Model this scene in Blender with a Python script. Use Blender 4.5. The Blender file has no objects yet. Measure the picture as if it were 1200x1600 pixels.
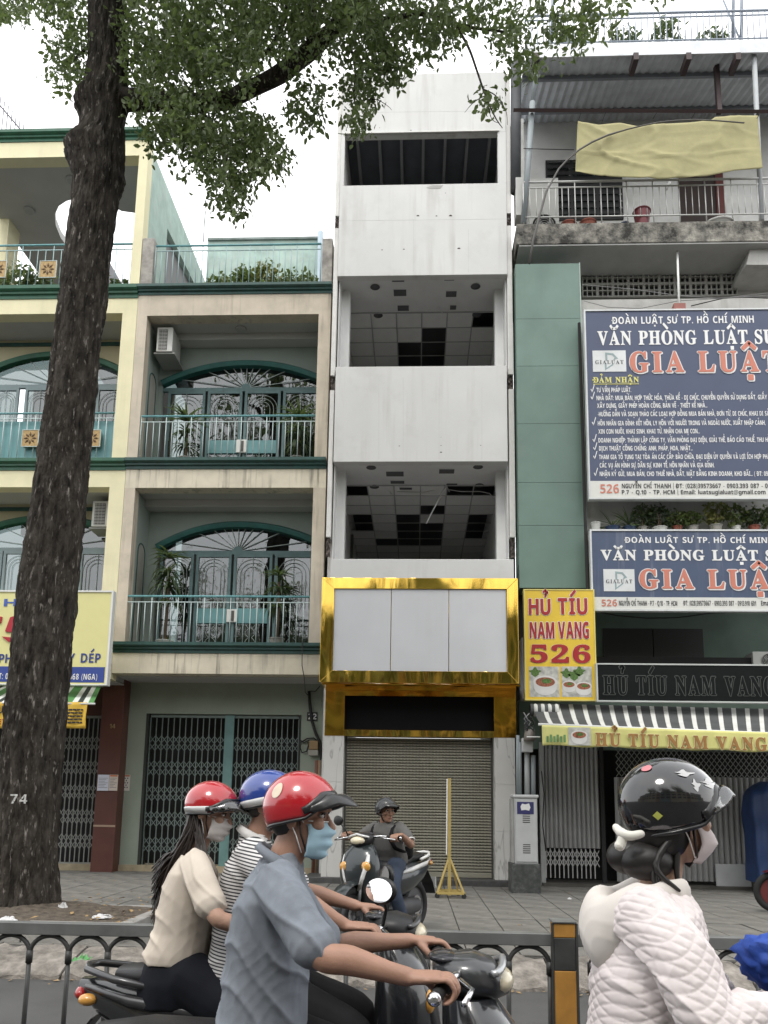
import bpy, bmesh, math, os, random, unicodedata
import numpy as np
from mathutils import Vector, Matrix, noise as mnoise
R = math.radians
random.seed(7)
scene = bpy.context.scene

# ---------------------------------------------------------------- camera
FOC, CX, PY0, HCAM = 1250.0, 600.0, 1053.0, 1.5          # focal length and principal point for a 1200 x 1600 frame
PITCH, ROLL, YAW = R(9.4), 0.0152, R(2.4)
FW = Vector((-math.sin(YAW)*math.cos(PITCH), math.cos(YAW)*math.cos(PITCH), math.sin(PITCH)))
r0 = Vector((math.cos(YAW), math.sin(YAW), 0)); u0 = r0.cross(FW)
CR = r0*math.cos(ROLL) + u0*math.sin(ROLL)
CU = -r0*math.sin(ROLL) + u0*math.cos(ROLL)
cd = bpy.data.cameras.new('camera'); cam = bpy.data.objects.new('camera', cd)
scene.collection.objects.link(cam)
m = Matrix((CR, CU, -FW)).transposed().to_4x4(); m.translation = (0, 0, HCAM)
cam.matrix_world = m
cd.sensor_fit = 'VERTICAL'; cd.sensor_height = 36; cd.lens = FOC/1600*36
cd.shift_y = (PY0-800)/1600; cd.clip_start = 0.05; cd.clip_end = 2000
scene.camera = cam

# ---------------------------------------------------------------- sky and sun (bright overcast)
SUN_EL, SUN_AZ = R(58), R(200)      # sun high, behind the camera and a little to the left
w = bpy.data.worlds.new('World'); scene.world = w; w.use_nodes = True
nt = w.node_tree; nt.nodes.clear()
sky = nt.nodes.new('ShaderNodeTexSky'); sky.sky_type = 'NISHITA'; sky.sun_disc = False
sky.sun_elevation = SUN_EL; sky.sun_rotation = SUN_AZ; sky.dust_density = 3.0
tc = nt.nodes.new('ShaderNodeTexCoord'); nz = nt.nodes.new('ShaderNodeTexNoise'); nz.inputs['Scale'].default_value = 1.6
nz.inputs['Detail'].default_value = 4
rp = nt.nodes.new('ShaderNodeValToRGB'); rp.color_ramp.elements[0].position = .3; rp.color_ramp.elements[1].position = .7
rp.color_ramp.elements[0].color = (13.4, 13.7, 14.1, 1); rp.color_ramp.elements[1].color = (17.0, 16.9, 16.7, 1)
mx = nt.nodes.new('ShaderNodeMix'); mx.data_type = 'RGBA'; mx.inputs[0].default_value = .9
bg = nt.nodes.new('ShaderNodeBackground'); bg.inputs['Strength'].default_value = .1
ow = nt.nodes.new('ShaderNodeOutputWorld')
L = nt.links.new
L(tc.outputs['Generated'], nz.inputs['Vector']); L(nz.outputs['Fac'], rp.inputs['Fac'])
L(sky.outputs['Color'], mx.inputs[6]); L(rp.outputs['Color'], mx.inputs[7])
L(mx.outputs[2], bg.inputs['Color']); L(bg.outputs[0], ow.inputs['Surface'])
sl = bpy.data.lights.new('sun', 'SUN'); sl.energy = 1.0; sl.angle = R(14); sl.color = (1, .96, .9)
so = bpy.data.objects.new('sun', sl); scene.collection.objects.link(so); so.location = (0, -10, 30)
sd = Vector((math.sin(SUN_AZ)*math.cos(SUN_EL), math.cos(SUN_AZ)*math.cos(SUN_EL), math.sin(SUN_EL)))
so.rotation_euler = sd.to_track_quat('Z', 'Y').to_euler()
scene.view_settings.view_transform = 'Standard'; scene.view_settings.look = 'None'
scene.view_settings.exposure = 0.5; scene.view_settings.gamma = 1.0
scene.cycles.max_bounces = 6; scene.cycles.transparent_max_bounces = 8
scene.cycles.caustics_reflective = False; scene.cycles.caustics_refractive = False

# ---------------------------------------------------------------- survey helpers: photograph point -> place on a wall plane or on the ground
def ray(px, py): return FW + CR*((px-CX)/FOC) - CU*((py-PY0)/FOC)
def P(px, py, Y):
    d = ray(px, py); t = Y/d.y
    return Vector((d.x*t, Y, HCAM+d.z*t))
def G(px, py, z):
    d = ray(px, py); t = (z-HCAM)/d.z
    return Vector((d.x*t, d.y*t, z))
def X(px, py, Y): return P(px, py, Y).x
def Z(px, py, Y): return P(px, py, Y).z
def rect(x0, y0, x1, y1, Y):
    a = P(x0, y0, Y); b = P(x1, y0, Y); c = P(x0, y1, Y); d = P(x1, y1, Y)
    return (a.x+c.x)/2, (b.x+d.x)/2, (c.z+d.z)/2, (a.z+b.z)/2      # x0 x1 z0 z1

# ---------------------------------------------------------------- mesh builder
class MB:
    def __init__(s): s.v = []; s.f = []
    def add(s, vs, fs):
        n = len(s.v); s.v += [tuple(v) for v in vs]; s.f += [tuple(i+n for i in f) for f in fs]; return s
    def box(s, x0, x1, y0, y1, z0, z1):
        return s.add([(x0,y0,z0),(x1,y0,z0),(x1,y1,z0),(x0,y1,z0),(x0,y0,z1),(x1,y0,z1),(x1,y1,z1),(x0,y1,z1)],
                     [(0,3,2,1),(4,5,6,7),(0,1,5,4),(1,2,6,5),(2,3,7,6),(3,0,4,7)])
    def prism(s, poly, y0, y1):            # outline in x,z extruded along y
        n = len(poly)
        a = sum(poly[i][0]*poly[(i+1)%n][1]-poly[(i+1)%n][0]*poly[i][1] for i in range(n))
        if a < 0: poly = poly[::-1]
        vs = [(p[0], y0, p[1]) for p in poly]+[(p[0], y1, p[1]) for p in poly]
        fs = [tuple(range(n)), tuple(range(2*n-1, n-1, -1))]+[(i, i+n, (i+1)%n+n, (i+1)%n) for i in range(n)]
        return s.add(vs, fs)
    def slab(s, poly, z0, z1):             # outline in x,y extruded along z
        n = len(poly)
        a = sum(poly[i][0]*poly[(i+1)%n][1]-poly[(i+1)%n][0]*poly[i][1] for i in range(n))
        if a < 0: poly = poly[::-1]
        vs = [(p[0], p[1], z0) for p in poly]+[(p[0], p[1], z1) for p in poly]
        fs = [tuple(range(n-1, -1, -1)), tuple(range(n, 2*n))]+[(i, (i+1)%n, (i+1)%n+n, i+n) for i in range(n)]
        return s.add(vs, fs)
    def loft(s, rings, cap=True):
        n = len(rings[0]); vs = [p for r in rings for p in r]; fs = []
        for k in range(len(rings)-1):
            for i in range(n):
                j = (i+1) % n; fs.append((k*n+i, k*n+j, (k+1)*n+j, (k+1)*n+i))
        if cap: fs += [tuple(range(n-1, -1, -1)), tuple((len(rings)-1)*n+i for i in range(n))]
        return s.add(vs, fs)
    def tube(s, pts, r, n=8, flat=None, ref=None, cap=True):
        pts = [Vector(p) for p in pts]; rr = r if isinstance(r, (list, tuple)) else [r]*len(pts)
        rings = []; up = Vector(ref) if ref else None
        for i, p in enumerate(pts):
            t = (pts[min(i+1, len(pts)-1)]-pts[max(i-1, 0)]).normalized()
            if up is None: up = Vector((0,0,1)) if abs(t.z) < .9 else Vector((0,1,0))
            a = t.cross(up)
            if a.length < 1e-6: a = t.orthogonal()
            a.normalize(); b = a.cross(t).normalized()
            if not ref: up = b
            ra = rr[i]; rb = ra
            if isinstance(ra, (tuple, list)): ra, rb = ra
            rings.append([p+a*(math.cos(q)*ra)+b*(math.sin(q)*rb) for q in [2*math.pi*k/n for k in range(n)]])
        return s.loft(rings, cap)
    def bar(s, p0, p1, w, h=None):         # square bar
        return s.tube([p0, p1], [((w*.7071), (h or w)*.7071)]*2, 4) if False else s._bar(p0, p1, w, h or w)
    def _bar(s, p0, p1, w, h):
        p0 = Vector(p0); p1 = Vector(p1); t = (p1-p0).normalized()
        up = Vector((0,1,0)) if abs(t.y) < .9 else Vector((0,0,1))
        a = t.cross(up).normalized()*(w/2); b = a.normalized().cross(t)*(h/2)
        return s.loft([[p+a+b, p-a+b, p-a-b, p+a-b] for p in (p0, p1)])
    def ball(s, c, r, seg=12, ring=8, rot=None):
        c = Vector(c); r = Vector(r) if not isinstance(r, (int, float)) else Vector((r, r, r))
        vs = []; fs = []
        for i in range(ring+1):
            th = math.pi*i/ring
            for j in range(seg):
                ph = 2*math.pi*j/seg
                d = Vector((r.x*math.sin(th)*math.cos(ph), r.y*math.sin(th)*math.sin(ph), r.z*math.cos(th)))
                if rot: d = rot @ d
                vs.append(c+d)
        for i in range(ring):
            for j in range(seg):
                k = (j+1) % seg
                fs.append((i*seg+j, (i+1)*seg+j, (i+1)*seg+k, i*seg+k))
        return s.add(vs, fs)
    def lathe(s, prof, c, axis=(0,0,1), n=20, cap=False):   # prof: (radius, distance along axis)
        c = Vector(c); ax = Vector(axis).normalized(); a = ax.orthogonal().normalized(); b = ax.cross(a)
        return s.loft([[c+ax*h+a*(math.cos(q)*r)+b*(math.sin(q)*r) for q in [2*math.pi*k/n for k in range(n)]] for r, h in prof], cap)
    def ring(s, c, axis, R_, r, n=28, k=8):
        c = Vector(c); ax = Vector(axis).normalized(); a = ax.orthogonal().normalized(); b = ax.cross(a)
        rings = []
        for i in range(n+1):
            q = 2*math.pi*i/n; d = a*math.cos(q)+b*math.sin(q)
            rings.append([c+d*(R_+r*math.cos(t))+ax*(r*math.sin(t)) for t in [2*math.pi*j/k for j in range(k)]])
        return s.loft(rings, False)
    def quad(s, a, b, c, d): return s.add([a, b, c, d], [(0, 1, 2, 3)])

COL = scene.collection
def link(o): COL.objects.link(o); return o
def tag(o, label=None, cat=None, group=None, kind=None):
    if label: o['label'] = label
    if cat: o['category'] = cat
    if group: o['group'] = group
    if kind: o['kind'] = kind
    return o
def base_of(o):
    return o.matrix_basis.translation if o.parent is None else base_of(o.parent)
def obj(name, mb, mat, parent=None, smooth=False, bevel=0, kind=None, label=None, recalc=True, auto=None):
    me = bpy.data.meshes.new(name); me.from_pydata(mb.v, [], mb.f)
    if recalc:
        bm = bmesh.new(); bm.from_mesh(me); bmesh.ops.recalc_face_normals(bm, faces=bm.faces[:]); bm.to_mesh(me); bm.free()
    if smooth: me.polygons.foreach_set('use_smooth', [True]*len(me.polygons))
    if mat: me.materials.append(mat)
    o = bpy.data.objects.new(name, me); link(o)
    if bevel:
        b = o.modifiers.new('bevel', 'BEVEL'); b.width = bevel; b.segments = 2; b.limit_method = 'ANGLE'
    if smooth and auto:
        try: me.set_sharp_from_angle(angle=R(auto))
        except Exception: pass
    if parent: attach(o, parent)
    if kind: o['kind'] = kind
    if label: o['label'] = label
    return o
def attach(o, parent):
    o.parent = parent; root = parent
    while root.parent: root = root.parent
    o.matrix_parent_inverse = Matrix.Translation(-root.location) if parent.parent is None else Matrix.Identity(4)
def thing(name, label, cat, loc=(0,0,0), group=None):
    o = bpy.data.objects.new(name, None); o.location = loc; link(o); o.empty_display_size = .2
    return tag(o, label, cat, group)
def share(src, name, parent, off):       # copy of a part, same mesh data, moved by off
    o = src.copy(); o.name = name; link(o); o.location = Vector(src.location)+Vector(off)
    return o
def struct(name, mb, mat, **k): return tag(obj(name, mb, mat, **k), kind='structure')

# ---------------------------------------------------------------- materials
MATS = {}
def M(name, col, rough=.6, metal=0, var=.12, scale=3, bump=0, bscale=40, streak=0, scol=(.12,.11,.09), sscale=5, dirt=0, dcol=(.1,.09,.07), dscale=1.3, coat=0, spec=.5, rvar=0, stretch=(1,1,1), bdet=6, bdist=.02):
    if name in MATS: return MATS[name]
    m = bpy.data.materials.new(name); m.use_nodes = True; nt = m.node_tree; n = nt.nodes; l = nt.links.new
    b = n['Principled BSDF']; b.inputs['Roughness'].default_value = rough; b.inputs['Metallic'].default_value = metal
    b.inputs['Specular IOR Level'].default_value = spec; b.inputs['Coat Weight'].default_value = coat; b.inputs['Coat Roughness'].default_value = .05
    tc = n.new('ShaderNodeTexCoord')
    def noise(sc, det=5, st=(1,1,1), rgh=.55):
        mp = n.new('ShaderNodeMapping'); mp.inputs['Scale'].default_value = st; l(tc.outputs['Object'], mp.inputs[0])
        z = n.new('ShaderNodeTexNoise'); z.inputs['Scale'].default_value = sc; z.inputs['Detail'].default_value = det; z.inputs['Roughness'].default_value = rgh
        l(mp.outputs[0], z.inputs['Vector']); return z.outputs['Fac']
    def ramp(f, a, c):
        r = n.new('ShaderNodeMapRange'); r.inputs[1].default_value = a; r.inputs[2].default_value = c; l(f, r.inputs[0]); return r.outputs[0]
    def mix(f, a, c):
        x = n.new('ShaderNodeMix'); x.data_type = 'RGBA'
        if isinstance(f, float): x.inputs[0].default_value = f
        else: l(f, x.inputs[0])
        for k, q in ((6, a), (7, c)):
            if isinstance(q, tuple): x.inputs[k].default_value = (*q, 1)
            else: l(q, x.inputs[k])
        return x.outputs[2]
    c = tuple(col)
    cur = c
    if var:
        cur = mix(ramp(noise(scale, st=stretch), .3, .7), tuple(max(0, q*(1-var)) for q in c), tuple(min(1, q*(1+var*.7)) for q in c))
    if dirt:
        f = ramp(noise(dscale, 8, rgh=.65), .62-.25*dirt, .82-.15*dirt)
        mm = n.new('ShaderNodeMath'); mm.operation = 'MULTIPLY'; l(f, mm.inputs[0]); mm.inputs[1].default_value = min(1, .35+dirt*.6)
        cur = mix(mm.outputs[0], cur, tuple(dcol))
    if streak:
        f = ramp(noise(sscale, 4, (1, 1, .06)), .52, .78); f2 = ramp(noise(1.2, 3), .35, .65)
        mm = n.new('ShaderNodeMath'); mm.operation = 'MULTIPLY'; l(f, mm.inputs[0]); l(f2, mm.inputs[1])
        m2 = n.new('ShaderNodeMath'); m2.operation = 'MULTIPLY'; l(mm.outputs[0], m2.inputs[0]); m2.inputs[1].default_value = streak
        cur = mix(m2.outputs[0], cur, tuple(scol))
    if isinstance(cur, tuple): b.inputs['Base Color'].default_value = (*cur, 1)
    else: l(cur, b.inputs['Base Color'])
    if rvar:
        l(n_rr(n, l, noise(scale*2), rough, rvar), b.inputs['Roughness'])
    if bump:
        bp = n.new('ShaderNodeBump'); bp.inputs['Strength'].default_value = min(1, bump); bp.inputs['Distance'].default_value = bdist
        l(noise(bscale, bdet, stretch), bp.inputs['Height']); l(bp.outputs[0], b.inputs['Normal'])
    MATS[name] = m; return m
def n_rr(n, l, f, rough, rvar):
    r = n.new('ShaderNodeMapRange'); r.inputs[3].default_value = max(0, rough-rvar); r.inputs[4].default_value = min(1, rough+rvar); l(f, r.inputs[0]); return r.outputs[0]
def glass(name, refl=.25, tint=(.6,.65,.65), rough=.02):
    if name in MATS: return MATS[name]
    m = bpy.data.materials.new(name); m.use_nodes = True; nt = m.node_tree; n = nt.nodes; l = nt.links.new; n.clear()
    t = n.new('ShaderNodeBsdfTransparent'); t.inputs[0].default_value = (*tint, 1)
    g = n.new('ShaderNodeBsdfGlossy'); g.inputs['Roughness'].default_value = rough
    fr = n.new('ShaderNodeFresnel'); fr.inputs[0].default_value = 1.5
    a = n.new('ShaderNodeMath'); a.operation = 'ADD'; a.use_clamp = True; l(fr.outputs[0], a.inputs[0]); a.inputs[1].default_value = refl
    x = n.new('ShaderNodeMixShader'); o = n.new('ShaderNodeOutputMaterial')
    tcn = n.new('ShaderNodeTexCoord'); zz = n.new('ShaderNodeTexNoise'); zz.inputs['Scale'].default_value = 1.7; l(tcn.outputs['Object'], zz.inputs['Vector'])
    bp = n.new('ShaderNodeBump'); bp.inputs['Strength'].default_value = .12; bp.inputs['Distance'].default_value = .05; l(zz.outputs['Fac'], bp.inputs['Height']); l(bp.outputs[0], g.inputs['Normal'])
    l(a.outputs[0], x.inputs[0]); l(t.outputs[0], x.inputs[1]); l(g.outputs[0], x.inputs[2]); l(x.outputs[0], o.inputs[0])
    MATS[name] = m; return m

# ---------------------------------------------------------------- lettering
GLY = {}
def glyph_src(ch, st):
    o = ord(ch)
    if st == 'serif':
        if 'A' <= ch <= 'Z': return chr(0x1D400+o-65)
        if '0' <= ch <= '9': return chr(0x1D7CE+o-48)
    if st == 'sans':
        if 'A' <= ch <= 'Z': return chr(0x1D5D4+o-65)
        if 'a' <= ch <= 'z': return chr(0x1D5EE+o-97)
        if '0' <= ch <= '9': return chr(0x1D7EC+o-48)
    return ch
def load_glyphs():
    keys = []
    for st in ('serif', 'sans'):
        for ch in 'ABCDEFGHIJKLMNOPQRSTUVWXYZ0123456789abcdefghijklmnopqrstuvwxyz.,:()-@|':
            if st == 'serif' and ch.islower(): continue
            keys.append((st, ch))
    c = bpy.data.curves.new('g', 'FONT'); c.size = 1; c.resolution_u = 3; c.space_line = 3
    try:      # Blender's own bundled lettering face; the built-in one finds the same letters by itself, only slower
        c.font = bpy.data.fonts.load(os.path.join(bpy.utils.system_resource('DATAFILES'), 'fonts', 'NotoSansMath-Regular.woff2'))
    except Exception: pass
    c.body = '\n'.join(glyph_src(ch, st) for st, ch in keys)
    o = bpy.data.objects.new('g', c); link(o)
    dg = bpy.context.evaluated_depsgraph_get(); dg.update()
    me = bpy.data.meshes.new_from_object(o.evaluated_get(dg))
    co = [(v.co.x, v.co.y) for v in me.vertices]
    ys = sorted(co[p.vertices[0]][1] for p in me.polygons)
    top = max(y for x, y in co)
    rows = {}
    for p in me.polygons:
        k = int(round(-(co[p.vertices[0]][1]-.3)/3.0)); rows.setdefault(k, []).append(tuple(p.vertices))
    for k, key in enumerate(keys):
        fs = rows.get(k, []); used = sorted({i for f in fs for i in f}); ix = {u: n for n, u in enumerate(used)}
        vs = [(co[u][0], co[u][1]+3.0*k) for u in used]
        x0 = min((v[0] for v in vs), default=0); x1 = max((v[0] for v in vs), default=.2)
        GLY[key] = ([(a-x0, b) for a, b in vs], [tuple(ix[u] for u in f) for f in fs], x1-x0)
    bpy.data.meshes.remove(me); bpy.data.objects.remove(o); bpy.data.curves.remove(c)
load_glyphs()
CAPH = {st: max(y for x, y in GLY[st, 'H'][0]) for st in ('serif', 'sans')}
def stroke(vs, fs, pts, t):
    for (x0, y0), (x1, y1) in zip(pts, pts[1:]):
        dx, dy = x1-x0, y1-y0; q = math.hypot(dx, dy) or 1; nx, ny = -dy/q*t/2, dx/q*t/2; ex, ey = dx/q*t*.3, dy/q*t*.3
        n = len(vs); vs += [(x0+nx-ex, y0+ny-ey), (x0-nx-ex, y0-ny-ey), (x1-nx+ex, y1-ny+ey), (x1+nx+ex, y1+ny+ey)]; fs.append((n, n+1, n+2, n+3))
def compose(text, st='sans', gap=.07):
    vs, fs, x = [], [], 0.0
    cap = CAPH[st]
    for ch in text:
        if ch == ' ': x += .27; continue
        bar = False
        if ch in 'Đđ': bar = True; ch = 'D' if ch == 'Đ' else 'd'
        dec = unicodedata.normalize('NFD', ch); b = dec[0]; marks = dec[1:]
        if ch == '✓':
            stroke(vs, fs, [(x, .3), (x+.16, .05), (x+.5, .75)], .1); x += .62; continue
        if (st, b) not in GLY: x += .3; continue
        gv, gf, wd = GLY[st, b]; n = len(vs)
        vs += [(a+x, c) for a, c in gv]; fs += [tuple(i+n for i in f) for f in gf]
        h = max(c for a, c in gv); cx = x+wd/2; y = h+.06; t = .075
        if bar: stroke(vs, fs, [(x-.05, cap*.5), (x+wd*.5, cap*.5)], t)
        for mk in marks:
            o = ord(mk)
            if o == 0x302: stroke(vs, fs, [(cx-.15, y), (cx, y+.12), (cx+.15, y)], t); y += .12
            elif o == 0x306: stroke(vs, fs, [(cx-.15, y+.11), (cx-.08, y+.02), (cx+.08, y+.02), (cx+.15, y+.11)], t); y += .1
            elif o == 0x301: stroke(vs, fs, [(cx-.03, y+.02), (cx+.12, y+.16)], t)
            elif o == 0x300: stroke(vs, fs, [(cx-.12, y+.16), (cx+.03, y+.02)], t)
            elif o == 0x309: stroke(vs, fs, [(cx-.08, y+.15), (cx, y+.2), (cx+.08, y+.14), (cx+.01, y+.08), (cx, y+.02)], t*.85)
            elif o == 0x303: stroke(vs, fs, [(cx-.17, y+.03), (cx-.07, y+.11), (cx+.06, y+.05), (cx+.17, y+.12)], t)
            elif o == 0x323: stroke(vs, fs, [(cx-.03, -.14), (cx+.03, -.14)], .11)
            elif o == 0x31B: stroke(vs, fs, [(x+wd-.06, h-.06), (x+wd+.06, h+.02), (x+wd+.06, h+.12)], t)
        x += wd+(gap if b not in '.,:' else gap*.8)
    return vs, fs, x-gap
def letter(name, text, mat, parent, px0, px1, pyt, pyb, Y, st='sans', gap=.07, off=(0, 0), dy=0, grow=0, kind=None):
    """flat lettering on the plane Y, its capitals between the heights pyt and pyb, from px0 to px1"""
    vs, fs, wd = compose(text, st, gap)
    if len(text) < 4 and not kind: kind = 'stuff'
    a = P(px0, pyb, Y); b = P(px1, pyb, Y); t = P((px0+px1)/2, pyt, Y); q = P((px0+px1)/2, pyb, Y)
    sx = (b.x-a.x)/wd; sz = (t.z-q.z)/CAPH[st]
    mb = MB()
    offs = [(0, 0)] if not grow else [(grow*math.cos(k*math.pi/4), grow*math.sin(k*math.pi/4)) for k in range(8)]
    for i, (ox, oz) in enumerate(offs):
        mb.add([(a.x+v[0]*sx+off[0]+ox, Y-dy-i*.0004, q.z+v[1]*sz+off[1]+oz) for v in vs], fs)
    return obj(name, mb, mat, parent, recalc=False, kind=kind)
# ---------------------------------------------------------------- common levels
SW = .18                       # pavement level
YF, YB, YG = 14.8, 15.78, 15.85  # front plane of the left houses, back wall of their loggias, their ground floor wall
YW = 14.5                      # front plane of the white house
asphalt = M('asphalt', (.075,.074,.072), .85, var=.25, scale=1.4, bump=.5, bscale=160, dirt=.35, dcol=(.045,.045,.045), dscale=.7)
rubble = M('kerb_stone', (.27,.245,.215), .95, var=.5, scale=9, bump=1, bscale=36, dirt=.75, dcol=(.075,.066,.055), dscale=5)
pave = M('paving', (.175,.168,.15), .85, var=.35, scale=4, bump=.5, bscale=70, dirt=.7, dcol=(.085,.08,.07), dscale=1.6)
pave2 = M('paving_joint', (.06,.055,.05), .95, var=.3)
soil = M('soil', (.10,.08,.06), .95, var=.5, scale=14, bump=1, bscale=30)
concrete = M('concrete', (.30,.29,.27), .85, var=.25, scale=4, bump=.4, bscale=60, dirt=.4, dcol=(.12,.11,.1))

mb = MB(); mb.quad((-200,-200,0),(200,-200,0),(200,200,0),(-200,200,0))
struct('road', mb, asphalt)
# pavement bed and its slabs
mb = MB(); mb.slab([(-60,7.62),(60,7.62),(60,40),(-60,40)], .004, SW-.012)
pavement = struct('pavement', mb, pave2)
PL = (-6.6, -2.78, 7.74, 10.3)     # tree pit x0 x1 y0 y1
tw, td = .485, .60
ncol = {}
mbt = MB(); mbt.slab([(.006,.006),(tw-.006,.006),(tw-.006,td-.006),(.006,td-.006)], 0, .014)
proto = None; r_ = 0; y = 7.66
rest = MB()
rng = random.Random(3)
while y < 17.0:
    half0 = X(0, 1400, y+td); half1 = X(1200, 1400, y+td)
    off = (r_ % 2)*tw*.5*0
    i0 = int(math.floor((half0-.3)/tw)); i1 = int(math.ceil((half1+.3)/tw))
    for i in range(i0, i1):
        x = i*tw+off
        if PL[0] < x < PL[1]-tw and PL[2] < y < PL[3]-td: continue
        if y > 15.9: continue
        dz = rng.uniform(-.003, .003)
        if proto is None:
            proto = obj('paving_slab', mbt, pave, pavement, bevel=.004); o = proto
        else:
            o = proto.copy(); link(o)
        o.location = (x, y, SW-.0135+dz); o.rotation_euler = (rng.uniform(-.004,.004), rng.uniform(-.004,.004), 0)
    y += td; r_ += 1
# broken strip of slabs kept outside the view
# kerb: sloping rough stones
kerb = struct('kerb', MB().box(-60, 60, 7.2, 7.60, .003, .10), concrete)
x = -5.0
rk = random.Random(5)
while x < 5.2:
    ln = rk.uniform(.75, 1.1); n = 14; k = 9
    prof = [(7.02, -.02), (7.03, .03), (7.10, .075), (7.22, .12), (7.36, .155), (7.5, .176), (7.6, .184), (7.63, .15), (7.63, 0)]
    vs = []; fs = []
    for i in range(n+1):
        xx = x+.012+(ln-.024)*i/n
        for j, (py, pz) in enumerate(prof):
            e = .035*mnoise.noise((xx*6, py*7, 3.1)) + .022*mnoise.noise((xx*23, py*23, 7))
            edge = .012 if i in (0, n) else 0
            vs.append((xx, py+e, pz+e*1.1-edge))
    for i in range(n):
        for j in range(len(prof)-1):
            a = i*len(prof)+j; fs.append((a, a+len(prof), a+len(prof)+1, a+1))
    fs.append(tuple(range(len(prof)))); fs.append(tuple(n*len(prof)+j for j in reversed(range(len(prof)))))
    obj('kerb_stone', MB().add(vs, fs), rubble, kerb, smooth=True, auto=40)
    x += ln
# tree pit: low stone edging and soil
pit = thing('tree_pit', 'low stone edged tree pit full of soil and litter at the kerb', 'tree pit', (-4.6, 9, SW))
px0, px1, py0, py1 = PL
for (a, b, c, d) in ((px0, px1, py0, py0+.16), (px0, px1, py1-.14, py1), (px1-.15, px1, py0+.16, py1-.14)):
    nn = 4 if b-a > 1 else 3
    for i in range(nn):
        if b-a > 1: q = MB().box(a+(b-a)*i/nn+.006, a+(b-a)*(i+1)/nn-.006, c, d, SW-.1, .36+rk.uniform(-.012,.012) if c < 9 else SW+.05)
        else: q = MB().box(a, b, c+(d-c)*i/nn+.006, c+(d-c)*(i+1)/nn-.006, SW-.1, .33)
        obj('edging_stone', q, concrete, pit, bevel=.02)
vs, fs = [], []; n = 40
for i in range(n+1):
    for j in range(n+1):
        xx = px0+(px1-px0)*i/n; yy = py0+.1+(py1-py0-.2)*j/n
        hump = .10*math.exp(-((xx+4.2)**2+(yy-9)**2)/.9)
        fall = .12*max(0, (yy-9.2)/1.1)
        vs.append((xx, yy, .30+hump-fall+.03*mnoise.noise((xx*3, yy*3, 0))+.02*mnoise.noise((xx*11, yy*11, 5))))
for i in range(n):
    for j in range(n):
        a = i*(n+1)+j; fs.append((a, a+n+1, a+n+2, a+1))
obj('soil', MB().add(vs, fs), soil, pit, smooth=True)
# leaf litter, gutter grit
leafy = M('dry_leaf', (.30,.20,.09), .8, var=.5, scale=20)
lit = MB(); rl = random.Random(11)
def flake(mb, p, s, rl):
    a = rl.uniform(0, 6.28); d = Vector((math.cos(a), math.sin(a), rl.uniform(-.2,.3)))*s; e = Vector((-math.sin(a), math.cos(a), rl.uniform(-.1,.3)))*s*.5
    p = Vector(p); mb.add([p-d, p+e+Vector((0,0,s*.15)), p+d, p-e], [(0,1,2),(0,2,3)])
for i in range(420):
    flake(lit, (rl.uniform(px0, px1), rl.uniform(py0+.15, py1-.1), .40 if False else .345+rl.uniform(-.03,.03)), rl.uniform(.015,.045), rl)
for i in range(160): flake(lit, (rl.uniform(-5, 4.5), rl.gauss(6.98, .06), .01), rl.uniform(.012,.04), rl)
for i in range(90): flake(lit, (rl.uniform(-6, 6), rl.uniform(7.8, 14.2), SW+.008), rl.uniform(.01,.03), rl)
tag(obj('leaf_litter', lit, leafy, recalc=False), 'dry fallen leaves and grit along the gutter and tree pit', 'litter', kind='stuff')
# ---------------------------------------------------------------- the two houses on the left
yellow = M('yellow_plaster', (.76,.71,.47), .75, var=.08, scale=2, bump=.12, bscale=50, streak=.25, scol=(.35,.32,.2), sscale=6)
beige = M('beige_plaster', (.58,.51,.41), .8, var=.14, scale=2.5, bump=.15, bscale=50, streak=1.2, scol=(.22,.19,.15), sscale=9, dirt=.25, dcol=(.28,.25,.2), dscale=1.5)
beige_band = M('beige_band', (.68,.62,.49), .8, var=.14, scale=2.5, bump=.15, streak=1.6, scol=(.27,.25,.20), sscale=12, dirt=.2, dcol=(.3,.28,.22))
greenwall = M('green_grey_wall', (.29,.33,.27), .8, var=.1, scale=1.5, bump=.1, dirt=.12, dcol=(.3,.3,.25), dscale=2.5)
innerwall = M('inner_wall_green', (.28,.325,.295), .75, var=.08, scale=2)
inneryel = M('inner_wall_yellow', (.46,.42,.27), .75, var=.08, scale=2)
ceilm = M('ceiling_grey', (.46,.46,.44), .85, var=.06, scale=2)
mould = M('green_moulding', (.016,.10,.055), .45, var=.25, scale=6, streak=.3, scol=(.03,.05,.04))
mould2 = M('dark_green_moulding', (.022,.075,.065), .5, var=.3, scale=6, streak=.5, scol=(.03,.04,.04), dirt=.3, dcol=(.03,.035,.035), dscale=4)
archg = M('arch_green', (.02,.115,.10), .5, var=.2, scale=5)
teal = M('teal_paint', (.115,.195,.195), .55, var=.2, scale=6, dirt=.15, dcol=(.06,.1,.1), dscale=6)
tealp = M('teal_panel', (.125,.285,.295), .5, var=.12, scale=4)
frameg = M('grey_frame', (.26,.33,.34), .55, var=.1)
rail_m = M('rail_paint', (.46,.55,.54), .4, var=.15, scale=9)
rail_top = M('rail_top_paint', (.14,.34,.36), .35, var=.15, scale=9)
grille = M('grille_paint', (.38,.44,.42), .5, var=.1)
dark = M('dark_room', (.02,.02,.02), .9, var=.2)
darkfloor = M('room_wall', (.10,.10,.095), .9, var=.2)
win = glass('window_glass', .12, (.35,.4,.4))
brownp = M('brown_tile', (.10,.035,.026), .45, var=.15, scale=4)
whitep = M('white_paint', (.72,.72,.70), .6, var=.06, scale=3)
plinth = M('plinth', (.36,.30,.20), .8, var=.25, scale=5, dirt=.3)

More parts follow.
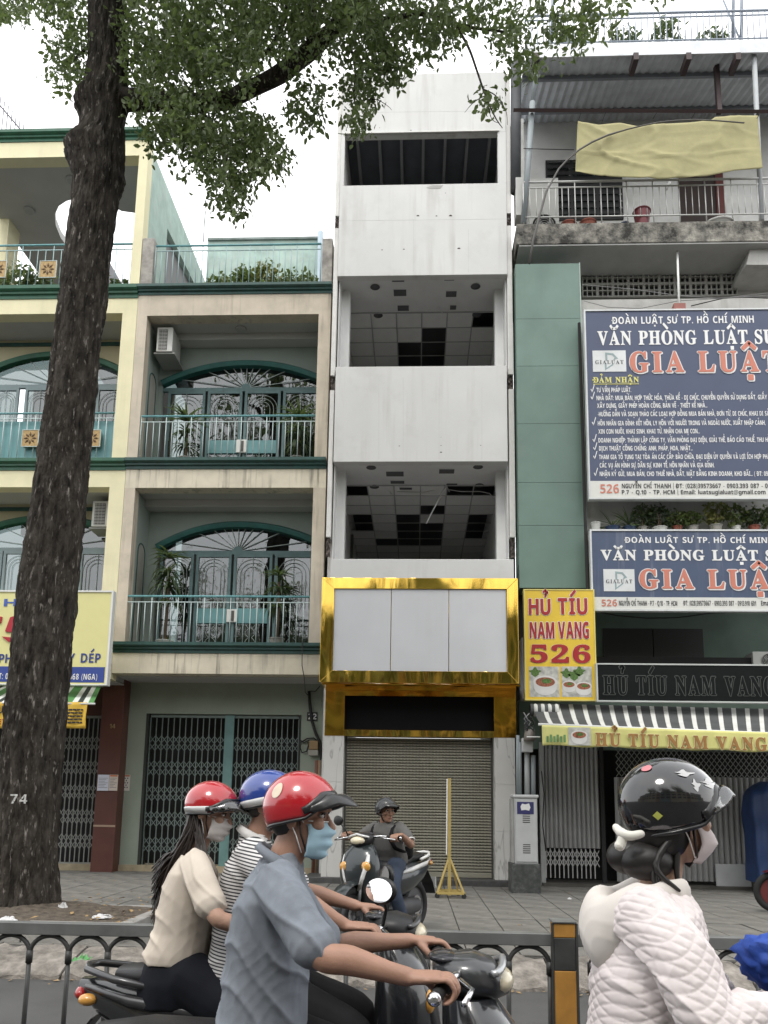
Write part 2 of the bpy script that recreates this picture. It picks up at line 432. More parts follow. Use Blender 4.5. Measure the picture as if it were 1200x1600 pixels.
XL = X(222, 380, YF)           # party wall line between the yellow and the beige house
XR = X(517.5, 455, YF)         # right end of the beige house
beige_house = thing('beige_house', 'three storey beige and green house with two arched loggias beside the white building', 'house', ((XL+XR)/2, 15.5, SW))
yellow_house = thing('yellow_house', 'pale yellow house with green bands behind the tree trunk at the left edge', 'house', (XL-1.5, 15.5, SW))

def moulding(root, px0, py0, px1, py1, mat, x0=None, x1=None, name='cornice'):
    a, b, z0, z1 = rect(px0, py0, px1, py1, YF)
    if x0 is not None: a = x0
    if x1 is not None: b = x1
    h = z1-z0
    prof = [(YF+.2, z0), (YF-.02, z0), (YF-.02, z0+h*.30), (YF-.06, z0+h*.36), (YF-.06, z0+h*.55), (YF-.10, z0+h*.62), (YF-.12, z0+h*.70), (YF-.12, z1), (YF+.2, z1)]
    obj(name, MB().loft([[(xx, p[0], p[1]) for p in prof] for xx in (a, b)]), mat, root)

def railing(root, pxa, pxb, py_top, py_sec, py_bot, n, mt, ms, Y=None, tall=4, rt=.022, tile_at=(), xa=None, xb=None):
    Y = Y or YF+.03
    xm = (pxa+pxb)/2
    xa = X(pxa, py_bot, Y) if xa is None else xa; xb = X(pxb, py_bot, Y) if xb is None else xb
    zt, zs, zb = Z(xm, py_top, Y), Z(xm, py_sec, Y), Z(xm, py_bot, Y)
    obj('handrail', MB().tube([(xa, Y, zt), (xb, Y, zt)], rt, 10), mt, root, smooth=True)
    obj('rail', MB().bar((xa, Y, zs), (xb, Y, zs), .018), ms, root)
    obj('rail', MB().bar((xa, Y, zb), (xb, Y, zb), .018), ms, root)
    lo = MB().tube([(0, 0, zb-.035), (0, 0, zt)], .0105, 6); sh = MB().tube([(0, 0, zb), (0, 0, zs)], .0085, 6)
    pr = {}
    for i in range(n+1):
        x = xa+(xb-xa)*i/n; k = i % tall == 0 or i == n
        if k not in pr:
            o = obj('baluster', lo if k else sh, ms, root, smooth=True); pr[k] = o
        else:
            o = pr[k].copy(); link(o)
        o.location = (x, Y, 0)
    return xa, xb, zt, zs, zb

def arch_pts(xa, xb, zs, zp, xc, n=28, clip=None):
    """flattened arch from (xa,zs) over (xc,zp) to (xb,zs)"""
    pts = []
    for i in range(n+1):
        x = xa+(xb-xa)*i/n
        t = (x-xc)/((xb-xc) if x > xc else (xc-xa))
        pts.append((x, zs+(zp-zs)*(1-abs(t)**2.1)))
    return pts

def loggia(root, name_wall, opening, px_arch, py_spring, py_apex, py_tran, leaves, py_floor, lower, matwall, side_left=True, rays=11, wave=False, framem=None, clipx=None):
    """back wall with an arched fanlight over four glazed leaves; opening=(x0,x1,z0,z1) is the front opening"""
    framem = framem or teal
    x0, x1, z0, z1 = opening
    pa, pc, pb = px_arch
    xa = X(pa, py_spring, YB); xb = X(pb, py_spring, YB); xc = X(pc, py_apex, YB); zs = Z(pc, py_spring, YB); zp = Z(pc, py_apex, YB)
    zf = z0; zt = Z(pc, py_tran, YB)
    ar = arch_pts(xa, xb, zs, zp, xc)
    if wave:
        ar = [(x, z+.0) for x, z in ar]
    wx0, wx1 = x0-.25, x1+.25
    xe = min(xb, wx1-.02); xs = max(xa, wx0+.02)
    ar2 = [p for p in ar if xs <= p[0] <= xe]
    if ar2[-1][0] < xe: ar2.append((xe, zs))
    poly = [(wx0, zf-.2), (wx0, z1+.3), (wx1, z1+.3), (wx1, zf-.2), (ar2[-1][0], zf-.2)] + ar2[::-1] + [(ar2[0][0], zf-.2)]
    obj(name_wall, MB().prism(poly, YB, YB+.16), matwall, root)
    # raised band round the arch
    band = MB(); rings = []
    for i, (x, z) in enumerate(ar2):
        q0 = ar2[max(0, i-1)]; q1 = ar2[min(len(ar2)-1, i+1)]
        nx, nz = -(q1[1]-q0[1]), q1[0]-q0[0]; l_ = math.hypot(nx, nz); nx /= l_; nz /= l_
        rings.append([(x-nx*.035, YB+.10, z-nz*.035), (x-nx*.035, YB-.05, z-nz*.035), (x+nx*.035, YB-.07, z+nz*.035), (x+nx*.06, YB-.07, z+nz*.06), (x+nx*.095, YB-.03, z+nz*.095), (x+nx*.095, YB+.01, z+nz*.095)])
    obj('arch_band', band.loft(rings), archg if framem is teal else mould, root)
    # window set back in the opening
    wd = obj('window', MB().box(ar2[0][0], ar2[-1][0], YB+.05, YB+.12, zt-.03, zt+.05), framem, root)
    fan = [(ar2[0][0], zt+.05)] + [(x, z-.03) for x, z in ar2 if z-.03 > zt+.06] + [(ar2[-1][0], zt+.05)]
    obj('pane', MB().prism(fan, YB+.10, YB+.106), win, wd)
    cz = zt+.05; cxx = (xa+xb)/2 if xc is None else xc
    obj('hub', MB().add(*half_disc(cxx, cz, .10, YB+.06)), framem, wd)
    for i in range(rays):
        t = math.pi*(i+.5)/rays if rays else 0
        dx, dz = math.cos(t), math.sin(t)
        # march to the arch
        s = .1
        while s < 3:
            xx, zz = cxx+dx*s, cz+dz*s
            if xx < ar2[0][0]+.02 or xx > ar2[-1][0]-.02: break
            za = np.interp(xx, [p[0] for p in ar2], [p[1] for p in ar2])
            if zz > za-.04: break
            s += .03
        obj('glazing_bar', MB().bar((cxx+dx*.09, YB+.075, cz+dz*.09), (cxx+dx*s, YB+.075, cz+dz*s), .014), grille, wd)
    for (la, lb, panel) in leaves:
        a = X(la, py_tran+10, YB); b = X(lb, py_tran+10, YB)
        if clipx and a > clipx: continue
        st = .055
        top = zt-.03; bot = zf
        lf = obj('door_leaf', MB().box(a, a+st, YB+.04, YB+.09, bot, top).box(b-st, b, YB+.04, YB+.09, bot, top).box(a+st, b-st, YB+.042, YB+.088, top-.06, top).box(a+st, b-st, YB+.042, YB+.088, bot, bot+.08), framem, root)
        obj('pane', MB().box(a+st, b-st, YB+.07, YB+.075, bot+.08, top-.06), win, lf)
        if panel:
            zz0, zz1 = Z(la, lower[1], YB), Z(la, lower[0], YB)
            obj('door_panel', MB().box(a+st, b-st, YB+.03, YB+.067, zz0, zz1), tealp if framem is teal else framem, lf)
        # wrought iron arches in front of the glass
        g = MB(); mid = (a+b)/2; hw = (b-a)/2-st-.01; zc = top-.1-hw; lowz = Z(la, lower[0], YB) if lower else bot+.3
        for k in range(3):
            rr = hw*(1-.24*k)
            pts = [(mid-rr, YB+.05, lowz-.12*k if k else lowz)]+[(mid+rr*math.cos(q), YB+.05, zc+rr*math.sin(q)) for q in [math.pi*(1-j/12) for j in range(13)]]+[(mid+rr, YB+.05, lowz)]
            g.tube(pts, .006, 5)
        g.tube([(mid, YB+.05, lowz), (mid, YB+.05, top-.06)], .006, 5)
        obj('grille', g, grille, lf, smooth=True, kind='stuff')
        g = MB()
        for zz in np.arange(bot+.14, (Z(la, lower[1], YB) if lower else bot+.5)-.08, .19):
            for sgn in (-1, 1):
                g.tube([(mid+sgn*(.03+.07*abs(math.sin(q*math.pi))), YB+.05, zz+.19*q) for q in [j/8 for j in range(9)]], .005, 5)
        if g.v: obj('grille', g, grille, lf, smooth=True, kind='stuff')
    # room behind
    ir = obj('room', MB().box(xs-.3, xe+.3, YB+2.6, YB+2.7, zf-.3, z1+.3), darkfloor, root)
    return wx0, wx1
def half_disc(cx, cz, r, y, n=12):
    vs = [(cx+r*math.cos(math.pi*k/n), y, cz+r*math.sin(math.pi*k/n)) for k in range(n+1)]
    vs2 = [(a, y+.03, c) for a, b, c in vs]; m_ = n+1
    return vs+vs2, [tuple(range(m_)), tuple(range(2*m_-1, m_-1, -1))]+[(i, i+1, i+1+m_, i+m_) for i in range(n)]
def frame_floor(root, matf, x0, x1, xo0, xo1, zt_beam, zo1, zo0, zfloor, name='pilaster', left=True):
    """two pilasters and the beam over one loggia; xo0..xo1 and zo0..zo1 the opening"""
    if left: obj('pilaster', MB().box(x0, xo0, YF, YF+.24, zo0, zo1), matf, root)
    obj('pilaster', MB().box(xo1, x1, YF, YF+.24, zo0, zo1), matf, root)

# ----- beige house
bh = beige_house
def zy(py, px=360, Y=YF): return Z(px, py, Y)
z_c3t, z_c3b = zy(447), zy(460); z_b3b = zy(492)
z_d2t, z_d2b = zy(718), zy(733); z_b2b = zy(762)
z_d1t, z_d1b = zy(1005), zy(1021); z_b1b = zy(1053)
o2 = (X(231, 500, YF), X(498, 500, YF)); o1 = (X(209, 770, YF), X(489, 770, YF))
xo0, xo1 = (o2[0]+o1[0])/2, (o2[1]+o1[1])/2
moulding(bh, 213, 447, 518, 460, mould2, XL+.003, XR+.02)
obj('beam', MB().box(XL+.003, XR, YF, YF+.3, z_b3b, z_c3b), beige, bh)
frame_floor(bh, beige, XL+.003, XR, xo0, xo1, 0, z_b3b, z_d2t, 0)
moulding(bh, 197, 718, 509, 733, mould2, XL+.003, XR)
obj('beam', MB().box(XL+.003, XR, YF, YF+.3, z_b2b, z_d2b), beige_band, bh)
frame_floor(bh, beige, XL+.003, XR, xo0, xo1, 0, z_b2b, z_d1t, 0)
moulding(bh, 172, 1005, 499, 1021, mould2, XL+.003, XR)
obj('beam', MB().box(XL+.003, XR, YF, YF+.3, z_b1b, z_d1b), beige_band, bh)
# slabs (ceiling of the loggia below)
for zt, zb in ((z_c3t, z_b3b), (z_d2t, z_b2b), (z_d1t, z_b1b)):
    obj('floor_slab', MB().box(XL+.006, XR-.003, YF+.3, YB+.2, zb+.02 if zb != z_b1b else zb+.004, zt), ceilm, bh)
for zb in (z_b3b, z_b2b):
    obj('ceiling_beam', MB().box(xo0-.3, xo1+.3, YB-.32, YB-.002, zb-.13, zb+.018), ceilm, bh)
for z0, z1 in ((z_d2t, z_b3b), (z_d1t, z_b2b)):
    obj('side_wall', MB().box(XL+.006, xo0-.02, YF+.243, YB, z0, z1), innerwall, bh)
    obj('side_wall', MB().box(xo1+.02, XR-.006, YF+.243, YB, z0, z1), innerwall, bh)
loggia(bh, 'back_wall', (xo0, xo1, z_d2t, z_b3b), (254, 385, 512), 600, 570, 607, ((262,320,0),(324,378,1),(382,438,1),(442,498,0)), 720, (687,707), innerwall)
loggia(bh, 'back_wall', (xo0, xo1, z_d1t, z_b2b), (246, 372, 512), 857, 822, 863, ((250,302,0),(306,361,1),(365,425,1),(429,489,0)), 1005, (950,973), innerwall)
railing(bh, 217, 494, 650, 659, 717, 28, rail_top, rail_m)
railing(bh, 192, 483, 932, 941, 1005, 28, rail_top, rail_m)
railing(bh, 240, 500, 383, 391, 446, 28, rail_top, M('rail_green', (.30,.42,.42), .5), Y=YF+.05)
# arched blind niche on the left inner wall
for zc, zl in ((z_b3b-1.15, z_d2t), (z_b2b-1.15, z_d1t)):
    pts = [(YF+.42, zl)]+[(YF+.62-.2*math.cos(q), zc+.2*math.sin(q)) for q in [math.pi*k/10 for k in range(11)]]+[(YF+.82, zl)]
    obj('niche_trim', MB().tube([(xo0-.015, p[0], p[1]) for p in pts], .014, 6), mould2, bh, smooth=True)
    obj('niche_panel', MB().loft([[(xo0-.021+d, p[0], p[1]) for p in pts] for d in (0, .004)]), M('niche', (.34,.33,.29), .7), bh)
# ceiling lamp of the upper loggia
q = P(376, 505, YF+.45)
obj('ceiling_lamp', MB().lathe([(.0, 0), (.12, 0), (.12, -.03), (.10, -.05), (0, -.055)], (q.x, YF+.5, z_b3b+.02), n=24), M('lamp_glass', (.35,.35,.34), .4), bh, smooth=True, auto=30)
# latch boxes in the middle of the leaves
for px, py in ((377, 697), (362, 962)):
    a, b, z0, z1 = rect(px-8, py-10, px+8, py+10, YB)
    obj('latch', MB().box(a, b, YB-.01, YB+.03, z0, z1), M('latch', (.7,.7,.66), .5), bh, bevel=.006)
    obj('latch', MB().box((a+b)/2-.01, (a+b)/2+.05, YB-.02, YB-.011, z0+.02, z1-.03), M('latch_dark', (.08,.07,.06), .5), bh, bevel=.004)
# roof terrace
wth = M('weathered_render', (.36,.34,.31), .9, var=.35, scale=7, bump=.3, dirt=.6, dcol=(.16,.15,.14), dscale=3)
mint = M('mint_wall', (.38,.50,.45), .8, var=.2, scale=3, dirt=.6, dcol=(.45,.5,.47), dscale=2, streak=.4, scol=(.15,.22,.2))
a, b, z0, z1 = rect(222, 372, 239, 447, YF)
obj('terrace_post', MB().box(XL+.01, b, YF, YF+.22, z0, z1), wth, bh, bevel=.01)
a, b, z0, z1 = rect(503, 372, 519, 447, YF)
obj('terrace_post', MB().box(a, XR, YF, YF+.3, z0, z1), wth, bh, bevel=.01)
a, b, z0, z1 = rect(323, 376, 499, 446, 18.5)
obj('terrace_wall', MB().box(a, b, 18.5, 18.65, z_c3t-.3, z1), mint, bh)
obj('terrace_floor', MB().box(XL+.05, XR, YB+.2, 19, z_c3t-.2, z_c3t-.02), concrete, bh)
obj('terrace_coping', MB().box(a, b, 18.44, 18.70, z1, z1+.06), M('coping', (.2,.24,.23), .8, var=.3), bh)
obj('terrace_post', MB().tube([(b+.05, 18.4, z_c3t-.02), (b+.02, 18.4, z1+.15)], .07, 8), M('post_pale', (.5,.6,.68), .6), bh)
# ground floor of the beige house
gx0 = XL-.35
gate = (X(229, 1120, YG), X(471, 1120, YG), Z(350, 1357, YG), Z(350, 1116, YG))
z_und = z_b1b+.004
poly_l = MB().box(gx0, gate[0], YG, YG+.2, SW+.1, z_und)
obj('ground_wall', poly_l, greenwall, bh)
obj('ground_wall', MB().box(gate[1], XR+.2, YG, YG+.2, SW+.1, z_und), greenwall, bh)
obj('lintel', MB().box(gate[0], gate[1], YG, YG+.2, gate[3], z_und), greenwall, bh)
obj('plinth', MB().box(gx0, XR+.2, YG-.06, YG+.5, SW-.05, SW+.12), plinth, bh)
obj('gate_recess', MB().box(gate[0]-.2, gate[1]+.2, YG+.75, YG+.8, SW, gate[3]+.2), dark, bh)
jm = M('jamb_dark', (.03,.035,.03), .7)
obj('jamb', MB().box(gate[0]+.001, gate[0]+.05, YG-.01, YG+.3, SW+.12, gate[3]), jm, bh)
obj('jamb', MB().box(gate[1]-.04, gate[1]-.001, YG-.01, YG+.3, SW+.12, gate[3]), jm, bh)

def scissor_gate(root, x0, x1, z0, z1, Y, n, mat, matl, topbars=True):
    """folding steel gate: one child per upright, lattice strips joined"""
    g = obj('folding_gate', MB().box(x0, x1, Y-.02, Y+.03, z0-.02, z0+.015).box(x0, x1, Y-.02, Y+.03, z1-.05, z1), mat, root)
    pr = None; ch = MB().box(-.008, .008, -.012, .012, z0+.02, z1-.05)
    dx = (x1-x0)/n
    for i in range(n+1):
        if pr is None: pr = obj('upright', ch, mat, g); o = pr
        else: o = pr.copy(); link(o)
        o.location = (x0+dx*i, Y, 0)
    lt = MB()
    zt = z1-.5; zz0 = z0+.45 if topbars else z0+.4
    nb = 5; hgt = (zt-z0)/nb
    for k in range(nb):
        za = z0+.28+k*hgt; cell = hgt*.30
        for rep in range(2):
            zb = za+rep*cell
            for i in range(n):
                for sgn in (0, 1):
                    lt._bar((x0+dx*i, Y-.014-.004*sgn, zb+cell*sgn), (x0+dx*(i+1), Y-.014-.004*sgn, zb+cell*(1-sgn)), .013, .004)
    obj('lattice', lt, matl, g, kind='stuff')
    return g
gm = M('gate_green', (.17,.215,.20), .5, var=.2, scale=8, dirt=.2)
sx = X(354, 1120, YG); sx2 = X(363, 1120, YG)
scissor_gate(bh, gate[0]+.07, sx, gate[2], gate[3]-.02, YG+.08, 13, gm, gm)
scissor_gate(bh, sx2, gate[1]-.06, gate[2], gate[3]-.02, YG+.08, 12, gm, gm)
obj('gate_stile', MB().box(sx-.03, sx2+.04, YG+.02, YG+.06, gate[2], gate[3]-.02), M('gate_stile', (.13,.24,.23), .5, var=.2), bh)
# left return of the projecting first floor
obj('soffit', MB().box(XL+.003, XR-.01, YF+.31, YG+.0, z_b1b-.02, z_b1b+.002), ceilm, bh)
# house number plate
nb = thing('house_number_plate', 'small black house number plate on the grey green wall', 'number plate', P(488, 1120, YG))
a, b, z0, z1 = rect(480, 1113, 496, 1126, YG)
obj('plate', MB().box(a, b, YG-.03, YG-.002, z0, z1), M('black_plate', (.01,.01,.012), .4), nb, bevel=.004)
letter('numeral', '22', whitep, nb, 481.5, 494.5, 1115, 1124, YG-.031, dy=.002)

# ----- yellow house
yh = yellow_house
XY0 = X(-120, 700, YF)
yo1 = (X(192, 500, YF)+X(169, 770, YF))/2       # right edge of its openings
za_t, za_b, zbm = Z(100, 207, YF), Z(100, 221, YF), Z(100, 245, YF)
moulding(yh, 0, 207, 226, 221, mould, XY0, XL+.02)
obj('beam', MB().box(XY0, XL, YF, YF+.28, zbm, za_b), yellow, yh)
zc3t, zc3b, zb3 = Z(100, 450, YF), Z(100, 467, YF), Z(100, 490, YF)
xo_t = X(217, 250, YF)
obj('pilaster', MB().box(xo_t, XL, YF, YF+.28, zc3t, zbm), yellow, yh)
moulding(yh, 0, 450, 213, 467, mould, XY0, XL-.003)
obj('beam', MB().box(XY0, XL-.003, YF, YF+.28, zb3, zc3b), yellow, yh)
zc2t, zc2b, zb2 = Z(100, 719, YF), Z(100, 735, YF), Z(100, 761, YF)
obj('pilaster', MB().box(yo1, XL-.003, YF, YF+.28, zc2t, zb3), yellow, yh)
moulding(yh, 0, 719, 195, 735, mould, XY0, XL-.003)
obj('beam', MB().box(XY0, XL-.003, YF, YF+.28, zb2, zc2b), yellow, yh)
zc1t = Z(100, 1010, YF); zb1 = Z(100, 1060, YF)
obj('pilaster', MB().box(yo1, XL-.003, YF, YF+.28, zc1t, zb2), yellow, yh)
obj('beam', MB().box(XY0, XL-.003, YF, YF+.28, zb1, zc1t), yellow, yh)
for zt, zb in ((zc3t, zb3), (zc2t, zb2), (zc1t, zb1)):
    obj('floor_slab', MB().box(XY0, XL-.006, YF+.28, YB+.2, zb+.02, zt), ceilm, yh)
for zb in (zb3, zb2):
    obj('ceiling_band', MB().box(XY0, XL-.3, YB-.03, YB-.002, zb-.13, zb-.05), mould2, yh)
for z0, z1 in ((zc2t, zb3), (zc1t, zb2)):
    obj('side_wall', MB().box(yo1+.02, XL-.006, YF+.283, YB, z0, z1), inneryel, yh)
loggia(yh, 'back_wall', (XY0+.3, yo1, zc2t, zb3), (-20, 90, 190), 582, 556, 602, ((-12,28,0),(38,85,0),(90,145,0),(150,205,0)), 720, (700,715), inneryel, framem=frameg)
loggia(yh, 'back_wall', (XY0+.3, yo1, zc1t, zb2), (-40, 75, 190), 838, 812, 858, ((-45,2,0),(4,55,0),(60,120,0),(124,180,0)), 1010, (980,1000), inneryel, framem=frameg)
railing(yh, -60, 176, 646, 654, 716, 22, tealp, rail_m, xa=XY0+.3, xb=yo1-.01)
zt_, zb_ = Z(100, 655, YF), Z(100, 715, YF)
obj('rail_panel', MB().box(XY0+.3, yo1-.02, YF+.09, YF+.10, zb_, zt_), tealp, yh)
railing(yh, -60, 206, 383, 391, 449, 22, rail_top, M('rail_green', (.3,.42,.42), .5), xa=XY0+.3, xb=xo_t-.01)
# square ornamental rail tiles
orn = M('ornament_tile', (.42,.28,.11), .6, var=.3, scale=25)
ornd = M('ornament_dark', (.12,.07,.03), .7)
def ornament(root, px, py, s=12.5):
    a, b, z0, z1 = rect(px-s, py-s, px+s, py+s, YF)
    t = obj('ornament', MB().box(a, b, YF-.01, YF+.05, z0, z1), orn, root, bevel=.004)
    cx, cz, h = (a+b)/2, (z0+z1)/2, (b-a)/2
    for k in range(8):
        q = math.pi/4*k; u = Vector((math.cos(q), 0, math.sin(q))); v = Vector((-math.sin(q), 0, math.cos(q)))
        c = Vector((cx, YF-.014, cz))
        obj('petal', MB().add([c+u*h*.18, c+u*h*.5+v*h*.16, c+u*h*.85, c+u*h*.5-v*h*.16, c+u*h*.5-Vector((0,.012,0))], [(0,1,4),(1,2,4),(2,3,4),(3,0,4)]), ornd, t)
    e = MB().box(a-.012, b+.012, YF-.016, YF-.002, z1, z1+.012).box(a-.012, b+.012, YF-.016, YF-.002, z0-.012, z0).box(a-.012, a, YF-.016, YF-.002, z0, z1).box(b, b+.012, YF-.016, YF-.002, z0, z1)
    obj('ornament_frame', e, rail_m, t)
for px, py in ((-3, 421), (75, 421), (47.5, 685), (144, 685)): ornament(yh, px, py)
# open roof room: slab with a rounded cut-out towards the right rear
zs = zbm+.02
cut = [G(px, py, zs) for px, py in ((104, 384), (95, 372), (87, 352), (86, 335), (92, 322), (104, 314), (120, 310), (145, 309), (165, 316), (190, 330), (206, 340))]
cut = [(p.x, p.y) for p in cut]
ycut0 = cut[-1][1]
poly = [(XY0, YF+.28), (xo_t+.02, YF+.28), (xo_t+.02, ycut0)]+cut[::-1][1:]+[(cut[0][0]+.02, cut[0][1]+.5), (cut[0][0]+.02, 21), (XY0, 21)]
obj('roof_slab', MB().slab(poly, zs, zs+.18), ceilm, yh)
# right side wall of the roof room seen along the terrace
xs_ = XL-.02
sw_poly = [(YF+.28, zc3t), (YF+.28, za_b), (22, za_b), (22, zc3t)]
ptop = [(15.0, za_b-.01), (21.5, za_b-.01), (21.5, zc3t), (18.6, zc3t), (16.35, zbm-.7), (16.35, zc3t), (15.0, zc3t)]
obj('side_wall', MB().loft([[(xs_+d, p[0], p[1]) for p in [(YF+.283, zc3t-.02), (YF+.283, za_b-.002), (21.5, za_b-.002), (21.5, za_b-.5), (16.3, zbm-.55), (16.3, zc3t-.02)]] for d in (-.12, 0)]), mint, yh)
obj('inner_side_wall', MB().box(xs_-.20, xs_-.13, 16.2, 21.4, zc3t-.3, za_b-.06), M('grey_inner_wall', (.26,.25,.26), .85, var=.1), yh)
obj('inner_side_wall', MB().box(xs_-2.2, xs_-2.1, 17.5, 21, zc3t, zbm), M('shadow_wall', (.30,.30,.31), .8), yh)
for px, py in ((46, 328), (112, 280)):
    q = G(px, py, zs)
    obj('ceiling_lamp', MB().lathe([(0, 0), (.13, 0), (.13, -.04), (.1, -.06), (0, -.065)], (q.x, q.y, zs), n=20), M('lamp_glass', (.35,.35,.34), .4), yh, smooth=True, auto=30)
q0 = P(-12, 235, 17); q1 = P(22, 235, 17)
obj('roof_pier', MB().box(X(-6, 350, 16.6), X(14, 350, 16.6), 16.6, 17.1, zc3t, zs), yellow, yh)
# spiked railing on its roof
zr = za_t
rr0, rr1 = P(-30, 130, 17.5), P(36, 207, 17.5)
for i in range(12):
    p = rr0.lerp(rr1, i/11)
    obj('roof_spike', MB().tube([(p.x, p.y, zr-.4), (p.x, p.y, p.z+.25)], .012, 5), M('spike', (.12,.12,.14), .6), yh)
obj('roof_rail', MB().tube([rr0, rr1], .02, 6), MATS['spike'], yh)
# ground floor of the yellow house
xp0, xp1 = X(150, 1230, YG-.35), X(184.5, 1230, YG-.35)
obj('brown_pillar', MB().box(xp0, xp1, YG-.35, YG-.02, SW-.02, z_und-.0), brownp, yh, bevel=.006)
obj('pillar_band', MB().box(xp0+.003, xp1-.003, YG-.356, YG-.34, Z(165, 1292, YG-.35), Z(165, 1289, YG-.35)), M('band', (.35,.25,.18), .6), yh)
obj('plinth', MB().box(XY0, xp0, YG-.1, YG+.4, SW-.05, SW+.12), plinth, yh)
g_m = M('gate_grey', (.28,.29,.27), .5, var=.2, scale=8, dirt=.2)
scissor_gate(yh, X(40, 1200, YG), xp0-.01, SW+.13, Z(120, 1118, YG), YG+.02, 17, g_m, g_m)
obj('ground_beam', MB().box(XY0, xp0, YG-.02, YG+.2, Z(120, 1118, YG), zb1), brownp, yh)
obj('gate_recess', MB().box(XY0, xp0+.2, YG+.7, YG+.75, SW, zb1), dark, yh)
obj('soffit', MB().box(XY0, XL, YF+.29, YG, zb1-.02, zb1+.002), ceilm, yh)
pn = letter('numeral', '14', M('gold_numeral', (.35,.26,.12), .4), yh, 171, 180, 1131, 1138, YG-.355, dy=.003)
# three notices pasted across the pillar and the wall
papers = [(152.5, 170, (.62,.64,.72), 'white printed notice on the brown pillar'), (170.5, 184, (.62,.54,.48), 'notice with an orange heading beside the white notice on the brown pillar'), (186, 203, (.66,.63,.58), 'notice with a grid of dark dots on the grey green wall')]
for i, (a, b, c, lab) in enumerate(papers):
    yy = YG-.37 if i < 2 else YG-.012
    x0, x1, z0, z1 = rect(a, 1210.5, b, 1235.5, yy)
    n_ = thing('notice', lab, 'notice', ((x0+x1)/2, yy, z0), 'notices pasted beside the brown pillar')
    obj('sheet', MB().box(x0, x1, yy-.004, yy, z0, z1), M('paper%d' % i, c, .8, var=.05), n_)
    ink = M('ink', (.1,.1,.12), .8); org = M('orange_ink', (.55,.16,.06), .8)
    t_ = MB()
    if i: obj('heading', MB().box(x0+.01, x1-.01, yy-.006, yy-.0045, z1-.035, z1-.008), org, n_)
    if i == 2:
        for r in range(5):
            for c_ in range(3 if r % 2 else 4):
                xx = x0+.03+(.022 if r % 2 else 0)+c_*.047; zz = z1-.07-r*.045
                t_.box(xx-.011, xx+.011, yy-.006, yy-.0045, zz-.013, zz+.013)
    else:
        for r in range(7): t_.box(x0+.02, x1-.02-.03*(r % 3), yy-.006, yy-.0045, z1-.07-r*.03, z1-.063-r*.03)
    obj('print', t_, ink, n_, kind='stuff')
# shop sign of the yellow house
YS = 13.9
sgn = thing('shop_sign', 'pale yellow shop sign with blue and red lettering behind the tree trunk', 'sign', P(60, 1068, YS))
x0, x1, z0, z1 = rect(-120, 925, 170, 1068, YS)
obj('board', MB().box(x0, x1, YS, YS+.12, z0, z1), M('sign_yellow', (.70,.66,.30), .45, var=.04), sgn)
zbd = Z(100, 1042, YS)
obj('blue_band', MB().box(x0+.02, x1-.03, YS-.006, YS-.001, z0+.03, zbd), M('sign_blue', (.03,.06,.27), .4, var=.05), sgn)
e = MB().box(x0, x1, YS-.02, YS+.12, z1, z1+.03).box(x0, x1, YS-.02, YS+.12, z0-.02, z0).box(x1, x1+.035, YS-.02, YS+.12, z0-.02, z1+.03)
obj('frame', e, whitep, sgn)
blue = M('letter_blue', (.03,.05,.22), .4, var=.03); red = M('letter_red', (.40,.015,.03), .35, var=.05)
letter('lettering', 'H', M('letter_blue2', (.05,.11,.42), .4), sgn, 6, 26, 936, 947.5, YS, dy=.01)
letter('lettering', 'PH', blue, sgn, -2, 18, 1022, 1036, YS, dy=.01)
letter('lettering', 'Y DÉP', blue, sgn, 106, 157, 1021, 1035.5, YS, dy=.01, gap=.1)
letter('lettering', '8.568 (NGA)', whitep, sgn, 101, 152, 1053, 1062, YS, dy=.012, gap=.09)
letter('lettering', 'ĐT: 03', whitep, sgn, -8, 18, 1052, 1061, YS, dy=.012, gap=.09)
def flat_letter(root, pts, mat, Y, t=.03):
    obj('raised_letter', MB().prism([(X(px, py, Y), Z(px, py, Y)) for px, py in pts], Y-t, Y-.001), mat, root)
flat_letter(sgn, ((17, 965), (27, 962), (32, 962), (32, 990), (9, 987)), red, YS)
flat_letter(sgn, ((4, 995), (26, 997), (26, 1004), (14, 1003)), red, YS)
flat_letter(sgn, ((-3, 964), (4, 964), (2, 974), (-3, 974)), red, YS)
# green striped awning under the sign
aw = thing('striped_awning', 'green and white striped awning below the yellow shop sign', 'awning', P(100, 1098, 13.6))
grn = M('awning_green', (.07,.22,.06), .8, var=.15); awh = M('awning_white', (.60,.62,.58), .8, var=.1); ablk = M('awning_black', (.02,.03,.025), .8)
def awning_strips(root, ax0, ax1, bx0, bx1, ya, za, yb, zb, seq, n):
    for i in range(n):
        t0, t1 = i/n, (i+1)/n
        p = [(ax0+(ax1-ax0)*t0, ya, za), (ax0+(ax1-ax0)*t1, ya, za), (bx0+(bx1-bx0)*t1, yb, zb), (bx0+(bx1-bx0)*t0, yb, zb)]
        q = [(a, b+.004, c-.006) for a, b, c in p]
        obj('stripe', MB().add(p+q, [(0,1,2,3),(7,6,5,4),(0,4,5,1),(1,5,6,2),(2,6,7,3),(3,7,4,0)]), seq[i % len(seq)], root)
ya, yb = 15.0, 13.5
a0, b0 = P(30, 1071, ya), P(-40, 1097, yb); a1, b1 = P(152, 1071, ya), P(146, 1098, yb)
awning_strips(aw, XY0, X(158, 1071, ya), XY0, b1.x, ya, a0.z, yb, b0.z, [grn, grn, awh, ablk, awh], 46)
obj('front_bar', MB().tube([(XY0, yb, b0.z-.01), (b1.x+.03, yb, b0.z-.01)], .018, 8), whitep, aw, smooth=True)
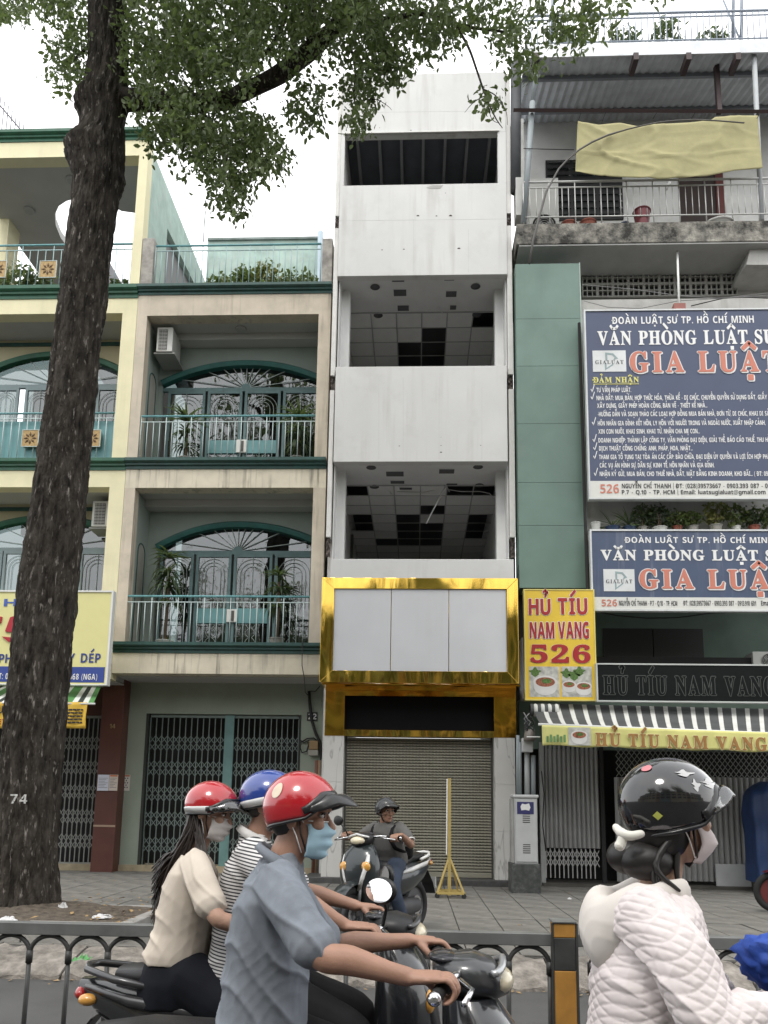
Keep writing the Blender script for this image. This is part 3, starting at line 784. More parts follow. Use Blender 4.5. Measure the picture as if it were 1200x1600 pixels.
for pxa, pxb, lab, t1, t2 in ((101, 137, 'yellow cloth banner with small black print hanging right of the trunk', None, None), (-16, 12, 'yellow cloth banner with bold black lettering left of the trunk', 'UL', 'ET')):
    bn = thing('hanging_banner', lab, 'banner', P((pxa+pxb)/2, 1138, yb), 'yellow banners on the green awning')
    p0, p1 = P(pxa, 1097, yb), P(pxb, 1097, yb); zb0 = Z(pxa, 1138, yb)
    vs, fs = [], []
    for i in range(11):
        for j in range(9):
            xx = p0.x+(p1.x-p0.x)*i/10; zz = p0.z+(zb0-p0.z)*j/8
            vs.append((xx+.004*math.sin(j), yb-.012+.012*math.sin(i*.9+j*.5), zz))
    for i in range(10):
        for j in range(8):
            a_ = i*9+j; fs.append((a_, a_+1, a_+10, a_+9))
    o_ = obj('cloth', MB().add(vs, fs), M('banner_yellow', (.62,.40,.05), .8, var=.1), bn, smooth=True)
    o_.modifiers.new('s', 'SOLIDIFY').thickness = .003
    ink = M('ink', (.1,.1,.12), .8)
    if t1:
        letter('lettering', t1, M('ink_black', (.02,.02,.02), .7), bn, -1, 10, 1103, 1115, yb, dy=.03)
        letter('lettering', t2, red, bn, -1, 9, 1124, 1132, yb, dy=.03)
    else:
        t_ = MB()
        for r in range(5):
            for k in range(8):
                xx = p0.x+.06+(p1.x-p0.x-.12)*k/8; zz = p0.z-.12-r*.055
                t_.box(xx, xx+.028+.01*((k*7+r*3) % 2), yb-.031, yb-.028, zz-.03+.008*((k+r) % 3 == 0), zz)
        obj('print', t_, M('ink_black', (.02,.02,.02), .7), bn, kind='stuff')
# ---------------------------------------------------------------- white narrow building
white = M('white_facade', (.61,.61,.598), .7, var=.05, scale=1.2, bump=.06, bscale=12, streak=.95, scol=(.43,.415,.38), sscale=5, dirt=.3, dcol=(.48,.475,.45), dscale=1.6)
white2 = M('white_side', (.70,.69,.66), .75, var=.12, scale=3, bump=.2, bscale=40, dirt=.3, dcol=(.42,.39,.35), dscale=3)
roomw = M('room_white', (.74,.74,.73), .8, var=.05)
board = M('ceiling_board', (.66,.66,.66), .85, var=.06)
tilem = M('ceiling_tile', (.78,.78,.77), .85, var=.08, scale=2)
tbar = M('ceiling_bar', (.42,.42,.42), .5)
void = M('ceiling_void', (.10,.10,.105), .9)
brickr = M('broken_brick', (.11,.09,.08), .9, var=.6, scale=18, bump=1, bscale=40)
XWL, XWR = (X(521, 500, YW)+X(505, 880, YW))/2, (X(801, 500, YW)+X(807, 880, YW))/2
xil, xir = X(533, 500, YW), X(790, 500, YW)
wh = thing('white_building', 'narrow white building with three open storeys above a gold framed sign', 'building', (0, 15, SW))
ztop = Z(660, 115, YW); zo3t, zo3b = Z(660, 208, YW), Z(660, 288, YW); zo2t, zo2b = Z(660, 430, YW), Z(660, 573, YW)
zo1t, zo1b = Z(660, 722, YW), Z(660, 873, YW); zsb = Z(660, 900, YW)
x3a, x3b = X(538, 250, YW), X(778, 250, YW)
T = .16
obj('facade_panel', MB().box(XWL+.09, XWR-.10, YW, YW+T, zo3t, ztop), white, wh, bevel=.006)
obj('facade_panel', MB().box(XWL+.09, x3a, YW+.001, YW+T, zo3b, zo3t), white, wh)
obj('facade_panel', MB().box(x3b, XWR-.10, YW+.001, YW+T, zo3b, zo3t), white, wh)
obj('facade_panel', MB().box(XWL+.09, XWR-.10, YW, YW+T, zo2t, zo3b), white, wh, bevel=.006)
obj('facade_panel', MB().box(X(523, 645, YW), X(792.5, 645, YW), YW-.02, YW+T, zo1t, zo2b), white, wh, bevel=.008)
a, b, _, _ = rect(513, 873, 803, 900, YW-.25)
obj('sill_band', MB().box(a+.04, b-.0, YW-.25, YW+T, zsb-.15, Z(660, 873.5, YW-.25)), white, wh, bevel=.01)
obj('top_edge_flashing', MB().box(x3a-.03, x3b+.03, YW-.03, YW+.02, zo3t, zo3t+.03), white2, wh)
# side piers with broken notches
for side in (-1, 1):
    xo = XWL if side < 0 else XWR-.10
    xi = XWL+.085 if side < 0 else XWR
    n1t, n1b = Z(660, 584, YW), Z(660, 607, YW); n2t, n2b = Z(660, 838, YW), Z(660, 869, YW); n3t, n3b = Z(660, 333, YW), Z(660, 352, YW)
    for zb, zt in ((n3t, ztop), (n1t, n3b), (n2t, n1b)):
        obj('side_pier', MB().box(xo, xi, YW+.04, YW+.4, zb, zt), white2, wh, bevel=.006)
    for zb, zt in ((n3b, n3t), (n1b, n1t), (n2b, n2t)):
        vs, fs = [], []; nn = 8
        for i in range(nn+1):
            for j in range(nn+1):
                xx = xo+(xi-xo)*i/nn; zz = zb+(zt-zb)*j/nn
                vs.append((xx, YW+.09+.05*mnoise.noise((xx*30, zz*22, side)), zz))
        for i in range(nn):
            for j in range(nn):
                q = i*(nn+1)+j; fs.append((q, q+nn+1, q+nn+2, q+1))
        obj('broken_brickwork', MB().add(vs, fs), brickr, wh)
    obj('party_wall', MB().box(xo if side < 0 else xi-.12, xo+.12 if side < 0 else xi, YW+.4, YW+7, SW, ztop-.3), white2, wh)
# rooms
def room(zc, zfl, board_d, rows, cols, missing, name, tile_w=.56, tile_d=.56, x0=None):
    xa, xb = XWL+.13, XWR-.13
    obj('ceiling_board', MB().box(xa, xb, YW+T, YW+board_d, zc, zc+.03), board, wh)
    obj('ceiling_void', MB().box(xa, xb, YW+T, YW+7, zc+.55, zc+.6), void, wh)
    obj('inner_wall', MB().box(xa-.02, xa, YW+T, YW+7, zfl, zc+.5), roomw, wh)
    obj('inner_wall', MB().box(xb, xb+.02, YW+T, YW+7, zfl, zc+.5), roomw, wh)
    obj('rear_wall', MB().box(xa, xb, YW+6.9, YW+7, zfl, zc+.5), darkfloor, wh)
    obj('floor_slab', MB().box(XWL+.12, XWR-.12, YW+T, YW+7, zfl-.15, zfl), concrete, wh)
    yy = YW+board_d+.02
    obj('ceiling_angle', MB().box(xa, xb, yy-.03, yy, zc-.02, zc+.01), tbar, wh)
    pr = None
    w_ = (xb-xa)/cols
    tb = MB().box(.012, w_-.012, .012, tile_d-.012, .004, .018)
    for r in range(rows):
        obj('ceiling_runner', MB().box(xa, xb, yy+(r+1)*tile_d-.012, yy+(r+1)*tile_d+.012, zc-.004, zc+.004), tbar, wh)
        for c in range(cols):
            if (r, c) in missing: continue
            if pr is None: pr = obj('ceiling_tile', tb, tilem, wh); o = pr
            else: o = pr.copy(); link(o)
            o.location = (xa+c*w_, yy+r*tile_d, zc); o.rotation_euler = (0, 0, 0)
    for c in range(1, cols):
        obj('ceiling_runner', MB().box(xa+c*w_-.012, xa+c*w_+.012, yy, yy+rows*tile_d, zc-.007, zc+.001), tbar, wh)
zf2, zf1 = zo2b-.9, zo1b-.9
room(zo2t+.06, zf2, 1.30, 7, 6, {(0,5),(1,3),(2,2),(2,3),(3,2),(3,3),(4,2)}, 'second')
room(zo1t+.06, zf1, 1.25, 9, 6, {(0,0),(0,4),(0,5),(2,3),(3,0),(3,2),(3,5),(4,2),(4,3),(4,0),(5,2),(5,3),(5,5),(6,1),(6,3),(6,2),(4,5)}, 'first')
def downlight(px, py, zc):
    q = G(px, py, zc)
    obj('downlight', MB().lathe([(.0, .0), (.09, .0), (.10, -.012), (.075, -.014), (.07, .04)], (q.x, q.y, zc-.001), n=18), void, wh, smooth=True, auto=30)
def vent(px, py, zc, w, d):
    q = G(px, py, zc)
    obj('vent_opening', MB().box(q.x-w/2, q.x+w/2, q.y-d/2, q.y+d/2, zc-.006, zc-.001), void, wh)
    obj('vent_lip', MB().box(q.x-w/2-.012, q.x+w/2+.012, q.y-d/2-.012, q.y-d/2, zc-.012, zc-.0012), board, wh)
for px, py in ((586, 448), (743, 447), (591, 492), (745, 491)): downlight(px, py, zo2t+.06)
for px, py, w_, d_ in ((622, 437, .25, .12), (625, 457, .26, .22), (630, 481, .24, .2), (702, 436, .2, .08), (705, 459, .22, .2), (708, 480, .13, .16)): vent(px, py, zo2t+.06, w_, d_)
for px, py in ((580, 730), (747, 729), (585, 760), (749, 758)): downlight(px, py, zo1t+.06)
for px, py, w_, d_ in ((607, 725, .28, .05), (617, 740, .35, .25), (621, 753, .28, .16), (697, 725, .24, .05), (698, 736, .30, .22), (706, 757, .22, .16), (634, 763, .26, .12)): vent(px, py, zo1t+.06, w_, d_)
alu = M('aluminium_strip', (.62,.62,.62), .35, metal=.3)
def strip(pts, r=.012): obj('loose_strip', MB().tube(pts, r, 6), alu, wh, smooth=True)
c2 = zo2t+.06; c1 = zo1t+.06
p = G(703, 497, c2); strip([p, P(702, 478, p.y), P(679, 467, p.y-.4), P(692, 490, p.y-.4)], .010)
p = G(617, 497, c2); strip([p, P(607, 462, p.y-.5)], .008)
p = G(612, 772, c1); strip([p, P(584, 741, p.y-.9)], .012)
p = G(702, 768, c1); strip([p, P(697, 758, p.y-.4), P(666, 818, p.y-.6)], .014)
p = G(620, 768, c1); strip([p, P(660, 770, p.y), P(690, 763, p.y-.1), P(720, 768, p.y-.1), P(750, 768, p.y-.1), P(765, 771, p.y-.1), P(772, 780, p.y-.1)], .008)
# inner piers seen in the openings
for zt, zb in ((zo2t, zf2), (zo1t, zf1)):
    obj('inner_pier', MB().box(XWL+.12, XWL+.30, YW+.55, YW+.8, zb, zt+.06), roomw, wh)
    obj('inner_pier', MB().box(XWR-.30, XWR-.12, YW+.55, YW+.8, zb, zt+.06), roomw, wh)
# stripped top room: roof deck on rafters, a leftover ceiling grid
zr = zo3t+.55
xa, xb = XWL+.13, XWR-.13
obj('roof_deck', MB().box(xa, xb, YW+T, YW+7, zr, zr+.1), M('roof_deck', (.13,.14,.16), .8), wh)
for i in range(7):
    xx = xa+(xb-xa)*(i+.5)/7
    obj('rafter', MB().box(xx-.03, xx+.03, YW+T, YW+6.9, zr-.12, zr-.001), M('rafter', (.32,.33,.34), .7), wh)
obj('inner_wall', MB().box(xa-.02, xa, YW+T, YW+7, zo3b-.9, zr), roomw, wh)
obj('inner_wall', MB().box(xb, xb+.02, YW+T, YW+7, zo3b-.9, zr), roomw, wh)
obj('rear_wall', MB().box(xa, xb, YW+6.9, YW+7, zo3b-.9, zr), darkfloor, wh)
obj('floor_slab', MB().box(xa, xb, YW+T, YW+7, zo3b-1.05, zo3b-.9), concrete, wh)
zg = zo3t-.12
for i, (ya_, za_) in enumerate(((2.0, 0), (2.6, .05), (3.2, .1))):
    obj('hanging_runner', MB()._bar((xa, YW+ya_, zg-.1), (xb, YW+ya_-.25, zg+za_+.06), .03, .03), tbar, wh)
for c in range(6):
    if c in (1, 2): continue
    xx = xa+(xb-xa)*c/6
    obj('ceiling_tile', MB().box(xx+.02, xx+(xb-xa)/6-.02, YW+2.05, YW+2.6, zg+.01+.02*c*.5, zg+.03+.02*c*.5), tilem, wh)
# facade blemishes: anchor holes with rust, scuffs
hole = M('hole', (.05,.035,.03), .9); rust = M('rust_stain', (.32,.17,.08), .9, var=.3)
for px, py, r_ in ((597, 391, .018), (631, 390, .02), (717, 389, .03), (642, 204, .016), (721, 204, .016), (696, 302, .012), (653, 338, .03), (704, 338, .035), (682, 338, .02), (689, 708, .022), (751, 697, .012), (689, 697, .012), (689, 684, .008), (624, 698, .014), (593, 200, .01)):
    q = P(px, py, YW)
    yy = YW-.0205 if py > 570 else YW-.0008
    obj('anchor_hole', MB().add(*half_disc(q.x, q.z-.0, r_, yy, 8)).add(*half_disc(q.x, q.z-r_*.0, r_*.9, yy-.0005, 8)), hole, wh)
for k, (px, py, w_, h_) in enumerate(((680, 293, .18, .05),)):
    q = P(px, py, YW); obj('spalled_patch', MB().prism([(q.x-w_, q.z), (q.x-.05, q.z+h_), (q.x+w_*.9, q.z+h_*.9), (q.x+.1, q.z-h_*.6), (q.x-.1, q.z-h_*.5)], YW-.004, YW+.01), M('spall', (.4,.39,.37), .9, var=.2), wh)
seam = M('panel_seam', (.50,.50,.49), .8)
for px0_, py0_, px1_, py1_ in ((673, 150, 673, 208), (540, 176, 785, 173), (592, 290, 592, 345), (530, 345, 796, 342), (646, 343, 646, 425), (732, 358, 732, 425), (630, 590, 630, 718), (686, 605, 686, 718), (753, 605, 753, 718), (592, 600, 592, 718)):
    yy = YW-.0207 if py0_ > 570 else YW-.0007
    a_, b_ = P(px0_, py0_, yy), P(px1_, py1_, yy)
    obj('panel_joint', MB()._bar(a_, b_, .005, .001), seam, wh)
# ---- gold framed sign box
gold = M('gold_mirror', (.78,.50,.10), .10, metal=1, var=.10, scale=1.5, bump=1, bscale=2.3, stretch=(1.7,1,.5), bdet=0, bdist=.05)
YS2 = 13.45
gs = thing('gold_framed_sign', 'blank white three panel sign in a wide mirror gold frame on the white building', 'sign', (0, 13.9, Z(655, 1067, YS2)))
ox0, ox1, oz0, oz1 = rect(501, 903, 810, 1067, YS2); ix0, ix1, iz0, iz1 = rect(520.5, 920, 792.5, 1048.5, YS2)
for q in ([(ox0,oz1),(ox1,oz1),(ix1,iz1),(ix0,iz1)], [(ox1,oz1),(ox1,oz0),(ix1,iz0),(ix1,iz1)], [(ox1,oz0),(ox0,oz0),(ix0,iz0),(ix1,iz0)], [(ox0,oz0),(ox0,oz1),(ix0,iz1),(ix0,iz0)]):
    obj('frame_side', MB().prism(q, YS2, YS2+.10), gold, gs, bevel=.004)
obj('casing', MB().box(ox0+.01, ox1-.01, YS2+.10, YW-.26, oz0+.01, oz1-.01), gold, gs)
n3 = 3
pw = (ix1-ix0)/3
for i in range(3):
    obj('white_panel', MB().box(ix0+pw*i+.006, ix0+pw*(i+1)-.006, YS2+.03, YS2+.095, iz0, iz1), M('sign_white', (.58,.585,.60), .4, var=.04, scale=1.5, streak=.25, scol=(.45,.44,.42), sscale=6), gs, bevel=.004)
# ---- shop front below
sf = wh
pl0, pl1, _, _ = rect(508, 1155, 537, 1370, YW-.3)
YP = YW-.3
mxl0, mxl1 = X(507, 1150, YP), X(537.5, 1150, YP); mxr0, mxr1 = X(772, 1150, YP), X(807, 1150, YP)
zsof = oz0+.004; zbt, zbb = Z(655, 1088, YP), Z(655, 1141, YP); zgs = Z(655, 1151, YP); zst = SW+.10
gold2 = M('gold_mirror_dark', (.70,.38,.05), .12, metal=1, var=.12, scale=1.2, bump=1, bscale=1.8, stretch=(1.2,1,1.2), bdet=0, bdist=.04)
obj('gold_pier', MB().box(mxl0, mxl1, YP-.012, YW+.2, zgs, zsof-.004), gold2, sf, bevel=.004)
obj('gold_pier', MB().box(mxr0, mxr1, YP-.012, YW+.2, zgs, zsof-.004), gold2, sf, bevel=.004)
obj('gold_soffit', MB().box(mxl1, mxr0, YP, YW+.2, zbt, zsof-.004), gold2, sf)
obj('gold_soffit', MB().box(mxl0, mxr1, YS2+.12, YP-.014, zsof-.03, zsof-.006), gold2, sf)
obj('led_panel', MB().box(mxl1, mxr0, YW-.1, YW+.02, zbb, zbt), M('led_black', (.006,.006,.007), .5, var=.05, spec=.12), sf)
obj('gold_strip', MB().box(mxl1, mxr0, YP+.02, YW+.02, zgs, zbb), gold, sf, bevel=.003)
marble = M('marble', (.62,.61,.58), .3, var=.06, scale=2)
def veins(m):
    nt = m.node_tree; n = nt.nodes; l = nt.links.new; b = n['Principled BSDF']; src = b.inputs['Base Color'].links[0].from_socket
    tc = n.new('ShaderNodeTexCoord'); mp = n.new('ShaderNodeMapping'); mp.inputs['Rotation'].default_value = (0, R(-52), 0); mp.inputs['Scale'].default_value = (1, 1, .18); l(tc.outputs['Object'], mp.inputs[0])
    z = n.new('ShaderNodeTexNoise'); z.inputs['Scale'].default_value = 4.2; z.inputs['Detail'].default_value = 3; z.inputs['Distortion'].default_value = .6; l(mp.outputs[0], z.inputs['Vector'])
    a = n.new('ShaderNodeMath'); a.operation = 'SUBTRACT'; l(z.outputs['Fac'], a.inputs[0]); a.inputs[1].default_value = .5
    a2 = n.new('ShaderNodeMath'); a2.operation = 'ABSOLUTE'; l(a.outputs[0], a2.inputs[0])
    r = n.new('ShaderNodeMapRange'); r.inputs[1].default_value = .0; r.inputs[2].default_value = .022; r.inputs[3].default_value = .75; r.inputs[4].default_value = 0; l(a2.outputs[0], r.inputs[0])
    x = n.new('ShaderNodeMix'); x.data_type = 'RGBA'; l(r.outputs[0], x.inputs[0]); l(src, x.inputs[6]); x.inputs[7].default_value = (.30,.29,.28,1); l(x.outputs[2], b.inputs['Base Color'])
veins(marble)
zz = zst
ht = (zgs-zst)/3
for (a_, b_) in ((mxl0, mxl1), (mxr0, mxr1-.03)):
    for i in range(3):
        obj('marble_slab', MB().box(a_, b_, YP, YW+.2, zst+ht*i+.001, zst+ht*(i+1)-.001), marble, sf, bevel=.003)
obj('doorstep', MB().box(mxl0-.3, mxr1-.04, YP-.12, YW+.5, SW-.03, zst), M('dark_granite', (.07,.07,.07), .5, var=.3, scale=8), sf, bevel=.008)
# roller shutter, one child per slat
rs = obj('roller_shutter', MB().box(mxl1-.0, mxr0+.0, YW+.06, YW+.09, zst, zgs), M('shutter_back', (.03,.03,.028), .8), sf)
ns = 46; sh_ = (zgs-zst-.10)/ns
slm = M('shutter_slat', (.30,.285,.225), .5, var=.12, scale=1.5, streak=.3, scol=(.2,.19,.15), sscale=3)
prof = [(.045, .08), (.012, .10), (.0, .3), (.0, .72), (.010, .9), (.045, .93)]
slat = MB().loft([[(xx, YW+p_[0], p_[1]*sh_) for p_ in prof] for xx in (mxl1+.02, mxr0-.02)])
pr = None
slots = MB()
for i in range(ns):
    if pr is None: pr = obj('slat', slat, slm, rs); o = pr
    else: o = pr.copy(); link(o)
    o.location = (0, 0, zst+.10+i*sh_)
obj('bottom_bar', MB().box(mxl1+.02, mxr0-.02, YW-.01, YW+.05, zst+.005, zst+.095), slm, rs, bevel=.006)
obj('guide_rail', MB().box(mxl1, mxl1+.035, YW-.04, YW+.06, zst, zgs), M('guide', (.06,.06,.055), .5), sf)
obj('guide_rail', MB().box(mxr0-.035, mxr0, YW-.04, YW+.06, zst, zgs), MATS['guide'], sf)
for i in range(2, ns):
    for k in range(42):
        xx = mxl1+.07+(mxr0-mxl1-.14)*k/42
        if (i*31+k*17) % 97 == 0: continue
        slots.box(xx, xx+.034, YW-.001, YW+.02, zst+.10+i*sh_+sh_*.30, zst+.10+i*sh_+sh_*.42)
obj('slots', slots, MATS['shutter_back'], rs, kind='stuff', recalc=False)
# ---------------------------------------------------------------- grey building on the right with its signs
XG0 = X(805, 500, 14.6)
grey = M('grey_render', (.46,.455,.43), .85, var=.18, scale=2, bump=.2, streak=.6, scol=(.2,.19,.17), sscale=7, dirt=.3, dcol=(.25,.24,.22), dscale=1.4)
mossy = M('mossy_concrete', (.42,.40,.35), .95, var=.4, scale=6, bump=.8, bscale=30, dirt=1.25, dcol=(.028,.027,.024), dscale=3.4, streak=.9, scol=(.05,.05,.045), sscale=8)
greenp = M('green_sheet', (.135,.215,.18), .5, var=.14, scale=1.3, dirt=.15, dcol=(.19,.26,.22), dscale=1, bump=.5, bscale=1.6, bdet=1, streak=.3, scol=(.1,.15,.13))
greyc = M('grey_ceiling', (.40,.40,.39), .85, var=.1)
darkbrown = M('dark_brown_steel', (.05,.03,.03), .5)
pipe_m = M('pipe_grey', (.24,.27,.28), .5, var=.15)
YR = 14.6
XRE = 9.0
gb = thing('grey_building', 'weathered grey building with roof terrace, balcony and green metal cladding at the right', 'building', (5, 15.5, SW))
# green cladding, one child per sheet
YC = 14.35
ys = [412, 498, 572, 662, 754, 821, 919]
gx0, gx1 = (X(805, 412, YC)+X(812, 915, YC))/2, (X(905, 412, YC)+X(918, 915, YC))/2
for k in range(6):
    zt, zb = Z(860, ys[k], YC)-.004, Z(860, ys[k+1], YC)+.004
    obj('cladding_sheet', MB().add([(gx0, YC-.003*(k % 2), zb), (gx1, YC-.003*(k % 2), zb), (gx1, YC-.006+.003*(k % 2), zt), (gx0, YC-.006+.003*(k % 2), zt), (gx0, YC+.03, zb), (gx1, YC+.03, zb), (gx1, YC+.03, zt), (gx0, YC+.03, zt)], [(0,1,2,3), (4,7,6,5), (0,4,5,1), (3,2,6,7), (0,3,7,4), (1,5,6,2)]), greenp, gb)
obj('cladding_return', MB().box(gx0, gx1, YC+.035, YC+.5, Z(860, 919, YC), Z(860, 413, YC)), greenp, gb)
obj('edge_trim', MB().box(gx1, gx1+.02, YC-.01, YC+.05, Z(860, 919, YC), Z(860, 411, YC)), M('trim_pale', (.35,.42,.38), .5), gb)
# walls
zslabT, zslabB = Z(1000, 347, YR-.4), Z(1000, 379, YR-.4)
zw0 = Z(1000, 1000, YR)
obj('main_wall', MB().box(gx1+.03, XRE, YR+.6, YR+.8, Z(1000, 480, YR), zslabB), grey, gb)
zv1, zv0 = Z(1000, 427, YR+.6), Z(1000, 467, YR+.6)
# balcony slab
sx0 = X(807, 360, YR-.4)
vs, fs = [], []; n_ = 60
obj('balcony_slab', MB().box(sx0, XRE, YR-.4, YR+2.2, zslabB, zslabT), mossy, gb, bevel=.015)
obj('balcony_soffit', MB().box(sx0+.05, XRE, YR-.38, YR+.6, zslabB-.03, zslabB-.002), greyc, gb)
# ventilation grid of breeze blocks
vx0, vx1 = X(908, 447, YR+.6), X(1150, 447, YR+.6)
obj('vent_recess', MB().box(vx0, vx1, YR+.585, YR+.599, zv0, zv1), dark, gb)
nbk = 10; wv = (vx1-vx0)/nbk; hv = (zv1-zv0)/2
blk = MB(); t_ = .028
for a_, b_, c_, d_ in ((0, wv, 0, t_), (0, wv, hv-t_, hv), (0, t_, t_, hv-t_), (wv-t_, wv, t_, hv-t_), (t_, wv-t_, hv/2-.012, hv/2+.012)):
    blk.box(a_+.001, b_-.001, 0, .06, c_+.001, d_-.001)
for k in (1, 2): blk.box(wv*k/3-.010, wv*k/3+.010, .002, .058, t_, hv/2-.012).box(wv*k/3-.010, wv*k/3+.010, .002, .058, hv/2+.012, hv-t_)
pr = None
bm_ = M('breeze_block', (.33,.325,.30), .9, var=.2)
for r in range(2):
    for c in range(nbk):
        if pr is None: pr = obj('breeze_block', blk, bm_, gb); o = pr
        else: o = pr.copy(); link(o)
        o.location = (vx0+c*wv, YR+.52, zv0+r*hv)
# slanted wall and canopy beam at far right under the slab
obj('beam_haunch', MB().prism([(X(1165, 395, YR), zslabB-.03), (X(1300, 395, YR), zslabB-.03), (X(1300, 425, YR), Z(1300, 425, YR)), (X(1160, 424, YR), Z(1160, 424, YR))], YR-.2, YR+.6), grey, gb)
# balcony railing (one child per bar)
rl_ = M('balcony_rail', (.52,.52,.50), .4, metal=.2, var=.1)
YBR = YR-.34
bx0, bx1 = X(818, 320, YBR), XRE
for py, r_ in ((282, .022), (291, .014), (337, .014)):
    zz = Z(1000, py, YBR); obj('rail', MB().tube([(bx0, YBR, zz), (bx1, YBR, zz)], r_, 8), rl_, gb, smooth=True)
zt, zb = Z(1000, 282, YBR), Z(1000, 347, YBR); zt2, zb2_ = Z(1000, 291, YBR), Z(1000, 337, YBR)
ba, bb = MB().tube([(0, YBR, zb), (0, YBR, zt)], .013, 6), MB().tube([(0, YBR, zb2_), (0, YBR, zt2)], .009, 6)
stp = (X(1010, 320, YBR)-X(1000, 320, YBR))
pA = pB = None
for i in range(60):
    x = bx0+i*stp*1.02
    if x > X(1260, 320, YBR): break
    if i % 4 == 0:
        if pA is None: pA = obj('baluster', ba, rl_, gb, smooth=True); o = pA
        else: o = pA.copy(); link(o)
    else:
        if pB is None: pB = obj('baluster', bb, rl_, gb, smooth=True); o = pB
        else: o = pB.copy(); link(o)
    o.location = (x, 0, 0)
# back wall of the balcony storey, with sloping top under the roof sheets
YK = YR+2.0
wl = M('balcony_wall', (.70,.70,.68), .85, var=.12, scale=2, dirt=.25, dcol=(.35,.34,.32))
pts = [(X(816, 300, YK), zslabT-.1), (X(816, 134, YK), Z(816, 134, YK)), (X(1200, 172, YK), Z(1200, 172, YK)), (XRE+2, Z(1200, 172, YK)-.4), (XRE+2, zslabT-.1)]
obj('balcony_back_wall', MB().prism(pts, YK, YK+.15), wl, gb)
# louvred window and door on it
a, b, z0, z1 = rect(853, 252, 972, 345, YK)
obj('window_frame', MB().box(a, b, YK-.05, YK-.001, z0, z1), M('win_dark', (.03,.03,.03), .6), gb)
for r in range(9):
    for c in range(3):
        x0 = a+(b-a)*c/3+.03; x1 = a+(b-a)*(c+1)/3-.03
        zz = z0+(z1-z0)*(r+.3)/9
        obj('louvre', MB().add([(x0,YK-.10,zz),(x1,YK-.10,zz),(x1,YK-.055,zz+.09),(x0,YK-.055,zz+.09)], [(0,1,2,3)]), glass('louvre_glass', .2, (.5,.55,.55)), gb)
a, b, z0, z1 = rect(1062, 268, 1128, 350, YK)
obj('doorway', MB().box(a, b, YK-.03, YK-.001, zslabT, z1), M('door_dark', (.035,.02,.018), .6), gb)
a2, b2, _, _ = rect(1118, 268, 1130, 350, YK)
obj('door_frame', MB().box(a2, b2, YK-.06, YK-.031, zslabT, z1), M('door_red', (.12,.03,.025), .6), gb)
# roof sheets (corrugated) over the balcony storey and fascia
YRF = YR-.5
zrf_f = Z(1000, 88, YRF); zrf_t = Z(1000, 68, YRF)
rx0 = X(822, 80, YRF)
cor = MB(); vs, fs = [], []
yb_ = YK+.15; zrb = Z(1000, 152, YK+.15)+.35
nn = 160
for i in range(nn+1):
    xx = rx0+(XRE-rx0)*i/nn; dz = .018*math.sin(i*math.pi/2)
    vs += [(xx, YRF+.02, zrf_f+dz+.06), (xx, yb_+3, zrb+dz)]
for i in range(nn): fs.append((2*i, 2*i+2, 2*i+3, 2*i+1))
o = obj('roof_sheet', MB().add(vs, fs), M('roof_zinc', (.56,.59,.63), .7, metal=0, var=.15), gb)
o.modifiers.new('s', 'SOLIDIFY').thickness = .01
for t in (.12, .35, .6, .85):
    yy = YRF+(yb_+3-YRF)*t; zz = zrf_f+(zrb-zrf_f)*t
    obj('purlin', MB()._bar((rx0, yy, zz-.02), (XRE, yy, zz-.02), .10, .06), M('purlin', (.25,.27,.30), .6), gb)
obj('fascia', MB().box(rx0, XRE, YRF-.03, YRF, zrf_f, zrf_t), M('fascia', (.66,.68,.70), .4, metal=.3, var=.2, scale=3, bump=.3, bscale=3), gb)
for px in (838, 993, 1075, 1152):
    a, b, z0, z1 = rect(px-4, 78, px+4, 96, YRF-.03)
    obj('bracket', MB().box(a, b, YRF-.08, YRF+.3, z0, zrf_f-.004 if z0 > zrf_f else z0+.16), darkbrown, gb)
# posts and cross bar of the canopy
obj('canopy_post', MB().tube([P(818, 350, YR-.3), P(832, 160, YR-.35)], .06, 10), pipe_m, gb, smooth=True)
obj('canopy_post', MB().tube([P(832, 160, YR-.35), P(842, 82, YR-.4)], .045, 10), pipe_m, gb, smooth=True)
obj('canopy_post', MB().tube([P(1190, 345, YR-.3), P(1178, 82, YR-.4)], .05, 10), M('post_light', (.42,.44,.45), .5), gb, smooth=True)
obj('cross_bar', MB().tube([P(802, 172, YR-.45), P(1320, 175, YR-.45)], .045, 4), darkbrown, gb)
obj('hanger', MB().box(X(1117, 150, YR), X(1124, 150, YR), YR-.1, YR, Z(1120, 180, YR), Z(1120, 90, YR)), darkbrown, gb)
# roof terrace railing above the fascia
rt = M('terrace_rail', (.30,.34,.40), .5, var=.1)
for py, r_ in ((21, .025), (28, .015), (64, .015)):
    zz = Z(1000, py, YRF+.1); obj('rail', MB().tube([(rx0, YRF+.1, zz), (XRE, YRF+.1, zz)], r_, 8), rt, gb, smooth=True)
bt = MB().tube([(0, YRF+.1, zrf_t-.05), (0, YRF+.1, Z(1000, 21, YRF+.1))], .012, 6); pT = None
for i in range(60):
    x = rx0+i*.125
    if x > X(1260, 40, YRF): break
    if pT is None: pT = obj('baluster', bt, rt, gb, smooth=True); o = pT
    else: o = pT.copy(); link(o)
    o.location = (x, 0, 0)
for px, h_ in ((1145, -90), (1158, -60), (862, -30)):
    obj('terrace_pole', MB().tube([P(px, 66, YRF+.3), P(px+2, h_, YRF+.3)], .035, 8), rt, gb, smooth=True)
obj('terrace_bar', MB().tube([P(1158, 66, YRF+.3), P(1130, 0, YRF+.5), P(1120, -40, YRF+.5)], .02, 6), rt, gb)
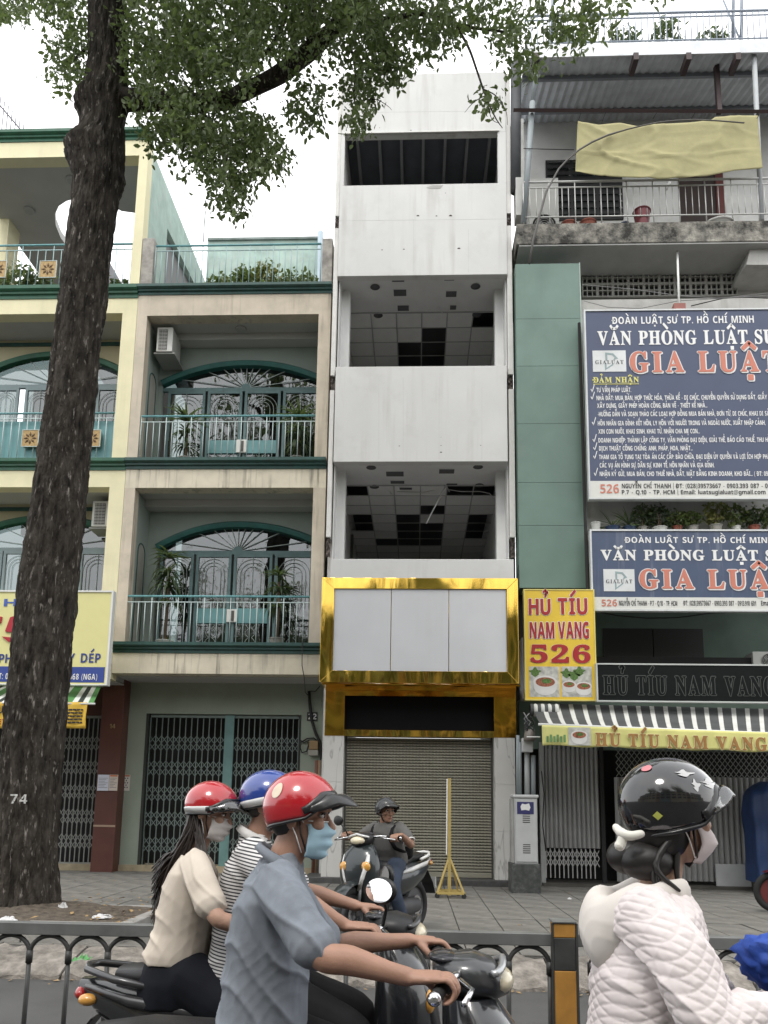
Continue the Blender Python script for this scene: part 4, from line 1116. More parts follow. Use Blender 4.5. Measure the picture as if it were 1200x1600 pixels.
# dark downpipe bundle between the white and grey building
obj('downpipe', MB().tube([P(806, 300, YR-.1), P(806, 100, YR-.1)], .11, 12), M('downpipe', (.06,.065,.07), .7, var=.2), gb, smooth=True)
obj('edge_pier', MB().box(X(810, 300, YR), X(818, 300, YR), YR-.15, YR+.2, Z(812, 345, YR), Z(812, 195, YR)), M('pier_pale', (.5,.5,.48), .8, var=.15), gb)
obj('edge_pier', MB().box(X(804, 320, YR), X(816, 320, YR), YR-.22, YR+.1, Z(812, 348, YR), Z(812, 290, YR)), MATS['pier_pale'], gb)
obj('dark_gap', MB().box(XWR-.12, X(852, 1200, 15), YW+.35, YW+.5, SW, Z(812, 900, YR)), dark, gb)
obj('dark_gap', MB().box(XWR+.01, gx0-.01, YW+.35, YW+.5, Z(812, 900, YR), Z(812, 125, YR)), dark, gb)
obj('support_pole', MB().tube([P(1058, 382, YR-.1), P(1061, 478, YR-.6)], .022, 8), whitep, gb, smooth=True)
obj('pole_foot', MB().box(X(1052, 478, 14.0), X(1070, 478, 14.0), 13.95, 14.1, Z(1060, 486, 14.0), Z(1060, 476, 14.0)), M('foot_red', (.3,.12,.1), .7), gb)
# wall strip under the breeze blocks
obj('spandrel', MB().box(gx1+.03, XRE, YR-.05, YR+.15, Z(1000, 830, YR), Z(1000, 470, YR)), grey, gb)
# first floor: shaded recess with shutters
zr1, zr0 = Z(1000, 950, YR), Z(1000, 1045, YR)
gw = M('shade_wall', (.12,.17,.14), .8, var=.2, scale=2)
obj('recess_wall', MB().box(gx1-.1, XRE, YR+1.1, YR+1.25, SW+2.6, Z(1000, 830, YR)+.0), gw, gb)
a, b, z0, z1 = rect(942, 983, 1098, 1045, YR+1.1)
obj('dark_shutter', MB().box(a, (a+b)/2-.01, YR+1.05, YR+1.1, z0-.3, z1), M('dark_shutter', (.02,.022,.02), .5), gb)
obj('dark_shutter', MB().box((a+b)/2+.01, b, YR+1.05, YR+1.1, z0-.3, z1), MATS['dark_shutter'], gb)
obj('first_floor_slab', MB().box(gx1-.1, XRE, YR+.15, YR+1.1, Z(1000, 830, YR)-.3, Z(1000, 830, YR)), greyc, gb)
obj('slab_ledge', MB().box(gx1+.03, XRE, YR-.55, YR-.051, Z(1000, 828.5, YR-.5)-.12, Z(1000, 828.5, YR-.5)), greyc, gb)

# ---- law office signs
navy = M('sign_navy', (.055,.072,.135), .4, var=.06, scale=3)
navy2 = M('sign_navy_stained', (.05,.075,.14), .4, var=.08, streak=.8, scol=(.22,.25,.3), sscale=10)
swhite = M('sign_letter_white', (.78,.78,.77), .5, var=.02)
salmon = M('sign_salmon', (.56,.19,.13), .5, var=.04)
sblack = M('sign_letter_black', (.02,.02,.025), .5)
syellow = M('sign_letter_yellow', (.72,.68,.22), .5)
YL = 13.95
def law_sign(name, label, x0p, y0p, x1p, y1p, band_y, mat):
    s_ = thing(name, label, 'sign', P((x0p+x1p)/2, y1p, YL))
    a = P(x0p, y0p, YL); c = P(x0p+(13 if y1p-y0p > 200 else 7), y1p, YL)
    x0 = (a.x+c.x)/2; x1 = X(x1p, (y0p+y1p)/2, YL); z1 = a.z; z0 = c.z
    obj('board', MB().box(x0, x1, YL, YL+.1, z0, z1), mat, s_)
    e = .03
    obj('frame', MB().box(x0-e, x1+e, YL-.02, YL+.1, z1, z1+e).box(x0-e, x1+e, YL-.02, YL+.1, z0-e, z0).box(x0-e, x0, YL-.02, YL+.1, z0, z1).box(x1, x1+e, YL-.02, YL+.1, z0, z1), M('sign_frame', (.6,.62,.62), .4), s_)
    obj('white_band', MB().box(x0+.001, x1-.001, YL-.006, YL-.001, z0+.001, Z(1060, band_y, YL)), M('band_white', (.66,.66,.62), .5, var=.04), s_)
    return s_
def logo(s_, x0p, y0p, x1p, y1p):
    a, b, z0, z1 = rect(x0p, y0p, x1p, y1p, YL)
    lg = obj('logo_card', MB().box(a, b, YL-.008, YL-.001, z0, z1), M('logo_white', (.66,.68,.68), .5), s_)
    w_, h_ = b-a, z1-z0
    tealg = M('logo_teal', (.27,.36,.36), .5)
    def q(pts): obj('logo_mark', MB().prism([(a+w_*u, z0+h_*v) for u, v in pts], YL-.0115, YL-.0082), tealg, lg)
    q(((.38,.52), (.38,.90), (.62,.86), (.76,.62), (.62,.55), (.66,.66), (.58,.78), (.44,.80), (.44,.52)))
    q(((.36,.06), (.62,.32), (.60,.37), (.41,.17), (.41,.40), (.36,.40)))
    letter('logo_lettering', 'GIALUAT', sblack, lg, x0p+4, x1p-4, y0p+(y1p-y0p)*.47, y0p+(y1p-y0p)*.64, YL, 'serif', .13, dy=.012)
def outlined(s_, text, x0p, x1p, yt, yb):
    letter('letter_outline', text, swhite, s_, x0p, x1p, yt, yb, YL, 'serif', .12, grow=.022, dy=.006, kind='stuff')
    letter('letter_outline', text, swhite, s_, x0p, x1p, yt, yb, YL, 'serif', .12, grow=.022, dy=.010, off=(.012, -.014), kind='stuff')
    letter('lettering', text, salmon, s_, x0p, x1p, yt, yb, YL, 'serif', .12, grow=.010, dy=.016, kind='stuff')
s1 = law_sign('law_office_sign', 'large navy law office sign listing services in white, above the potted plants', 912, 487, 1222, 778, 751.5, navy)
letter('lettering', 'ĐOÀN LUẬT SƯ TP. HỒ CHÍ MINH', swhite, s1, 957, 1178, 494.5, 505.5, YL, dy=.006, gap=.085)
letter('lettering', 'VĂN PHÒNG LUẬT SƯ', swhite, s1, 934, 1210, 517, 538, YL, 'serif', dy=.006, grow=.006)
logo(s1, 926, 548, 978, 581)
outlined(s1, 'GIA LUẬT', 985, 1217, 550, 581)
letter('lettering', 'ĐẢM NHẬN', syellow, s1, 927, 998, 589.5, 598, YL, 'serif', dy=.006, grow=.003)
a, b = P(927, 600.5, YL), P(998, 600.5, YL); obj('underline', MB().box(a.x, b.x, YL-.008, YL-.002, a.z-.006, a.z+.006), syellow, s1)
rows = [('✓', 609.4, 'TƯ VẤN PHÁP LUẬT.', 932, 986), ('✓', 621.3, 'NHÀ ĐẤT: MUA BÁN, HỢP THỨC HÓA, THỪA KẾ - DI CHÚC, CHUYỂN QUYỀN SỬ DỤNG ĐẤT, GIẤY P', 932, 1204),
 ('', 633.7, 'XÂY DỰNG, GIẤY PHÉP HOÀN CÔNG, BẢN VẼ - THIẾT KẾ NHÀ...', 933, 1105), ('', 646.6, '-HƯỚNG DẪN VÀ SOẠN THẢO CÁC LOẠI HỢP ĐỒNG MUA BÁN NHÀ, ĐƠN TỪ, DI CHÚC, KHAI DI SẢN', 934, 1206),
 ('✓', 661, 'HÔN NHÂN GIA ĐÌNH: KẾT HÔN, LY HÔN VỚI NGƯỜI TRONG VÀ NGOÀI NƯỚC, XUẤT NHẬP CẢNH,', 934, 1196), ('', 674, 'XIN CON NUÔI, KHAI SINH, KHAI TỬ, NHẬN CHA MẸ CON...', 935, 1093),
 ('✓', 687.6, 'DOANH NGHIỆP: THÀNH LẬP CÔNG TY, VĂN PHÒNG ĐẠI DIỆN, GIẢI THỂ, BÁO CÁO THUẾ, THU HỒI', 935, 1206), ('✓', 700.5, 'DỊCH THUẬT CÔNG CHỨNG: ANH, PHÁP, HOA, NHẬT...', 936, 1082),
 ('✓', 713.8, 'THAM GIA TỐ TỤNG TẠI TÒA ÁN CÁC CẤP: BÀO CHỮA, ĐẠI DIỆN ỦY QUYỀN VÀ LỢI ÍCH HỢP PHÁP', 936, 1206), ('', 727, 'CÁC VỤ ÁN HÌNH SỰ, DÂN SỰ, KINH TẾ, HÔN NHÂN VÀ GIA ĐÌNH.', 937, 1116),
 ('✓', 740.3, 'NHẬN KÝ GỬI, MUA BÁN, CHO THUÊ NHÀ, ĐẤT, MẶT BẰNG KINH DOANH, KHO BÃI... ( ĐT: 0913', 937, 1206)]
for ck, yc, tx, xa_, xb_ in rows:
    if ck: letter('tick', '✓', swhite, s1, xa_-8.5, xa_-2.5, yc-4, yc+4, YL, dy=.006)
    letter('lettering', tx, swhite, s1, xa_, xb_, yc-3.4, yc+3.6, YL, dy=.006, gap=.06)
letter('lettering', '526', salmon, s1, 938, 967, 757, 771, YL, dy=.012)
letter('lettering', 'NGUYỄN CHÍ THANH | ĐT: (028)39573667 - 0903.393 087 - 0913', sblack, s1, 971.5, 1212, 756, 763, YL, dy=.012)
letter('lettering', 'P.7 - Q.10 - TP. HCM | Email: luatsugialuat@gmail.com', sblack, s1, 971.5, 1196, 766, 772.5, YL, dy=.012)
s2 = law_sign('law_office_sign', 'smaller streaked navy law office sign below the potted plants', 922, 830, 1240, 952, 933.5, navy2)
letter('lettering', 'ĐOÀN LUẬT SƯ TP. HỒ CHÍ MINH', swhite, s2, 977, 1208, 839.5, 848.5, YL, dy=.006, gap=.085)
letter('lettering', 'VĂN PHÒNG LUẬT SƯ', swhite, s2, 939, 1228, 860, 875.5, YL, 'serif', dy=.006, grow=.006)
logo(s2, 943, 889.5, 991.5, 924)
outlined(s2, 'GIA LUẬT', 1000, 1232, 891, 919.5)
letter('lettering', '526', salmon, s2, 940, 964, 937, 947.5, YL, dy=.012)
letter('lettering', 'NGUYỄN CHÍ THANH - P.7 - Q.10 - TP. HCM', sblack, s2, 967, 1058, 939, 946.5, YL, dy=.012)
letter('lettering', 'ĐT: (028)39573667 - 0903.393 087 - 0913.910 601', sblack, s2, 1068, 1181, 939, 946.5, YL, dy=.012)
letter('lettering', 'Email', sblack, s2, 1189, 1204, 939, 946.5, YL, dy=.012)
# brackets and conduit left of the signs
obj('sign_bracket', MB().tube([(X(918, 870, YL), YL+.06, Z(918, 990, YL)), (X(913, 600, YL), YL+.3, Z(912, 490, YL))], .03, 6), dark, gb)

# ---- yellow noodle sign
YN = 13.85
ns_ = thing('noodle_sign', 'upright yellow noodle shop sign with red lettering and photos of bowls', 'sign', P(875, 1093, YN))
x0, x1, z0, z1 = rect(821, 922.5, 929, 1093, YN)
nyel = M('noodle_yellow', (.75,.52,.04), .4, var=.06, scale=2)
obj('board', MB().box(x0, x1, YN, YN+.14, z0, z1), nyel, ns_)
obj('frame', MB().box(x0-.02, x0, YN-.01, YN+.14, z0-.02, z1+.02).box(x1, x1+.02, YN-.01, YN+.14, z0-.02, z1+.02).box(x0, x1, YN-.01, YN+.14, z1, z1+.02).box(x0, x1, YN-.01, YN+.14, z0-.02, z0), M('noodle_frame', (.70,.60,.18), .4), ns_)
nred = M('noodle_red', (.36,.012,.015), .4, var=.05)
for tx, a_, b_, t_, q_, st in (('HỦ', 826.5, 860, 936, 960.5, 'sans'), ('TÍU', 872, 917.5, 935, 960, 'sans'), ('NAM', 828, 866, 972.5, 997.5, 'sans'), ('VANG', 872.5, 920, 972, 997.5, 'sans'), ('526', 829.5, 922, 1009.5, 1035, 'serif')):
    letter('letter_outline', tx, swhite, ns_, a_, b_, t_, q_, YN, st, .09, grow=.014, dy=.003, kind='stuff')
    letter('lettering', tx, nred, ns_, a_, b_, t_, q_, YN, st, .09, dy=.010, grow=.004 if st == 'sans' else .01)
def dish(root, px, py, r, Y, card=None):
    c = P(px, py, Y); rr = r*Y/FOC
    bowl_w = M('bowl_print', (.66,.65,.62), .5); soup = M('soup_print', (.30,.10,.05), .6, var=.6, scale=40); herb = M('herb_print', (.08,.16,.03), .6, var=.5, scale=40)
    def disc(cx, cz, a_, b_, y, mat, nm):
        obj(nm, MB().add([(cx, y, cz)]+[(cx+a_*math.cos(q), y, cz+b_*math.sin(q)) for q in [2*math.pi*k/20 for k in range(20)]], [(0, k+1, (k+1) % 20+1) for k in range(20)]), mat, root, recalc=False)
    disc(c.x, c.z-rr*.25, rr*.95, rr*.75, Y-.004, bowl_w, 'printed_bowl'); disc(c.x, c.z+rr*.12, rr, rr*.55, Y-.005, bowl_w, 'printed_bowl')
    disc(c.x, c.z+rr*.12, rr*.8, rr*.40, Y-.006, soup, 'printed_soup'); disc(c.x+rr*.1, c.z+rr*.2, rr*.4, rr*.2, Y-.007, herb, 'printed_herbs')
for (a_, b_, bg_) in ((827, 874, (.50,.50,.46)), (877, 925, (.52,.50,.44))):
    x0, x1, z0, z1 = rect(a_, 1041.5, b_, 1089, YN)
    obj('photo_print', MB().box(x0, x1, YN-.003, YN-.0005, z0, z1), M('photo_bg', (.48,.48,.44), .5, var=.4, scale=12), ns_)
dish(ns_, 852, 1068, 19, YN-.003); dish(ns_, 889, 1071, 11, YN-.003); dish(ns_, 912, 1074, 13, YN-.0035)
for px, py in ((836, 1050), (885, 1052), (905, 1049), (897, 1056)):
    c = P(px, py, YN); obj('printed_herbs', MB().add([(c.x, YN-.0045, c.z)]+[(c.x+.09*math.cos(q)*(1+.3*math.sin(q*5)), YN-.0045, c.z+.07*math.sin(q)*(1+.3*math.cos(q*4))) for q in [2*math.pi*k/24 for k in range(24)]], [(0, k+1, (k+1) % 24+1) for k in range(24)]), M('herb_print', (.08,.16,.03)), ns_, recalc=False)
# grey lamp box left of it
obj('sign_side_box', MB().box(X(815, 1030, 14.1), X(822, 1030, 14.1), 14.05, 14.4, Z(818, 1092, 14.1), Z(818, 997, 14.1)), M('side_box', (.5,.5,.5), .5), ns_)

# ---- unlit dark neon sign
YQ = 13.75
nsn = thing('unlit_neon_sign', 'long black sign with unlit outlined letters above the striped awning', 'sign', P(1070, 1097, YQ))
x0, x1, z0, z1 = rect(934, 1040, 1330, 1096, YQ)
obj('board', MB().box(x0, x1, YQ, YQ+.1, z0, z1), M('neon_black', (.006,.008,.008), .4, spec=.15), nsn)
obj('frame', MB().box(x0-.025, x1, YQ-.015, YQ+.1, z1, z1+.025).box(x0-.025, x1, YQ-.015, YQ+.1, z0-.025, z0).box(x0-.025, x0, YQ-.015, YQ+.1, z0, z1), M('neon_frame', (.50,.52,.50), .4), nsn)
letter('letter_outline', 'HỦ TÍU NAM VANG', M('neon_line', (.10,.11,.10), .4), nsn, 943, 1212, 1057, 1086, YQ, 'serif', .1, grow=.013, dy=.004, kind='stuff')
letter('lettering', 'HỦ TÍU NAM VANG', MATS['neon_black'], nsn, 943, 1212, 1057, 1086, YQ, 'serif', .1, dy=.0105, grow=.003)

# ---- striped awning and banner of the noodle shop
YA0, YA1 = 14.2, 12.7
na = thing('striped_awning', 'dark grey and white striped awning of the noodle shop', 'awning', P(1020, 1140, YA1))
t0, t1 = P(832, 1099, YA0), P(1300, 1110, YA0); f0, f1 = P(846, 1132, YA1), P(1300, 1150, YA1)
nst = 66
adk = M('awning_dark', (.07,.075,.075), .8, var=.2); awm = M('awning_cream', (.62,.62,.58), .8, var=.12)
for i in range(nst):
    mt = awm if i % 3 == 2 else (adk if i % 6 != 4 else adk)
    u0_, u1_ = i/nst, (i+1)/nst
    p = []
    for u_ in (u0_, u1_):
        a = t0.lerp(t1, u_); b = f0.lerp(f1, u_)
        for v_ in (0, .25, .5, .75, 1):
            c = a.lerp(b, v_); c.z -= .07*math.sin(math.pi*v_); p.append(c)
    q = [c+Vector((0, .006, -.006)) for c in p]
    fs = [(k, k+1, k+6, k+5) for k in range(4)]+[(k+10, k+15, k+16, k+11) for k in range(4)]
    obj('stripe', MB().add(p+q, fs), mt, na)
obj('front_bar', MB().tube([f0+Vector((-.05,-.01,0)), f1+Vector((0,-.01,0))], .022, 8), whitep, na, smooth=True)
hs0, hs1 = P(828, 1100, YA0-.3), P(872, 1119, YA0-.3)
for i in range(8):
    xa_ = hs0.x+(hs1.x-hs0.x)*i/8; xb_ = hs0.x+(hs1.x-hs0.x)*(i+1)/8
    obj('rolled_stripe', MB().lathe([(.10, xa_-hs0.x), (.115, (xa_+xb_)/2-hs0.x), (.10, xb_-hs0.x)], (hs0.x, YA0-.3, (hs0.z+hs1.z)/2), (1,0,0), 14), awm if i % 2 else adk, na, smooth=True)
bn = thing('fabric_banner', 'pale yellow green fabric banner with brown lettering hanging from the noodle shop awning', 'banner', P(1020, 1170, YA1))
vs, fs = [], []; n1, n2 = 60, 8
bt0, bt1 = P(846, 1133, YA1), P(1300, 1148, YA1); bb0, bb1 = P(847, 1165, YA1), P(1300, 1178, YA1)
for i in range(n1+1):
    for j in range(n2+1):
        a = bt0.lerp(bt1, i/n1); b = bb0.lerp(bb1, i/n1); c = a.lerp(b, j/n2)
        c.y += -.03+.012*math.sin(i*.8)*(j/n2); c.z += .012*math.sin(i*.55)*(j/n2)
        vs.append(c)
for i in range(n1):
    for j in range(n2):
        q = i*(n2+1)+j; fs.append((q, q+1, q+n2+2, q+n2+1))
o = obj('cloth', MB().add(vs, fs), M('banner_lime', (.66,.64,.24), .75, var=.08, scale=3), bn, smooth=True); o.modifiers.new('s', 'SOLIDIFY').thickness = .003
def tilt_letter(text, xa, xb, yt, yb, dyp):  # follows the slope of the banner
    vs, fs, wd = compose(text, 'serif', .12); a = P(xa, yb, YA1); b = P(xb, yb+dyp, YA1); t = P(xa, yt, YA1)
    sx = (b.x-a.x)/wd; sz = (t.z-a.z)/CAPH['serif']; sl_ = (b.z-a.z)/(b.x-a.x)
    for gr, mt, dd in ((.016, M('banner_cream', (.72,.66,.36), .7), .055), (.006, M('banner_brown', (.34,.17,.05), .7), .063)):
        mb = MB()
        for k in range(8):
            ox, oz = gr*math.cos(k*math.pi/4), gr*math.sin(k*math.pi/4)
            mb.add([(a.x+v[0]*sx+ox, YA1-dd-k*.0004, a.z+v[0]*sx*sl_+v[1]*sz+oz) for v in vs], fs)
        obj('lettering', mb, mt, bn, recalc=False, kind='stuff')
tilt_letter('HỦ TÍU NAM VANG', 930, 1196, 1146, 1165, 8)
x0, x1, z0, z1 = rect(887, 1137, 922, 1165, YA1)
obj('photo_print', MB().box(x0, x1, YA1-.052, YA1-.048, z0, z1), M('photo_bg2', (.5,.5,.46), .6, var=.3, scale=10), bn)
dish(bn, 905, 1150, 13, YA1-.053)
x0, x1, z0, z1 = rect(852, 1137, 884, 1162, YA1)
for k in range(6):
    obj('printed_bottle', MB().box(x0+(x1-x0)*k/6+.01, x0+(x1-x0)*(k+1)/6-.01, YA1-.05, YA1-.047, z0+.02, z0+(z1-z0)*(.45+.1*(k % 2))), M('bottle_print', (.12,.26,.10), .6, var=.4, scale=15), bn)
# ---- folding steel gates of the shop
YE = 14.55
fg = gb
cm = M('corrugated_grey', (.30,.30,.295), .5, var=.14, scale=2, streak=.3, scol=(.18,.17,.16))
def folded(px0_, px1_, pyt, pyb, Y, n, name='gate_leaf'):
    a, b, z0, z1 = rect(px0_, pyt, px1_, pyb, Y)
    for i in range(n):
        x0 = a+(b-a)*i/n; x1 = a+(b-a)*(i+1)/n; xm = (x0+x1)/2
        obj(name, MB().loft([[(x0, Y, z), (xm-.01, Y-.045, z), (xm+.01, Y-.045, z), (x1, Y, z), (x1, Y+.01, z), (x0, Y+.01, z)] for z in (z0, z1)]), cm, fg)
folded(850, 936, 1160, 1325, YE, 12)
scissor_gate(fg, X(853, 1350, YE), X(936, 1350, YE), Z(890, 1372, YE), Z(890, 1322, YE), YE-.01, 12, M('gate_pale', (.4,.4,.39), .5), M('gate_pale'  , (.4,.4,.39)), False) if False else None
lt = MB(); a, b, z0, z1 = rect(853, 1326, 936, 1372, YE)
for i in range(12):
    xa_, xb_ = a+(b-a)*i/12, a+(b-a)*(i+1)/12
    obj('gate_bar', MB().box(xa_-.008, xa_+.008, YE-.03, YE-.01, z0, z1), M('gate_pale', (.42,.42,.41), .5), fg)
    for k in range(2):
        zz = z0+.2+k*.14
        lt._bar((xa_, YE-.034, zz), (xb_, YE-.034, zz+.14), .012, .004)._bar((xa_, YE-.039, zz+.14), (xb_, YE-.039, zz), .012, .004)
obj('lattice', lt, M('gate_pale', (.42,.42,.41)), fg, kind='stuff')
folded(1052, 1245, 1215, 1378, YE, 22)
folded(962, 1050, 1215, 1378, YE, 10)
lt = MB(); a, b, z0, z1 = rect(962, 1172, 1245, 1215, YE)
for i in range(34):
    xa_, xb_ = a+(b-a)*i/34, a+(b-a)*(i+1)/34
    for k in range(4):
        zz = z0+(z1-z0)*k/4
        lt._bar((xa_, YE-.02, zz), (xb_, YE-.02, zz+(z1-z0)/4), .012, .004)._bar((xa_, YE-.025, zz+(z1-z0)/4), (xb_, YE-.025, zz), .012, .004)
obj('lattice', lt, g_m, fg, kind='stuff')
obj('shop_interior', MB().box(X(846, 1250, YE), XRE, YE+.6, YE+.65, SW, SW+4.2), dark, fg)
obj('shop_lintel', MB().box(X(812, 1170, YE), XRE, YE-.02, YE+.3, Z(1000, 1172, YE), Z(1000, 1095, YE)), gw, fg)
obj('gate_post', MB().box(X(843, 1260, YE), X(850, 1260, YE), YE-.08, YE+.02, SW, Z(850, 1160, YE)), M('gate_post', (.33,.34,.33), .5, var=.15), fg)
obj('gate_post', MB().box(X(938, 1260, YE), X(944, 1260, YE), YE-.05, YE+.02, SW, Z(938, 1160, YE)), dark, fg)
obj('shop_step', MB().box(X(846, 1380, YE), XRE, YE-.25, YE+.6, SW-.03, SW+.05), M('step_dark', (.08,.075,.065), .8, var=.3), fg)
a, b, z0, z1 = rect(1118, 1350, 1172, 1386, YE-.1)
obj('ramp_plate', MB().box(a, b, YE-.14, YE-.11, SW+.052, z1), M('plate_pale', (.5,.51,.51), .5), fg)
# ---------------------------------------------------------------- the far side of the street behind the camera (seen only as reflections)
op = struct('opposite_street_front', MB().box(-60, 60, -20, -19.5, 0, 7.5), M('opposite_wall', (.34,.31,.26), .9, var=.4, scale=.25))
ro = random.Random(21); x = -45.0
while x < 45:
    w_ = ro.uniform(3.6, 5.2); h_ = ro.uniform(9, 14.5)
    obj('opposite_block', MB().box(x, x+w_-.05, -20.6-ro.random(), -19.0-ro.random()*.6, 0, h_), M('opp%d' % ro.randrange(5), [(.42,.38,.28), (.25,.24,.22), (.45,.44,.42), (.30,.22,.16), (.22,.28,.27)][ro.randrange(5)], .9, var=.2), op)
    for f in range(3):
        obj('opposite_window', MB().box(x+.6, x+w_-.7, -19.05, -18.9, 3.6+f*3.3, 5.6+f*3.3), M('opp_dark', (.03,.03,.035), .4), op)
    x += w_
# ---------------------------------------------------------------- street tree
bark = M('bark', (.050,.043,.036), .95, var=.75, scale=13, bump=1, bscale=20, stretch=(1, 1, .3), spec=.2)
[q for q in bark.node_tree.nodes if q.type == 'BUMP'][0].inputs['Distance'].default_value = .09
def flecks(m):
    nt = m.node_tree; n = nt.nodes; l = nt.links.new; b = n['Principled BSDF']; src = b.inputs['Base Color'].links[0].from_socket
    tc = n.new('ShaderNodeTexCoord'); mp = n.new('ShaderNodeMapping'); mp.inputs['Scale'].default_value = (1, 1, .30); l(tc.outputs['Object'], mp.inputs[0])
    z = n.new('ShaderNodeTexNoise'); z.inputs['Scale'].default_value = 21; z.inputs['Detail'].default_value = 3; z.inputs['Roughness'].default_value = .6; l(mp.outputs[0], z.inputs['Vector'])
    r = n.new('ShaderNodeMapRange'); r.inputs[1].default_value = .60; r.inputs[2].default_value = .72; l(z.outputs['Fac'], r.inputs[0])
    x = n.new('ShaderNodeMix'); x.data_type = 'RGBA'; l(r.outputs[0], x.inputs[0]); l(src, x.inputs[6]); x.inputs[7].default_value = (.26,.235,.21,1); l(x.outputs[2], b.inputs['Base Color'])
flecks(bark)
YT = 9.0
tree = thing('street_tree', 'tall dark barked street tree leaning right in the pit at the left edge', 'tree', G(42, 1428, .3))
tab = [(1440,-16,94),(1428,-12,91),(1400,-8,88.5),(1360,-5,87),(1300,-1,88.5),(1240,3,91),(1180,7,95.5),(1100,13,102),(1000,23,110),(900,35,119),(800,50,130),(700,65,139),(600,78,148),(520,88,156),(460,96,165),(400,103,170),(380,105,173),(345,110,177),(310,115,182),(295,116,187),(280,115,192),(265,111,190),(250,105,192),(240,102,193),(228,112,193),(215,124,192.5),(200,128,193),(185,127,194),(172,120,196),(163,118,198),(150,129,199),(130,135,198),(100,142,196),(50,140,193),(0,139,191),(-60,140,190),(-140,143,188),(-240,148,184),(-340,155,180)]
NS = 110; rings = []
zs_ = [t[0] for t in tab]
ys_ = np.arange(1440, -340, -5)
lx = np.interp(-ys_, [-t[0] for t in tab], [t[1] for t in tab]); rx = np.interp(-ys_, [-t[0] for t in tab], [t[2] for t in tab])
def fbm(p, o=4):
    s_, a_ = 0, 1
    for k in range(o): s_ += a_*mnoise.noise(p); p = (p[0]*2.1, p[1]*2.1, p[2]*2.1); a_ *= .5
    return s_
for py, a_, b_ in zip(ys_, lx, rx):
    c = P((a_+b_)/2, py, YT); r_ = abs(X(b_, py, YT)-X(a_, py, YT))/2
    ring_ = []
    for k in range(NS):
        q = 2*math.pi*k/NS; d = Vector((math.cos(q), math.sin(q), 0))
        nv = (d.x*2.6+c.x*.2, d.y*2.6, c.z*.9)
        disp = .022*fbm((d.x*5, d.y*5, c.z*1.3))+.022*fbm((d.x*13, d.y*13, c.z*3.4), 3)+.012*mnoise.noise((d.x*30, d.y*30, c.z*9))
        flare = .10*max(0, (1410-0*py)/1410-1) if False else 0
        if py > 1330: flare = .02*((py-1330)/110)**2*(1+.6*math.sin(q*5+1))
        ring_.append(c+d*(r_*.985+disp+flare))
    rings.append(ring_)
obj('trunk', MB().loft(rings), bark, tree, smooth=True)
letter('painted_number', '74', M('white_mark', (.5,.5,.48), .9, var=.6, scale=60), tree, 15, 42, 1241, 1255.5, YT-.44, gap=.1)
def limb(pts, rad, n=14):
    ps = [P(*p) for p in pts]
    # resample as a smooth curve
    out, rr = [], []
    for i in range(len(ps)-1):
        p0 = ps[max(0, i-1)]; p1 = ps[i]; p2 = ps[i+1]; p3 = ps[min(len(ps)-1, i+2)]
        for k in range(6):
            t = k/6
            out.append(.5*((2*p1)+(p2-p0)*t+(2*p0-5*p1+4*p2-p3)*t*t+(3*p1-p0-3*p2+p3)*t**3)); rr.append(rad[i]+(rad[i+1]-rad[i])*t)
    out.append(ps[-1]); rr.append(rad[-1])
    rr = [r_*(1+.12*mnoise.noise((o.x*4, o.y*4, o.z*4))) for r_, o in zip(rr, out)]
    obj('limb', MB().tube(out, rr, n), bark, tree, smooth=True)
limb([(170,155,9.0),(230,157,8.95),(300,160,8.85),(350,157,8.75),(385,142,8.7),(435,117,8.6),(478,86,8.55),(515,52,8.5),(545,22,8.45),(575,-25,8.4),(610,-90,8.3)], [.16,.125,.11,.105,.10,.105,.105,.095,.09,.085,.07])
limb([(478,88,8.55),(486,60,8.5),(484,25,8.5),(492,-20,8.5)], [.07,.055,.05,.045])
limb([(415,85,8.8),(430,62,8.8),(443,35,8.8),(452,-5,8.8)], [.02,.028,.03,.035])
limb([(300,160,8.85),(330,195,8.7),(350,240,8.5),(365,285,8.4)], [.03,.025,.018,.01])
limb([(545,22,8.45),(600,30,8.3),(660,22,8.2),(720,40,8.1),(790,50,8.0)], [.04,.03,.025,.02,.012])
limb([(700,20,8.1),(730,70,8.0),(745,110,7.95),(757,145,7.9),(772,180,7.85),(785,200,7.8)], [.02,.015,.012,.01,.007,.004])
limb([(757,140,7.9),(775,150,7.88),(790,172,7.85),(793,195,7.85)], [.007,.006,.004,.003], 6)
limb([(757,150,7.9),(740,160,7.9),(726,176,7.9)], [.006,.004,.002], 6)
limb([(762,160,7.9),(768,185,7.9),(780,193,7.9)], [.005,.004,.002], 6)
limb([(545,60,8.4),(555,110,8.3),(553,150,8.2),(560,185,8.1)], [.02,.014,.01,.005], 8)
limb([(553,160,8.2),(585,155,8.15),(605,165,8.1),(612,172,8.1)], [.006,.005,.003,.002], 6)
limb([(160,60,9.0),(130,80,9.1),(100,110,9.2)], [.03,.02,.01], 8)
limb([(170,-40,9.0),(240,-90,8.6),(330,-150,8.0),(420,-230,7.4)], [.13,.11,.09,.06])
limb([(165,-60,9.0),(100,-100,9.2),(30,-130,9.2)], [.08,.06,.04], 8)
